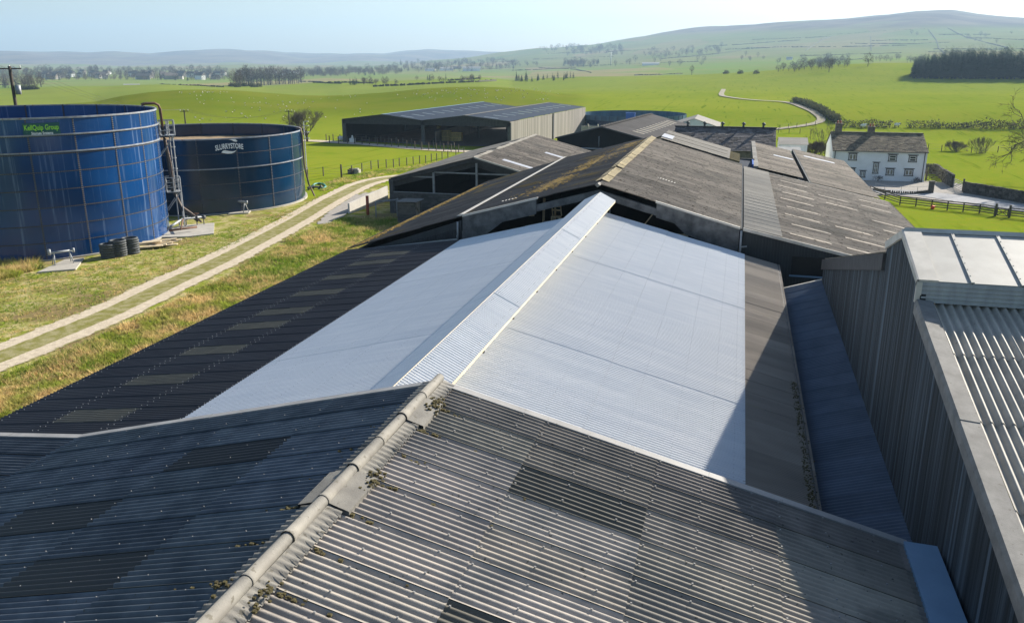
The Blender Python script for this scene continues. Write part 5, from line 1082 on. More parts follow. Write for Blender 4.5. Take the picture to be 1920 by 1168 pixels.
# caged ladder with two platforms and filling pipes on the bright blue tank
ph = math.radians(40); er = np.array([math.cos(ph), math.sin(ph), 0]); et = np.array([-math.sin(ph), math.cos(ph), 0]); ez = np.array([0, 0, 1.0])
def lp(r_, t_, z): return np.array([C1[0], C1[1], 0])+er*(R1+r_)+et*t_+ez*z
lad = thing('access_ladder', 'galvanised ladder with two railed platforms up the side of the bright blue tank', 'ladder', tuple(lp(.7, 0, -15.5)))
def platform(z, parent):
    b = MB(); b.box(lp(.75, 0, z), (1.3, 1.25, .07), (er, et, ez)); p = b.build('platform', 'galvanised', parent)
    b = MB()
    for r_ in (.14, .75, 1.36):
        for t_ in (-.6, .6): b.beam(lp(r_, t_, z), lp(r_, t_, z+1.35), .06, .06)
    b.beam(lp(1.36, 0, z), lp(1.36, 0, z+1.35), .06, .06)
    for h_ in (.45, .9, 1.35):
        b.beam(lp(.14, -.6, z+h_), lp(1.36, -.6, z+h_), .06, .06); b.beam(lp(.14, .6, z+h_), lp(1.36, .6, z+h_), .06, .06); b.beam(lp(1.36, -.6, z+h_), lp(1.36, .6, z+h_), .06, .06)
    b.build('railing', 'galvanised', p)
    b = MB(); b.beam(lp(1.3, -.5, z-.05), lp(.05, -.5, z-1.7), .08, .08); b.beam(lp(1.3, .5, z-.05), lp(.05, .5, z-1.7), .08, .08); b.build('brace', 'galvanised', p)
platform(-6.9, lad); platform(-12.1, lad)
b = MB()
for t_ in (-.25, .25): b.beam(lp(.9, t_, -15.4), lp(.9, t_, -5.6), .06, .06)
z = -15.2
while z < -6: b.beam(lp(.9, -.25, z), lp(.9, .25, z), .04, .04); z += .3
b.build('ladder', 'galvanised', lad)
b = MB()
for t_ in (-.6, .6): b.beam(lp(1.36, t_, -15.5), lp(1.36, t_, -12.1), .07, .07)
b.beam(lp(1.36, -.6, -13.6), lp(1.36, .6, -13.6), .06, .06); b.build('leg', 'galvanised', lad)
b = MB()
for t_ in (-.35, .35): b.beam(lp(1.2, t_, -12), lp(1.2, t_, -6.9), .045, .045)
for zz in (-11, -10, -9, -8): b.tube([lp(.9, -.35, zz), lp(1.1, -.4, zz), lp(1.3, 0, zz), lp(1.1, .4, zz), lp(.9, .35, zz)], .03, 5)
b.build('cage', 'galvanised', lad)
for t_, lab, m_, rr in ((-1.0, 'rusty filling pipe hooked over the rim of the bright blue tank, nearer the sign', 'rust_pipe', .11), (-.3, 'grey green filling pipe hooked over the blue tank rim beside the platform', 'dark_fascia', .10)):
    b = MB(); top = T1+.45; b.tube([lp(-1.2, t_, top-.1), lp(-.9, t_, top), lp(-.1, t_, top+.02), lp(.22, t_, top-.15), lp(.32, t_, top-.5), lp(.36, t_, T1-1.6)] + ([lp(.5, t_, -9), lp(.6, t_, -12), lp(1.4, t_+.3, -14.0), lp(2.6, t_+.2, -15.1)] if t_ == -.3 else []), rr, 8); o_ = b.build('filling_pipe', m_); props(o_, lab, 'pipe')
b = MB(); b.tube([lp(.5, .1, -7.2), lp(.75, .15, -9.5), lp(.8, .2, -12.2), lp(1.3, .1, -13.6), lp(2.2, .0, -14.4), lp(2.9, -.2, -15.2)], .10, 8); props(b.build('slurry_hose', 'hose_brown'), 'brown rubber hose curving down from the blue tank platform to the pipework', 'hose')
def pad(pxs, lab, th=.12):
    P = [gp(p) for p in pxs]; b = MB(); b.slab([(p[0], p[1], p[2]+th) for p in P], (0, 0, 1), th+.1); return props(b.build('concrete_pad', 'concrete'), lab, 'concrete pad', 'concrete pads by the tanks')
pad([(302, 447), (318, 430), (346, 424), (402, 420), (401, 440), (350, 446)], 'concrete pad under the pipework between the two slurry tanks')
pad([(70, 513), (122, 489), (158, 486), (142, 507)], 'concrete pad under the valve stand in front of the bright blue tank')
pad([(428, 403), (440, 395), (475, 393), (466, 401)], 'concrete pad under the valve stand in front of the navy tank')
pw = thing('pipework', 'grey and rusty slurry pipes and valve on the concrete pad between the tanks', 'pipework', tuple(gp((355, 432))))
def g3(px, h): p = gp(px); return np.array([p[0], p[1], p[2]+.12+h])
b = MB(); A_ = g3((322, 437), .5); B_ = g3((345, 426), .7); C_ = g3((384, 423), .7); b.tube([A_, A_+(B_-A_)*.4, B_, C_], .12, 8); b.build('pipe', 'galvanised', pw)
b = MB(); A_ = g3((318, 442), .35); B_ = g3((370, 435), .35); b.tube([A_, B_], .10, 8); b.tube([g3((340, 440), .35), g3((345, 426), .7)], .08, 8); b.build('pipe', 'rust_pipe', pw)
b = MB(); 
for p in ((350, 425), (370, 424), (383, 423)): q_ = g3(p, 0); b.beam(q_, q_+np.array([0, 0, .65]), .07, .07); b.tube([q_+np.array([-.16, 0, .7]), q_+np.array([.16, 0, .7])], .19, 8)
b.build('flange', 'steel_frame', pw)
b = MB(); q_ = g3((371, 424), .75); b.tube([q_, q_+np.array([0, 0, .35])], .04, 6); b.tube([q_+np.array([.2*math.cos(a), .2*math.sin(a), .35]) for a in np.linspace(0, 6.28, 13)], .025, 5); b.build('valve_wheel', 'rust_pipe', pw)
def valve_stand(p, lab, s=1.0, ang=0.0):
    c = gp(p); c = np.array([c[0], c[1], c[2]+.12]); t = thing('valve_stand', lab, 'valve stand', tuple(c), 'valve stands by the tanks'); u = np.array([math.cos(ang), math.sin(ang), 0]); v = np.array([-u[1], u[0], 0])
    def part(n, *bs, m='galvanised'):
        b = MB()
        for f, r_ in bs: b.tube(f, r_*s, 6)
        b.build(n, m, t)
    H_ = 1.05*s
    part('beam', ([c-u*.95*s+ez*H_, c+u*.95*s+ez*(H_-.0)], .10))
    for e in (-.6, .6): part('leg', ([c+u*e*s+ez*H_, c+u*(e+.15*np.sign(e))*s+v*.38*s], .045), ([c+u*e*s+ez*H_, c+u*(e+.15*np.sign(e))*s-v*.38*s], .045))
    part('valve', ([c-u*.95*s+ez*(H_-.15), c-u*.95*s+ez*(H_+.3)], .13), ([c+u*.95*s+ez*(H_-.2*s), c+u*.95*s+ez*(H_+.15)], .12))
valve_stand((119, 497), 'galvanised valve stand leaning on its concrete pad before the bright blue tank', .9, 1.0)
valve_stand((452, 399), 'galvanised trestle valve stand on a pad in front of the navy tank', 1.0, -.25)
for k, (p, n_, lab) in enumerate((((204.5, 483), 6, 'stack of grey ribbed plastic pipe coils by the blue tank, nearest of three'), ((223.5, 480), 7, 'stack of grey ribbed plastic pipe coils by the blue tank, the middle of three'), ((246.5, 475), 7, 'stack of grey ribbed plastic pipe coils by the blue tank, beside the planks'))):
    c = gp(p); t = thing('pipe_coil_stack', lab, 'pipe coils', (c[0], c[1], c[2]), 'stacks of plastic pipe coils')
    for j in range(n_):
        b = MB(); jx, jy = random.uniform(-.03, .03), random.uniform(-.03, .03); rr = .58-.015*(k == 0)*3
        b.tube([(c[0]+jx+rr*math.cos(a), c[1]+jy+rr*math.sin(a), c[2]+.1+j*.19) for a in np.linspace(0, 2*math.pi, 25)], .105, 7, cap=False); b.build('coil', 'plastic_coil', t)
random.seed(14)
labs = ['longest', 'outermost', 'lowest', 'paler', 'split', 'narrow', 'thick', 'crooked', 'short', 'topmost', 'loose', 'hindmost']
for k in range(14):
    p = gp((268+k*3.6+random.uniform(-4, 4), 468-k*.5+random.uniform(-4, 2))); an = random.uniform(.35, .95)+.0; l_ = random.uniform(1.8, 3.2); b = MB(); d_ = np.array([math.cos(an), math.sin(an), random.uniform(-.02, .08)])*l_/2; c = np.array([p[0], p[1], p[2]+.14+.075*(k % 5)]); t = random.uniform(.8, 1.15); b.beam(c-d_, c+d_, .38, .06, (t, t, t)); props(b.build('plank', 'pale_timber'), 'pale timber plank lying loose in the heap at the foot of the bright blue tank', 'plank', 'pale planks by the blue tank')
# hoses at the right of the navy tank
ph2 = math.atan2(*(gp((572, 372))[:2]-C2)[::-1]); 
def l2(r_, t_, z): e = np.array([math.cos(ph2), math.sin(ph2), 0]); f = np.array([-e[1], e[0], 0]); return np.array([C2[0], C2[1], 0])+e*(R2+r_)+f*t_+ez*z
b = MB(); b.tube([l2(-.4, -.3, T2+.25), l2(.1, -.3, T2+.2), l2(.2, -.3, T2-.6), l2(.25, -.3, -12), l2(.6, -.4, -14), l2(1.2, -.6, -15.4)], .10, 7); props(b.build('slurry_hose', 'hose_brown'), 'pale brown hose running down the right edge of the navy tank', 'hose')
lad2 = thing('access_ladder', 'small galvanised ladder with a top cage on the right edge of the navy tank', 'ladder', tuple(l2(.5, .6, -15.6)))
b = MB()
for t_ in (.4, .85): b.beam(l2(.35, t_, -12.5), l2(.35, t_, T2+.9), .05, .05)
z = -12.4
while z < T2: b.beam(l2(.35, .4, z), l2(.35, .85, z), .035, .035); z += .3
b.build('ladder', 'galvanised', lad2)
b = MB()
for zz in (T2-1.0, T2-.3, T2+.4, T2+.9): b.tube([l2(.35, .35, zz), l2(.8, .3, zz), l2(.95, .62, zz), l2(.8, .95, zz), l2(.35, .9, zz)], .03, 5)
b.build('cage', 'galvanised', lad2)
b = MB(); P = [gp(p) for p in ((584, 352), (590, 347), (599, 345.5), (608, 348), (611, 352), (606, 355), (596, 355))]; b.tube([(p[0], p[1], p[2]+.12) for p in P], .11, 7); props(b.build('coiled_hose', 'hose_green'), 'turquoise hose looped on the grass at the right of the navy tank', 'hose')
b = MB(); P = [gp(p) for p in ((579, 357), (588, 355), (602, 355))]; b.tube([(p[0], p[1], p[2]+.28) for p in P], .13, 8)
for p in P: b.beam(p, (p[0], p[1], p[2]+.3), .1, .1); b.tube([(p[0]-.1, p[1], p[2]+.28), (p[0]+.1, p[1], p[2]+.28)], .2, 8)
b.tube([(P[1][0], P[1][1], P[1][2]+.3), (P[1][0], P[1][1], P[1][2]+.7)], .04); props(b.build('pump_coupling', 'steel_frame'), 'dark pipe coupling with a valve beside the looped turquoise hose', 'pipe coupling')
# third tank and concrete panels beyond the straw barn
C3 = np.array([-27.5, 232.0]); tk3 = thing('slurry_tank', 'wide low pale blue tank partly hidden behind the straw barn and dark barn', 'slurry tank', (C3[0], C3[1], -18.6), 'round slurry tanks')
b = MB(); cyl(b, C3, 14.0, -18.8, -14.3, 96); cyl(b, C3, 13.9, -18.8, -14.3, 96, inward=True); b.build('wall', 'tank_pale_blue', tk3); b = MB()
for k in range(40): a = 2*math.pi*k/40; b.beam((C3[0]+14.03*math.cos(a), C3[1]+14.03*math.sin(a), -18.6), (C3[0]+14.03*math.cos(a), C3[1]+14.03*math.sin(a), -14.3), .08, .08)
b.build('seam', 'seam_strip', tk3); b = MB(); cyl(b, C3, 14.1, -16.6, -15.5, 96); b.build('hoop', 'enamel_navy', tk3)  # wide navy band: the shading inside the tank painted as a colour
q_ = on_y((1184, 216), 219.5); b = MB(); b.bx(q_[0]-1.1, q_[0]+1.1, 217.4, 218.2, -18.7, q_[2]+.5); b.bx(q_[0]-1.2, q_[0]+1.2, 217.3, 218.3, q_[2]+.5, q_[2]+.62); props(b.build('water_tank', 'blue_plastic'), 'bright blue box shaped tank standing before the low pale blue tank', 'water tank')
b = MB(); random.seed(19)
x0 = on_y((1098, 230), 200)[0]
for k in range(7): t = random.uniform(.8, 1.1); b.bx(x0-1+k*1.9, x0-1+k*1.9+1.85, 200, 200.25, -18.8, -15.35, (t, t, t))
for k in range(4): b.bx(x0+.5+k*2.3, x0+.8+k*2.3, 199.6, 200, -18.8, -14.9)
props(b.build('panel_wall', 'concrete'), 'grey concrete panel wall below the low pale blue tank', 'wall')
# ------------------------------------------------------------------ fences, walls, gates
def post_fence(name, label, pxs, h, wires=(.35, .7, 1.05), r=.045, lean=.06, group='stock fences', mat='post_timber', seed=1, rail=None, pts=None):
    P = pts if pts is not None else [gp(p) for p in pxs]; c = P[len(P)//2]; t = thing(name, label, 'fence', tuple(c), group); random.seed(seed)
    proto = None
    for p in P:
        if proto is None:
            b = MB(); b.beam((p[0], p[1], p[2]-.1), (p[0], p[1], p[2]+h), r*2, r*2); proto = b.build('post', mat, t); pp = p; proto_base = p
        else:
            o = proto.copy(); COL.objects.link(o); o.parent = t; o.location = (p[0]-pp[0], p[1]-pp[1], p[2]-pp[2]); o.scale = (1, 1, 1)
    b = MB()
    for wz_ in wires:
        for a, c_ in zip(P[:-1], P[1:]):
            if rail: b.beam((a[0], a[1], a[2]+wz_*h), (c_[0], c_[1], c_[2]+wz_*h), rail[0], rail[1])
            else: b.tube([(a[0], a[1], a[2]+wz_*h), (c_[0], c_[1], c_[2]+wz_*h)], .012, 3, cap=False)
    b.build('rail' if rail else 'wire', mat if rail else 'wire', t); return t
def densify(pxs, step):
    P = np.array([gp(p)[:2] for p in pxs]); Q = resample(P, step); return [np.array([q[0], q[1], gz(q[0], q[1])]) for q in Q]
post_fence('wire_fence', 'post and wire fence along the grass bank between the navy tank and the open barn', [(500, 336), (545, 333), (577, 331.5), (606.5, 330.5), (640, 332), (660, 327), (679, 322.5), (696, 318), (709.5, 316), (724.5, 315), (738, 314), (749, 312), (763, 311), (775, 309), (787, 307), (798.5, 306.5), (809, 303), (819, 302), (829, 299), (840, 297), (855, 294), (870, 291)], 1.3, wires=(.3, .55, .9), r=.06)
g_ = gp((640.5, 333)); b = MB(); b.tube([(g_[0], g_[1], g_[2]-.2), (g_[0], g_[1], g_[2]+1.75)], .13, 8); b.tube([(g_[0], g_[1], g_[2]+1.75), (g_[0], g_[1], g_[2]+1.8)], .12, 8); props(b.build('gate_post', 'post_timber'), 'thick dark wooden gate post by the bend of the track', 'gate post')
for i, (p, lab) in enumerate((((660, 326), 'dark concrete block at the fence foot, left of its paler neighbour'), ((669.5, 326), 'pale concrete block at the fence foot beside the darker one'))):
    g_ = gp(p); b = MB()
    b.bx(g_[0]-.5, g_[0]+.45, g_[1]-.4, g_[1]+.4, g_[2]-.1, g_[2]+.62); b.bx(g_[0]-.3, g_[0]+.25, g_[1]-.25, g_[1]+.25, g_[2]+.62, g_[2]+.78); props(b.build('concrete_block', 'concrete' if i else 'block_wall'), lab, 'concrete block', 'blocks by the fence')
post_fence('wire_fence', 'post and wire fence on the near side of the gravel lane below the straw barn', [(618, 268.5), (635, 269.5), (652, 270), (665, 270.5), (679, 271), (693, 272), (708, 273), (722, 274.5), (734.5, 275.5), (747, 276.5), (763, 278), (778, 280), (791, 281.5), (804, 282.5), (818, 283.5), (832, 284.5), (846, 285.5), (860, 286.5)], 1.5, r=.07, seed=2)
post_fence('wire_fence', 'post and wire fence on the far side of the gravel lane below the straw barn', [(612, 264.8), (625, 265.2), (638, 265.8), (667, 266.5), (687, 267.5), (704, 268.5), (715, 269), (729, 270), (743, 271.5), (756, 273), (772, 275), (788, 276.5), (813, 278.5), (826, 280), (840, 281), (852, 282)], 1.5, r=.07, seed=3)
g_ = gp((661, 267.5)); b = MB(); b.box((g_[0], g_[1], g_[2]+.45), (1.0, .9, .9)); b.tube([(g_[0], g_[1], g_[2]+.9), (g_[0], g_[1], g_[2]+1.5)], .28, 7, r1=.12); props(b.build('feed_bag', 'white_paint'), 'white bulk bag standing by the lane fence in front of the straw barn', 'bag')
post_fence('rail_fence', 'dark four rail timber fence along the tarmac drive, ending at the field gate', [(1630, 364), (1658.6, 375), (1687, 384.5), (1716.8, 387.5), (1746, 391.6), (1775.7, 394.7), (1805.5, 397.2), (1836, 400.5), (1864, 405)], 1.12, wires=(.25, .5, .75, .97), r=.06, rail=(.05, .11), seed=4, group='timber rail fences')
post_fence('rail_fence', 'dark timber rail fence right of the field gate, running out of the picture', [(1893, 408), (1925, 412), (1960, 417), (2000, 423)], 1.12, wires=(.25, .5, .75, .97), r=.06, rail=(.05, .11), seed=5, group='timber rail fences')
def gate(name, label, pa, pb, h, mat, bars=5, diag=2, posts=None):
    a, c_ = (gp(p) for p in (pa, pb)); t = thing(name, label, 'gate', tuple((a+c_)/2), 'field gates'); ph_ = posts or h*1.25
    for p in (a, c_): b = MB(); b.beam((p[0], p[1], p[2]-.1), (p[0], p[1], p[2]+ph_), .2, .2); b.build('post', 'post_timber', t)
    d_ = (c_-a); u = d_/np.linalg.norm(d_); a2_, c2_ = a+u*.18, c_-u*.18
    for k in range(bars): z = .15+(h-.2)*k/(bars-1); b = MB(); b.beam(a2_+ez*z, c2_+ez*z, .05, .08); b.build('bar', mat, t)
    b = MB(); b.beam(a2_+ez*.15, a2_+ez*h, .07, .09); b.beam(c2_+ez*.15, c2_+ez*h, .07, .09); b.build('stile', mat, t)
    b = MB(); b.beam(a2_+ez*.15, c2_+ez*(h-.1), .04, .07)
    if diag > 1: b.beam(a2_+ez*(h-.1), c2_+ez*.15, .04, .07)
    b.build('brace', mat, t)
gate('field_gate', 'timber cross braced field gate between two stout posts at the end of the rail fence', (1865.5, 405.5), (1891.5, 408.5), 1.05, 'post_timber', 3, 2, 1.45)
gate('field_gate', 'brown five bar gate between the farmhouse corner and the dry stone wall', (1735, 340), (1767, 340.5), 1.5, 'post_timber', 5, 1, 1.6)
gate('field_gate', 'pale slatted gate set in the dry stone wall below the green field', (1786, 352), (1804.5, 361), 1.4, 'pale_rail', 6, 1, 1.9)
def stone_wall(name, label, pts, h, th=.45, seed=1, step=.55, mat='dry_stone', group='dry stone walls'):
    C_ = resample(np.array(pts)[:, :2], step); b = MB(); random.seed(seed); T = np.gradient(C_, axis=0); T /= np.linalg.norm(T, axis=1)[:, None]
    rows = max(2, int(h/.28))
    for i in range(len(C_)-1):
        for k in range(rows):
            a, c_ = C_[i], C_[i+1]; s_ = random.uniform(-.1, .1); t = random.choice([.6, .85, 1, 1.15, 1.45]); m_ = (a+c_)/2+T[i]*s_; z = gz(*m_); l_ = step*random.uniform(.85, 1.15)
            b.box((m_[0], m_[1], z+h*(k+.5)/rows), (l_, th*(1.1-.35*k/rows)*random.uniform(.9, 1.1), h/rows*random.uniform(.92, 1.04)), ((T[i][0], T[i][1], 0), (-T[i][1], T[i][0], 0), (0, 0, 1)), (t, t, t*.97))
        for q_ in range(2): m_ = C_[i]+T[i]*step*(.25+.5*q_); t = random.choice([.7, 1, 1.3]); b.box((m_[0], m_[1], gz(*m_)+h+.1), (.16, th*.75, random.uniform(.16, .30)), ((T[i][0], T[i][1], 0), (-T[i][1], T[i][0], 0), (0, 0, 1)), (t, t, t))
    return props(b.build(name, mat), label, 'stone wall', group)
stone_wall('dry_stone_wall', 'dark dry stone wall curving along the drive beneath the bright green field', [gp(p) for p in ((1806.5, 362), (1848, 369), (1890, 376.5), (1930, 384), (1990, 394), (2080, 408))], 1.35, seed=2)
stone_wall('dry_stone_wall', 'short length of dry stone wall between the brown gate and the pale slatted gate', [gp(p) for p in ((1769, 341), (1776, 346), (1785, 352))], 1.7, seed=3)
stone_wall('dry_stone_wall', 'brown dry stone wall behind the five bar gate at the corner of the farmhouse', [gp(p) for p in ((1733, 325), (1750, 325.5), (1757, 328), (1768, 338))], 1.4, seed=4)
b = MB(); g_ = gp((1744.5, 363)); b.box((g_[0], g_[1], g_[2]+.8), (.62, .62, 1.6)); b.box((g_[0], g_[1], g_[2]+1.66), (.74, .74, .12)); props(b.build('stone_pillar', 'dry_stone'), 'dark square stone gate pillar at the end of the thin garden railing', 'pillar')
post_fence('garden_railing', 'thin grey metal garden railing on a low kerb in front of the white farmhouse', None, 1.0, wires=(.5, .98), r=.025, rail=(.03, .03), mat='galvanised', seed=6, group='railings', pts=densify([(1640, 357), (1660, 361.5), (1688, 364), (1715, 364.5), (1741, 362.5)], 2.0))
stone_wall('garden_kerb', 'low stone kerb under the thin garden railing before the farmhouse', [gp(p) for p in ((1638, 357.5), (1660, 362.2), (1688, 364.6), (1715, 365.2), (1741, 363.2))], .22, .3, 7, group='kerbs')
b = MB(); g_ = gp((1748.5, 392)); b.tube([(g_[0], g_[1], g_[2]), (g_[0], g_[1], g_[2]+.38)], .20, 12, r1=.27); b.tube([(g_[0]+.27*math.cos(a), g_[1]+.27*math.sin(a), g_[2]+.38) for a in np.linspace(0, 6.28, 15)], .025, 5); props(b.build('bucket', 'orange_plastic'), 'bright orange bucket on the grass below the rail fence', 'bucket')
post_fence('wire_fence', 'post and wire fence across the meadow beyond the slate barn and farmhouse', None, 1.3, r=.06, seed=7, pts=densify([(1459, 250), (1490, 251), (1530, 252), (1562, 253)], 2.6))
post_fence('wire_fence', 'post and wire fence running right below the two bare bushes', None, 1.3, r=.06, seed=8, pts=densify([(1740, 282), (1775, 285), (1810, 287), (1850, 287), (1885, 286), (1925, 287)], 2.8))
post_fence('wire_fence', 'post and wire fence along the lane between meadow and the great green field', None, 1.2, r=.06, seed=9, pts=densify([(1462, 243), (1495, 239.5), (1530, 236), (1570, 236.5), (1600, 238), (1640, 239), (1680, 239.5), (1730, 240), (1780, 240.5), (1840, 241), (1900, 242)], 3.4))
# ------------------------------------------------------------------ poles
def pole(label, p, d, top, cross=1.1, can=False, r=.15):
    rr = ray((p, top)); rr = rr/math.hypot(rr[0], rr[1]); x, y, zt = rr[0]*d, rr[1]*d, rr[2]*d; g_ = gz(x, y); t = thing('power_pole', label, 'power pole', (x, y, g_), 'timber power poles')
    b = MB(); b.tube([(x, y, g_-.3), (x, y, zt)], r, 8, r1=r*.75); b.build('pole', 'bark', t)
    u = np.array([rr[1], -rr[0], 0]); c = np.array([x, y, zt-.25]); b = MB(); b.beam(c-u*cross, c+u*cross, .12, .12); b.build('crossarm', 'bark', t)
    for k in (-.9, 0, .9): b = MB(); q_ = c+u*cross*k; b.tube([q_, q_+ez*.35], .05, 6); b.build('insulator', 'white_paint', t)
    if can: b = MB(); q_ = c+u*.45-ez*2.6; b.tube([q_, q_+ez*.95], .28, 10); b.beam(q_+ez*.5, (x, y, q_[2]+.5), .1, .1); b.build('transformer', 'galvanised', t)
    return c, u, cross
PA = pole('tall timber power pole with crossarm and grey transformer behind the bright blue tank', 17.5, 105, 124.5, 1.05, True, .2)
PB = pole('small timber power pole against the sheep hill, above the gap between the tanks', 345, 172, 206.5, .75)
PC = pole('small timber power pole above the right end of the navy tank', 541, 182, 207, .7)
for i in range(2):
    (c0, u0, k0), (c1, u1, k1) = ((PA, PB), (PB, PC))[i]; b = MB()
    for k in (-.9, 0, .9):
        a, e = c0+u0*k0*k+ez*.35, c1+u1*k1*k+ez*.35; b.tube([a+(e-a)*f-ez*1.6*4*f*(1-f) for f in np.linspace(0, 1, 9)], .012, 3, cap=False)
    props(b.build('power_line', 'wire'), ('three slack wires from the tall pole to the small pole between the tanks', 'three slack wires between the two small poles above the navy tank')[i], 'power line', 'power lines')
# ------------------------------------------------------------------ trees and shrubs
def twigs(b, p, d, l, r, lev, rnd, spread=.55, n=(2, 3), up=.12, thin=.02):
    d = d/np.linalg.norm(d); q = p+d*l; b.tube([p, q], r, 4 if r > .03 else 3, r1=max(thin*.6, r*.66), cap=False)
    if lev == 0: return
    for k in range(rnd.randint(*n)):
        v = np.array([rnd.gauss(0, 1), rnd.gauss(0, 1), rnd.gauss(0, 1)]); v -= d*(v@d); v /= np.linalg.norm(v)+1e-6
        nd = d+v*rnd.uniform(spread*.6, spread*1.3); nd[2] += up; twigs(b, q-d*l*rnd.uniform(0, .35), nd, l*rnd.uniform(.62, .86), max(thin, r*.62), lev-1, rnd, spread, n, up, thin)
def bare_tree(name, label, base, h, lev, seed, cat='tree', mat='twig', spread=.5, stems=1, group=None, thin=.018, trunk=.2, n=(2, 3), up=.12, first=.26):
    rnd = random.Random(seed); t = thing(name, label, cat, tuple(base), group); b = MB(); c = MB(); p = np.array(base, float)
    if stems == 1: b.tube([p-ez*.2, p+ez*h*.12, p+ez*h*.22+np.array([.05*h*.1, 0, 0])], trunk, 7, r1=trunk*.7); b.build('trunk', 'bark', t); top = p+ez*h*.22; starts = [(p+ez*h*rnd.uniform(.12, .22), np.array([rnd.gauss(0, .65), rnd.gauss(0, .65), .85]), trunk*.5) for _ in range(8)]
    else: starts = [(p+np.array([rnd.gauss(0, .09*h), rnd.gauss(0, .09*h), -.1]), np.array([rnd.gauss(0, .7), rnd.gauss(0, .7), 1.0]), trunk) for _ in range(stems)]
    for s_, d_, r_ in starts: twigs(c, s_, d_, h*first, r_, lev, rnd, spread, n, up, thin)
    c.build('crown', mat, t); return t
bare_tree('bare_tree', 'rounded leafless tree standing behind the right end of the navy tank', gp((576, 266)), 8.8, 6, 3, trunk=.26, n=(2, 4), spread=.64, thin=.010, up=.10, first=.22)
bare_tree('bare_tree', 'large leafless tree reaching in from the right edge of the picture', gp((2012, 354)), 21, 7, 8, trunk=.5, n=(2, 3), spread=.75, thin=.016, up=-.02, first=.23)
bare_tree('bare_bush', 'rounded purplish leafless bush in the meadow, left of its bare neighbour', gp((1790, 284)), 4.1, 5, 5, 'bush', 'twig_grey', .42, 40, 'bare bushes', .010, .03, (2, 3), .06, .20)
bare_tree('bare_bush', 'taller open leafless bush in the meadow, right of the rounded purplish one', gp((1838, 288)), 4.8, 5, 6, 'bush', 'twig_grey', .34, 34, 'bare bushes', .010, .03, (1, 3), .2, .25)
bare_tree('purple_shrub', 'dense dark purple shrub by the low pale roofed buildings', gp((1528, 293)), 4.9, 4, 9, 'shrub', 'twig_purple', .6, 34, None, .016, .04, (2, 4), .05, .24)
bare_tree('sapling', 'thin upright bare sapling behind the purple shrub', gp((1548, 293)), 9.0, 5, 10, 'tree', 'twig_grey', .35, 14, None, .010, .03, (1, 3), .3, .24)
for i, (p, h_) in enumerate(((1643, 1.7), (1715, 1.6))): x = on_y((p, 335), HY-.35)[0]; bare_tree('wall_climber', ('straggly bare climber on the farmhouse wall under the tall stair window', 'straggly bare climber on the farmhouse wall below the right windows')[i], (x, HY-.4, -18.35), h_, 3, 20+i, 'climbing plant', 'twig_grey', .8, 6, 'bare climbers', .012, .02, (2, 4), .1, .3)
# far trees: four bare shapes and two conifers, copied
def far_bare(seed, w_, dens):
    rnd = random.Random(seed); b = MB(); c = MB(); b.tube([(0, 0, -.3), (0, 0, 3.5), (.2, 0, 6)], .28, 5, r1=.12, cap=False)
    for _ in range(7): d_ = np.array([rnd.gauss(0, .6), rnd.gauss(0, .6), 1]); d_ /= np.linalg.norm(d_); b.tube([np.array([0, 0, 3+rnd.random()*1.5]), np.array([0, 0, 4])+d_*rnd.uniform(3, 5)], .12, 4, r1=.03, cap=False)
    for _ in range(dens):
        th = rnd.uniform(0, 6.283); u = rnd.uniform(-1, 1); s_ = math.sqrt(1-u*u); rr = rnd.uniform(.35, 1)**.6; o = np.array([w_*rr*s_*math.cos(th), w_*rr*s_*math.sin(th), 5.8+4.2*rr*u*(1.0 if u > 0 else .9)])
        d_ = o-np.array([0, 0, 3.5]); d_ /= np.linalg.norm(d_); d_ += np.array([rnd.gauss(0, .35), rnd.gauss(0, .35), rnd.gauss(0, .3)]); l_ = rnd.uniform(.5, 1.3); v = np.cross(d_, [rnd.gauss(0, 1), rnd.gauss(0, 1), rnd.gauss(0, 1)]); v = v/np.linalg.norm(v)*rnd.uniform(.05, .13); t = rnd.uniform(.7, 1.3)
        c.add([o-v, o+v, o+d_*l_], [(0, 1, 2)], (t, t, t))
    return b, c
def far_conifer(seed, h_, w_):
    rnd = random.Random(seed); b = MB(); c = MB(); b.tube([(0, 0, -.3), (0, 0, h_*.9)], .2, 5, r1=.05, cap=False)
    for _ in range(240):
        f = rnd.random()**.8; z = h_*(.12+.88*f); rr = w_*(1-f)*rnd.uniform(.5, 1.1)+.1; th = rnd.uniform(0, 6.283); o = np.array([rr*math.cos(th)*.3, rr*math.sin(th)*.3, z]); e = np.array([rr*math.cos(th), rr*math.sin(th), z-rr*.35]); v = np.array([-math.sin(th), math.cos(th), 0])*rnd.uniform(.2, .45)*(1.2-f); t = rnd.uniform(.6, 1.5)
        c.add([o, e-v, e+v], [(0, 1, 2)], (t, t, t))
    return b, c
PROTO = {}
def proto(key, b, c, cm):
    me = MB(); nb = len(b.v); me.v = b.v+c.v; me.t = b.t+c.t; me.f = b.f+[tuple(i+nb for i in f) for f in c.f]; me.mi = [0]*len(b.f)+[1]*len(c.f); me.sm = [False]*len(me.f)
    o = me.build('tree', ['bark', cm], base=(0, 0, 0)); PROTO[key] = o.data; bpy.data.objects.remove(o)
for k in range(4): proto('bare%d' % k, *far_bare(60+k, (3.0, 3.8, 3.3, 2.6)[k], (300, 380, 240, 300)[k]), 'twig')
proto('con0', *far_conifer(70, 11, 2.4), 'conifer'); proto('con1', *far_conifer(71, 9, 2.9), 'conifer')
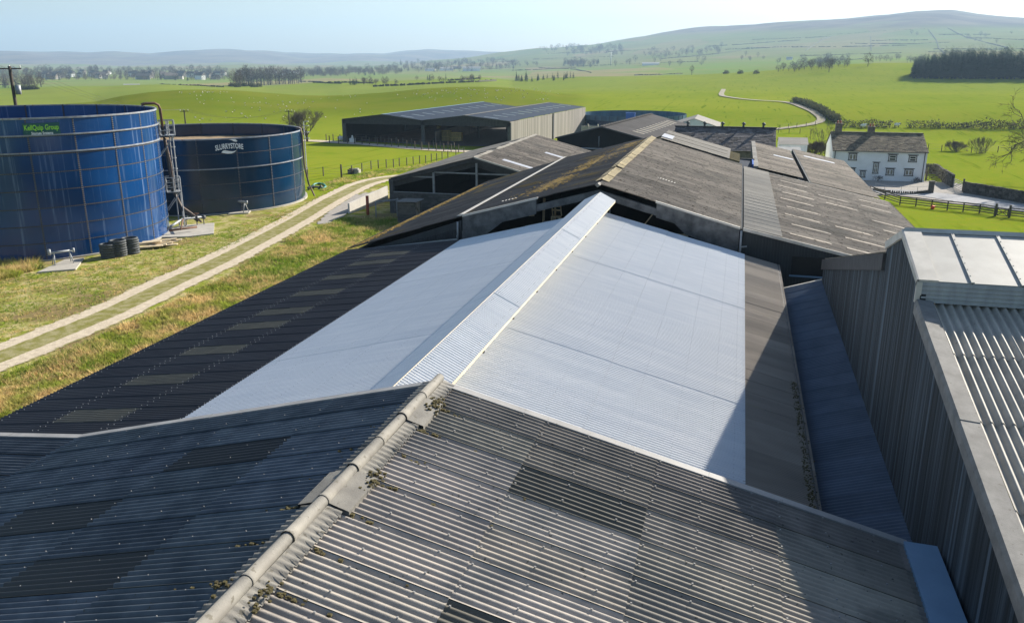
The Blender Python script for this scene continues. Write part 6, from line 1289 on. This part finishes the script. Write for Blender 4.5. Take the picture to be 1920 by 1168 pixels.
def bushy(seed, cm):
    rnd = random.Random(seed); b = MB(); c = MB(); b.tube([(0, 0, -.3), (0, 0, 1)], .15, 4)
    for _ in range(200):
        th = rnd.uniform(0, 6.283); u = rnd.uniform(0, 1); s_ = math.sqrt(1-u*u); rr = rnd.uniform(.5, 1); o = np.array([2.6*rr*s_*math.cos(th), 2.0*rr*s_*math.sin(th), .2+2.8*rr*u]); d_ = np.array([rnd.gauss(0, 1), rnd.gauss(0, 1), rnd.gauss(.5, 1)]); v = np.array([rnd.gauss(0, .4), rnd.gauss(0, .4), rnd.gauss(0, .4)]); t = rnd.uniform(.6, 1.5); c.add([o, o+d_*.45, o+v], [(0, 1, 2)], (t, t, t))
    return b, c
proto('bush0', *bushy(80, 'hedge_leaf'), 'hedge_leaf'); proto('bush1', *bushy(81, 'twig_grey'), 'twig_grey')
HN = {'bare': 10.0, 'con': 10.5, 'bush': 3.0}
def plant(key, p, hpx, label, cat, group, name, hm=None, seed=0, sink=.3):
    g_ = gp(p) if len(p) == 2 else np.array(p)
    if g_ is None: return
    d = math.hypot(g_[0], g_[1]); h_ = hm if hm else hpx*d/F_PX; k = key[:-1]; s_ = h_/HN[k]
    o = bpy.data.objects.new(name, PROTO[key]); COL.objects.link(o); o.location = (g_[0], g_[1], g_[2]+ZO-sink*s_); o.scale = (s_*random.uniform(.85, 1.2), s_*random.uniform(.85, 1.2), s_); o.rotation_euler = (0, 0, random.uniform(0, 6.28)); props(o, label, cat, group); return o
random.seed(77)
def far_wood(name, label, x0, x1, y0, y1, n, h0, h1, kinds, slope=0.0):
    b = MB()
    for i in range(n):
        x = random.uniform(x0, x1); g_ = gp((x, y0+(y1-y0)*random.random()+slope*(x-x0)/(x1-x0)))
        if g_ is None: continue
        k = random.choice(kinds); s_ = random.uniform(h0, h1)*math.hypot(g_[0], g_[1])/F_PX/HN[k[:-1]]; me = PROTO[k]; V = np.array([v.co for v in me.vertices])*s_*np.array([random.uniform(1, 1.4), random.uniform(1, 1.4), 1])+g_-ez*s_*.4
        c_ = 1 if k[:3] == 'con' else 0; b.add(V, [tuple(p.vertices) for p in me.polygons]); b.mi[-len(me.polygons):] = [c_]*len(me.polygons)
    return props(b.build(name, ['twig', 'conifer']), label, 'wood', None, 'stuff')
def cluster(x0, x1, y0, y1, n, h0, h1, kinds, label, group, name='bare_tree', cat='tree', slope=0.0):
    for i in range(n):
        x = random.uniform(x0, x1); f = (x-x0)/max(1, x1-x0); y = y0+(y1-y0)*random.random()+slope*f; plant(random.choice(kinds), (x, y), random.uniform(h0, h1), label, cat, group, name)
BK = ['bare0', 'bare1', 'bare2', 'bare3']; CK = ['con0', 'con1']
# the copse on the hill crest, its trunks told apart
for i in range(44):
    f = i/43; x = 437+f*130+random.uniform(-3, 3); plant(random.choice(BK), (x, 163.5-f*7.5+random.uniform(-1.8, .8)), random.uniform(22, 34)*(1.0 if f < .75 else .8), 'tall leafless tree in the copse on the crest behind the navy tank', 'tree', 'trees of the crest copse', 'bare_tree')
for i in range(12): plant('bush0', (428+random.random()*60, 163+random.uniform(-1, 1)), 7, 'low bush at the foot of the crest copse', 'bush', 'bushes under the crest copse', 'bush')
cluster(0, 85, 163.5, 166, 22, 13, 22, BK+['con0'], 'leafless tree in the wood at the far left behind the pole', 'trees of the left wood')
for i in range(9): plant('bush0', (38+i*3.6, 168.5+random.uniform(-.5, .5)), 7, 'dark bush in the hedge before the far left wood', 'bush', 'bushes before the left wood', 'bush')
far_wood('town_trees', 'mass of bare trees among the roofs of the distant town', 0, 430, 134, 152, 420, 6, 12, BK*3+CK)
far_wood('valley_wood', 'belt of bare woodland beyond the crest copse', 560, 745, 137, 147, 150, 7, 14, BK*3+CK, -6)
far_wood('valley_wood', 'belt of bare woodland between the far farm and the long hill', 745, 970, 121, 138, 180, 6, 11, BK*4+CK, -6)
cluster(655, 672, 158, 160, 5, 12, 17, CK, 'dark conifer in the field row above the straw barn', 'conifers of the field row', 'conifer'); cluster(668, 745, 157, 160, 17, 7, 15, BK, 'bare tree in the field row above the straw barn', 'trees of the field row')
cluster(780, 900, 150.5, 155, 16, 7, 13, BK, 'bare tree along the hedge above the straw barn ridge', 'trees of the middle hedge'); cluster(780, 890, 150.5, 154, 5, 10, 14, CK, 'dark conifer along the hedge above the straw barn ridge', 'conifers of the middle hedge', 'conifer')
cluster(968, 1078, 150.5, 156, 26, 9, 17, CK, 'dark conifer in the row along the field edge left of the long hill', 'conifers of the field edge', 'conifer', slope=-4)
cluster(960, 1010, 118, 126, 9, 6, 10, BK, 'bare tree by the far farm at the foot of the long hill', 'trees by the far farm'); cluster(1010, 1065, 92, 101, 12, 6, 12, BK, 'bare tree on the lower left shoulder of the long hill', 'trees of the hill shoulder'); far_wood('slope_wood', 'dark bare wood on the left slope of the long hill', 1062, 1168, 90, 106, 70, 6, 11, BK)
far_wood('hill_wood', 'strip of bare trees crossing the middle of the long hill', 1205, 1352, 96, 111, 60, 5, 9, BK, -6)
far_wood('dark_clump', 'dark mixed clump of trees below the slope wood', 1056, 1122, 119, 127, 46, 8, 13, CK*2+BK)
far_wood('field_wood', 'row of bare trees at the field edge left of the dark plantation', 1480, 1590, 122, 137, 46, 8, 14, BK, -9); cluster(1200, 1355, 98, 113, 6, 6, 11, BK, 'bare tree in the hedgerows crossing the long hill', 'trees of the hill hedgerows', slope=-8)
cluster(1150, 1330, 115, 126, 11, 8, 13, BK, 'bare tree above the white farm sheds on the hill foot', 'trees of the hill foot'); cluster(1435, 1590, 121, 138, 26, 10, 17, BK, 'bare tree along the field edge left of the dark plantation', 'trees of the field edge', slope=-10)
cluster(1390, 1470, 103, 118, 7, 6, 10, BK, 'bare tree in the middle fields of the long hill', 'trees of the hill middle'); cluster(1640, 1760, 113, 120, 18, 7, 12, BK, 'bare tree behind the lone field tree, before the plantation', 'trees before the plantation'); cluster(1700, 1915, 62, 84, 11, 5, 9, BK, 'bare tree high on the right shoulder of the long hill', 'trees of the right shoulder')
plant('bare1', (1627, 126), 24, 'lone round leafless tree on the crest of the great green field', 'tree', None, 'bare_tree'); plant('bare0', (1554, 137), 24, 'leafless tree casting a shadow at the crest, left of the lone round tree', 'tree', None, 'bare_tree'); plant('bare3', (1297, 141), 17, 'leafless tree on the field crest above the hill lane', 'tree', None, 'bare_tree')
for x in (1361, 1388, 1418): plant('bush0', (x, 139), 7, 'dark round bush on the crest of the great green field', 'bush', 'bushes of the field crest', 'bush')
# conifer plantation: one mass
b = MB(); rnd = random.Random(5); src = [far_conifer(70, 11, 2.4)[1], far_conifer(71, 10, 2.6)[1]]
for i in range(620):
    x = rnd.uniform(1711, 1990); f = rnd.random()**1.4; g_ = gp((x, 148.3-f*9+(x-1711)*.005))
    if g_ is None: continue
    s_ = rnd.uniform(.85, 1.25)*(1.35 if x > 1760 else 1.2)*min(1, .8+(x-1711)/250); k = rnd.choice(src); n = len(k.v)//3; step = 2
    for j in range(0, n, step): vs = [np.array(k.v[3*j+q_])*s_*np.array([1.3, 1.3, 1])+g_ for q_ in range(3)]; t = rnd.uniform(.6, 1.4); b.add(vs, [(0, 1, 2)], (t, t, t))
    b.tube([g_, g_+ez*8*s_], .3, 3, cap=False)
props(b.build('plantation', 'conifer'), 'dense dark blue green conifer plantation at the right edge of the green field', 'wood', None, 'stuff')
# hedges
def hedge(name, label, pxs, w_, h_, mat, group, seed=1, dens=26, cat='hedge'):
    P = [gp(p) for p in pxs]; P = [p for p in P if p is not None]
    if len(P) < 2: return
    C_ = resample(np.array(P)[:, :2], max(.8, w_*.8)); b = MB(); rnd = random.Random(seed); z = ground_many(C_[:, 0], C_[:, 1])
    for (x, y), z_ in zip(C_, z):
        m_ = rnd.uniform(.75, 1.15)
        for _ in range(dens):
            o = np.array([x+rnd.gauss(0, w_*.4), y+rnd.gauss(0, w_*.4), z_-.2+h_*m_*rnd.random()]); v = np.array([rnd.gauss(0, .3), rnd.gauss(0, .3), rnd.gauss(0, .3)])*w_; u = np.array([rnd.gauss(0, .3), rnd.gauss(0, .3), rnd.gauss(0.2, .3)])*w_; u *= .55; v *= .55; t = rnd.uniform(.55, 1.5); b.add([o, o+u, o+v], [(0, 1, 2)], (t, t, t))
    return props(b.build(name, mat), label, cat, group)
hedge('lane_hedge', 'dark green clipped hedge beside the bend of the hill lane', [(1489, 193), (1510, 198), (1530, 206), (1548, 216), (1560, 224), (1572, 231)], 1.6, 1.9, 'hedge_leaf', 'near hedges', 1, 150)
for i, (xa, xb, lab) in enumerate(((1577, 1612, 'scrubby hedge behind the left chimney of the farmhouse'), (1618, 1668, 'scrubby hedge behind the roof ridge of the farmhouse'), (1705, 1752, 'thicker green hedge right of the farmhouse on the field edge'), (1754, 1800, 'dark hedge stretch above the rounded purplish bush'), (1806, 1850, 'thin brown hedge stretch above the open bare bush'), (1856, 1935, 'dark low hedge running out at the right edge'))):
    hedge('hedgerow', lab, [(xa, 238+.012*(xa-1577)), ((xa+xb)/2, 238.4+.012*(xa-1577)), (xb, 238.6+.012*(xb-1577))], 1.3, 1.7+.3*(i % 3), 'hedge_leaf' if i % 3 != 1 else 'twig_grey', 'near hedges', 10+i, 90)
Z8 = lambda *q: [(960+x/2, y/2) for x, y in q]
walls = [Z8((1080, 211), (1330, 204), (1460, 200)), Z8((1345, 140), (1347, 195)), Z8((1270, 165), (1500, 166), (1650, 161)), Z8((1560, 112), (1590, 150), (1600, 182), (1625, 206)), Z8((1630, 106), (1700, 140), (1790, 165), (1860, 181)), Z8((1580, 186), (1860, 183)), Z8((1100, 192), (1160, 152), (1200, 136)), Z8((1180, 134), (1400, 118), (1560, 111)), Z8((1350, 154), (1560, 151)), Z8((880, 182), (1090, 176)), Z8((900, 151), (1040, 146), (1180, 140)), Z8((800, 187), (960, 181)), Z8((640, 216), (780, 201)), Z8((360, 196), (560, 186)), Z8((1700, 142), (1920, 151)), Z8((1600, 131), (1800, 131)), Z8((1150, 230), (1330, 222)), Z8((560, 222), (760, 205), (860, 190)), Z8((0, 222), (120, 205), (300, 195)), Z8((250, 250), (480, 240), (700, 232)), Z8((460, 284), (560, 282), (640, 278)), Z8((100, 255), (240, 262), (300, 275)),
    [(300, 159), (340, 161), (420, 164)], [(560, 153), (650, 156), (700, 157)], [(700, 163), (800, 158), (930, 152)], [(580, 156), (640, 157.5)], [(0, 160), (60, 158)], [(840, 152), (900, 148)], [(610, 138), (700, 134)], [(820, 124), (960, 116)], [(960, 133), (1080, 128)], [(880, 132), (955, 128)], [(1480, 90), (1700, 86)], [(1740, 98), (1920, 92)], [(1330, 88), (1500, 76)], [(1560, 104), (1690, 100)], [(1000, 112), (1150, 107)]]
for i, pl in enumerate(walls):
    d_ = gp(pl[0]); 
    if d_ is None: continue
    dd = math.hypot(d_[0], d_[1]); P = []
    for a, c_ in zip(pl[:-1], pl[1:]):
        for f in np.linspace(0, 1, 9)[:-1]: P.append((a[0]+(c_[0]-a[0])*f, a[1]+(c_[1]-a[1])*f+math.sin(a[0]+f*9)*.25))
    P.append(pl[-1]); G_ = [gp(p) for p in P]; G_ = [g_ for g_ in G_ if g_ is not None]
    if len(G_) < 2: continue
    b = MB(); rnd = random.Random(i); hh = max(1.2, dd*.00065)
    for a, c_ in zip(G_[:-1], G_[1:]):
        if np.linalg.norm(a-c_) > dd*.12: continue
        n = 5
        for k in range(n):
            if rnd.random() < .12: continue
            p_, q_ = a+(c_-a)*k/n, a+(c_-a)*(k+1)/n; h_ = hh*rnd.uniform(.6, 1.3); b.beam((p_[0], p_[1], gz(p_[0], p_[1])+h_*.35), (q_[0], q_[1], gz(q_[0], q_[1])+h_*.35), hh*.8, h_)
    if b.v: props(b.build('field_hedge', 'far_hedge'), 'dark hedge or wall line dividing the far fields', 'hedge', 'far field boundaries')
# ------------------------------------------------------------------ distant buildings
def house_mesh(w_, l_, h_, wm, rm):
    b = MB(); b.bx(-l_/2, l_/2, -w_/2, w_/2, -1, h_); b.cur = 1; b.add([(-l_/2-.3, -w_/2-.3, h_-.1), (l_/2+.3, -w_/2-.3, h_-.1), (l_/2+.3, 0, h_+w_*.42), (-l_/2-.3, 0, h_+w_*.42), (-l_/2-.3, w_/2+.3, h_-.1), (l_/2+.3, w_/2+.3, h_-.1)], [(0, 1, 2, 3), (3, 2, 5, 4), (0, 3, 4), (1, 5, 2)]); b.bx(-l_/2+.3, -l_/2+1.2, -.5, .5, h_+w_*.3, h_+w_*.42+1.1)
    o = b.build('house', [wm, rm], base=(0, 0, 0)); m = o.data; bpy.data.objects.remove(o); return m
MT['town_grey'] = surf('town_grey', (.30, .28, .25), (.22, .2, .18), nscale=.1, rough=.9)
HM = [house_mesh(7, 9, 5, 'town_wall', 'town_roof'), house_mesh(8, 18, 5.2, 'town_grey', 'town_roof'), house_mesh(7, 12, 5.5, 'whitewash', 'town_roof'), house_mesh(14, 30, 5, 'whitewash', 'cap_sheet')]
random.seed(91)
def town(n, x0, x1, y0, y1, lab, grp, ks, sc0=1.0):
    for i in range(n):
        g_ = gp((random.uniform(x0, x1), random.uniform(y0, y1)))
        if g_ is None: continue
        o = bpy.data.objects.new('house', random.choice([HM[k] for k in ks])); COL.objects.link(o); o.location = (g_[0], g_[1], g_[2]+ZO); s_ = sc0*random.uniform(.8, 1.25); o.scale = (s_, s_, s_); o.rotation_euler = (0, 0, random.uniform(-.7, .9)); props(o, lab, 'house', grp)
town(58, 60, 420, 139, 151, 'small house in the distant town at the left', 'houses of the distant town', (0, 1, 2, 1, 0)); town(10, 440, 560, 137, 143, 'small house in the distant town beyond the crest copse', 'houses beyond the copse', (0, 1, 2))
def big_shed(px, l_px, h_px, lab, rot=0.0, rm='cap_sheet', wm='whitewash'):
    g_ = gp(px); d = math.hypot(g_[0], g_[1]); l_ = l_px*d/F_PX; h_ = h_px*d/F_PX; w_ = l_*.45; t = thing('farm_shed', lab, 'shed', (g_[0], g_[1], g_[2]), 'far pale farm sheds'); az = math.atan2(g_[0], g_[1]); t.rotation_euler = (0, 0, -az+rot)
    b = MB(); b.bx(g_[0]-l_/2, g_[0]+l_/2, g_[1], g_[1]+w_, g_[2]-2, g_[2]+h_*.6); b.build('wall', wm, t)
    b = MB(); x0, x1 = g_[0]-l_/2-.5, g_[0]+l_/2+.5; b.add([(x0, g_[1]-.5, g_[2]+h_*.58), (x1, g_[1]-.5, g_[2]+h_*.58), (x1, g_[1]+w_/2, g_[2]+h_), (x0, g_[1]+w_/2, g_[2]+h_), (x0, g_[1]+w_+.5, g_[2]+h_*.58), (x1, g_[1]+w_+.5, g_[2]+h_*.58)], [(0, 1, 2, 3), (3, 2, 5, 4), (0, 3, 4), (1, 5, 2)]); b.build('roof', rm, t)
big_shed((884, 134), 32, 8, 'largest pale shed of the far farm above the straw barn'); big_shed((838, 133), 24, 6, 'middle pale shed of the far farm, left of the largest', .15); big_shed((806, 133.5), 18, 5, 'smallest pale shed at the left end of the far farm', -.1); big_shed((858, 130), 14, 5, 'dull roofed shed set behind the others of the far farm', .2, 'town_roof', 'town_grey'); big_shed((1220, 122.5), 30, 4.5, 'long white shed low on the slope of the long hill'); big_shed((247, 161), 24, 2.5, 'low flat pale shed in the green fields left of the copse')
big_shed((1480, 113), 10, 5, 'tiny white farmhouse among trees on the long hill')
g_ = gp((1145, 123)); d = math.hypot(g_[0], g_[1]); b = MB(); hh = 23*d/F_PX; b.tube([g_, g_+ez*hh], 1.3, 6, r1=.7); b.beam(g_+ez*(hh-1)+np.array([-3, 0, 0]), g_+ez*(hh-1)+np.array([3, 0, 0]), 1.0, 1.0); props(b.build('mast', 'white_paint'), 'thin white mast standing at the foot of the long hill', 'mast')
# ------------------------------------------------------------------ sheep
def sheep_parts():
    b = MB(); b.smooth = True
    def ell(c, s_, n=8, m=6):
        vs = [(c[0]+s_[0]*math.cos(2*math.pi*i/n)*math.sin(math.pi*(j+.5)/m), c[1]+s_[1]*math.sin(2*math.pi*i/n)*math.sin(math.pi*(j+.5)/m), c[2]+s_[2]*math.cos(math.pi*(j+.5)/m)) for j in range(m) for i in range(n)]
        b.add(vs, [(j*n+i, (j+1)*n+i, (j+1)*n+(i+1) % n, j*n+(i+1) % n) for j in range(m-1) for i in range(n)]+[tuple(range(n))[::-1], tuple((m-1)*n+i for i in range(n))], smooth=True)
    ell((0, 0, .62), (.55, .27, .30)); ell((.48, 0, .80), (.20, .16, .20)); b.cur = 1; ell((.68, 0, .72), (.17, .085, .10))
    for e in (-1, 1): b.beam((.58, e*.06, .84), (.56, e*.19, .84), .05, .09)
    for x in (-.34, .32):
        for y in (-.13, .13): b.beam((x, y, 0), (x+(.02 if x > 0 else -.03), y, .48), .065, .065)
    o = b.build('sheep', ['wool', 'sheep_face'], base=(0, 0, 0)); m = o.data; bpy.data.objects.remove(o); return m
SM = sheep_parts(); random.seed(33)
def flock(n, x0, x1, y0, y1, lab, grp, s0=.40, ok=None):
    k = 0
    while k < n:
        p = (random.uniform(x0, x1), random.uniform(y0, y1)); g_ = gp(p); k += 1
        if g_ is None: continue
        o = bpy.data.objects.new('sheep', SM); COL.objects.link(o); o.location = (g_[0], g_[1], g_[2]+ZO-.03+(.0)); s_ = s0*random.uniform(.7, 1.2); o.scale = (s_, s_, s_); o.rotation_euler = (0, 0, random.uniform(0, 6.28)); props(o, lab, 'sheep', grp)
flock(85, 355, 700, 180, 228, 'white sheep on the hill behind the navy tank, one of a scattered flock', 'sheep of the left hill'); flock(60, 740, 1050, 169, 190, 'white sheep on the rounded hill above the straw barn', 'sheep of the right hill'); flock(40, 820, 1010, 165.5, 172, 'white sheep along the crest of the rounded hill above the straw barn', 'sheep of the crest'); flock(16, 330, 430, 172, 178, 'white sheep near the crest below the copse', 'sheep below the copse')
for p, lab in (((1618, 241), 'white sheep lying in the meadow behind the farmhouse, between the chimneys'), ((1681, 239.5), 'white sheep lying in the meadow to the right of the farmhouse ridge'), ((640, 266), 'white sheep grazing by the lane at the corner of the straw barn')):
    g_ = gp(p); o = bpy.data.objects.new('sheep', SM); COL.objects.link(o); o.location = (g_[0], g_[1], g_[2]+ZO-.15); o.scale = (1.5, 1.5, 1.5); o.rotation_euler = (0, 0, .3); props(o, lab, 'sheep')
# ------------------------------------------------------------------ rough grass
rnd = np.random.default_rng(5); b = MB(); V = []; Fc = []; Tn = []
def tufts(poly, n, h0, h1, straw, name, label, w_=.03, clump=9):
    P = np.array([gp(p)[:2] for p in poly]); lo, hi = P.min(0), P.max(0); out = []
    def inside(q):
        c = False; j = len(P)-1
        for i in range(len(P)):
            if (P[i][1] > q[1]) != (P[j][1] > q[1]) and q[0] < (P[j][0]-P[i][0])*(q[1]-P[i][1])/(P[j][1]-P[i][1])+P[i][0]: c = not c
            j = i
        return c
    while len(out) < n:
        q = lo+(hi-lo)*rnd.random(2)
        if inside(q): out.append(q)
    out = np.array(out); z = ground_many(out[:, 0], out[:, 1]); b = MB()
    for (x, y), z_ in zip(out, z):
        H_ = rnd.uniform(h0, h1)*(.6+.8*(math.sin(x*.9)*math.cos(y*.7)*.5+.5)); s_ = rnd.random() < (1.5 if y < 42 else .75 if y > 55 else 1.1)*straw*(.5+1.0*(math.sin(x*.35+1)*math.sin(y*.31)*.5+.5)); g_ = rnd.uniform(.7, 1.35); t = (g_*1.3, g_*1.18, g_*1.05) if s_ else (g_*.66, g_*.86, g_*.42)
        lx, ly = rnd.normal(0, .5, 2)
        for k in range(clump):
            a = rnd.uniform(0, 6.283); r_ = rnd.uniform(0, .16); bx_, by_ = x+r_*math.cos(a), y+r_*math.sin(a); ll = H_*rnd.uniform(.6, 1.2); dx, dy = math.cos(a)*.5+lx*.6, math.sin(a)*.5+ly*.6; px_, py_ = -math.sin(a)*w_, math.cos(a)*w_
            b.add([(bx_-px_, by_-py_, z_-.02), (bx_+px_, by_+py_, z_-.02), (bx_+dx*ll, by_+dy*ll, z_+ll*.75)], [(0, 1, 2)], t)
    return props(b.build(name, 'grass_blade'), label, 'grass', None, 'stuff')
tufts([(-160, 830), (-60, 735), (0, 708), (150, 650), (300, 580), (420, 522), (540, 452), (600, 425), (650, 412), (740, 410), (760, 440), (660, 480), (560, 530), (380, 620), (180, 720), (0, 800)], 11000, .18, .44, .72, 'rough_grass', 'long straw and green rough grass between the farm track and the dark roof')
tufts([(-100, 640), (0, 520), (70, 512), (150, 506), (260, 470), (320, 452), (420, 430), (500, 405), (560, 390), (590, 372), (620, 355), (560, 400), (430, 465), (300, 520), (150, 590), (0, 640)], 4200, .07, .18, .5, 'short_grass', 'short patchy green and brown grass between the tanks and the farm track', .025, 7)
tufts([(-60, 508), (0, 492), (70, 488), (80, 503), (0, 528), (-60, 540)], 700, .35, .75, .9, 'dead_stalks', 'tall dead grass stalks along the foot of the bright blue tank', .025, 8)
tufts([(600, 345), (640, 334), (680, 325), (740, 317), (800, 308), (850, 298), (860, 304), (790, 320), (730, 327), (690, 334), (650, 346), (600, 362)], 1500, .15, .4, .55, 'verge_grass', 'tussocky grass bank under the wire fence above the bend of the track', .035, 8)
tufts([(760, 420), (790, 392), (820, 376), (840, 378), (820, 392), (780, 412)], 350, .2, .45, .7, 'hut_grass', 'long grass behind the small block hut', .03, 8)
# ------------------------------------------------------------------ haze: the air over the whole valley
hz = bpy.data.meshes.new('haze'); xh, yl_, yh, z0h, z1h = 9900.0, -9900.0, 9900.0, -110.0, 420.0
hz.from_pydata([(x, y, z) for x in (-xh, xh) for y in (yl_, yh) for z in (z0h, z1h)], [], [(0, 1, 3, 2), (4, 6, 7, 5), (0, 4, 5, 1), (2, 3, 7, 6), (0, 2, 6, 4), (1, 5, 7, 3)])
hm = bpy.data.materials.new('haze'); hm.use_nodes = True; N = hm.node_tree.nodes; N.remove(N['Principled BSDF']); pv = N.new('ShaderNodeVolumePrincipled'); pv.inputs['Color'].default_value = (.50, .74, 1.0, 1); pv.inputs['Density'].default_value = HAZE; pv.inputs['Anisotropy'].default_value = .2; hm.node_tree.links.new(pv.outputs[0], N['Material Output'].inputs['Volume']); hz.materials.append(hm)
ho = bpy.data.objects.new('haze', hz); COL.objects.link(ho); ho['kind'] = 'stuff'; ho['label'] = 'pale blue haze over the whole valley'
sc.cycles.volume_bounces = 0; sc.cycles.max_bounces = 6
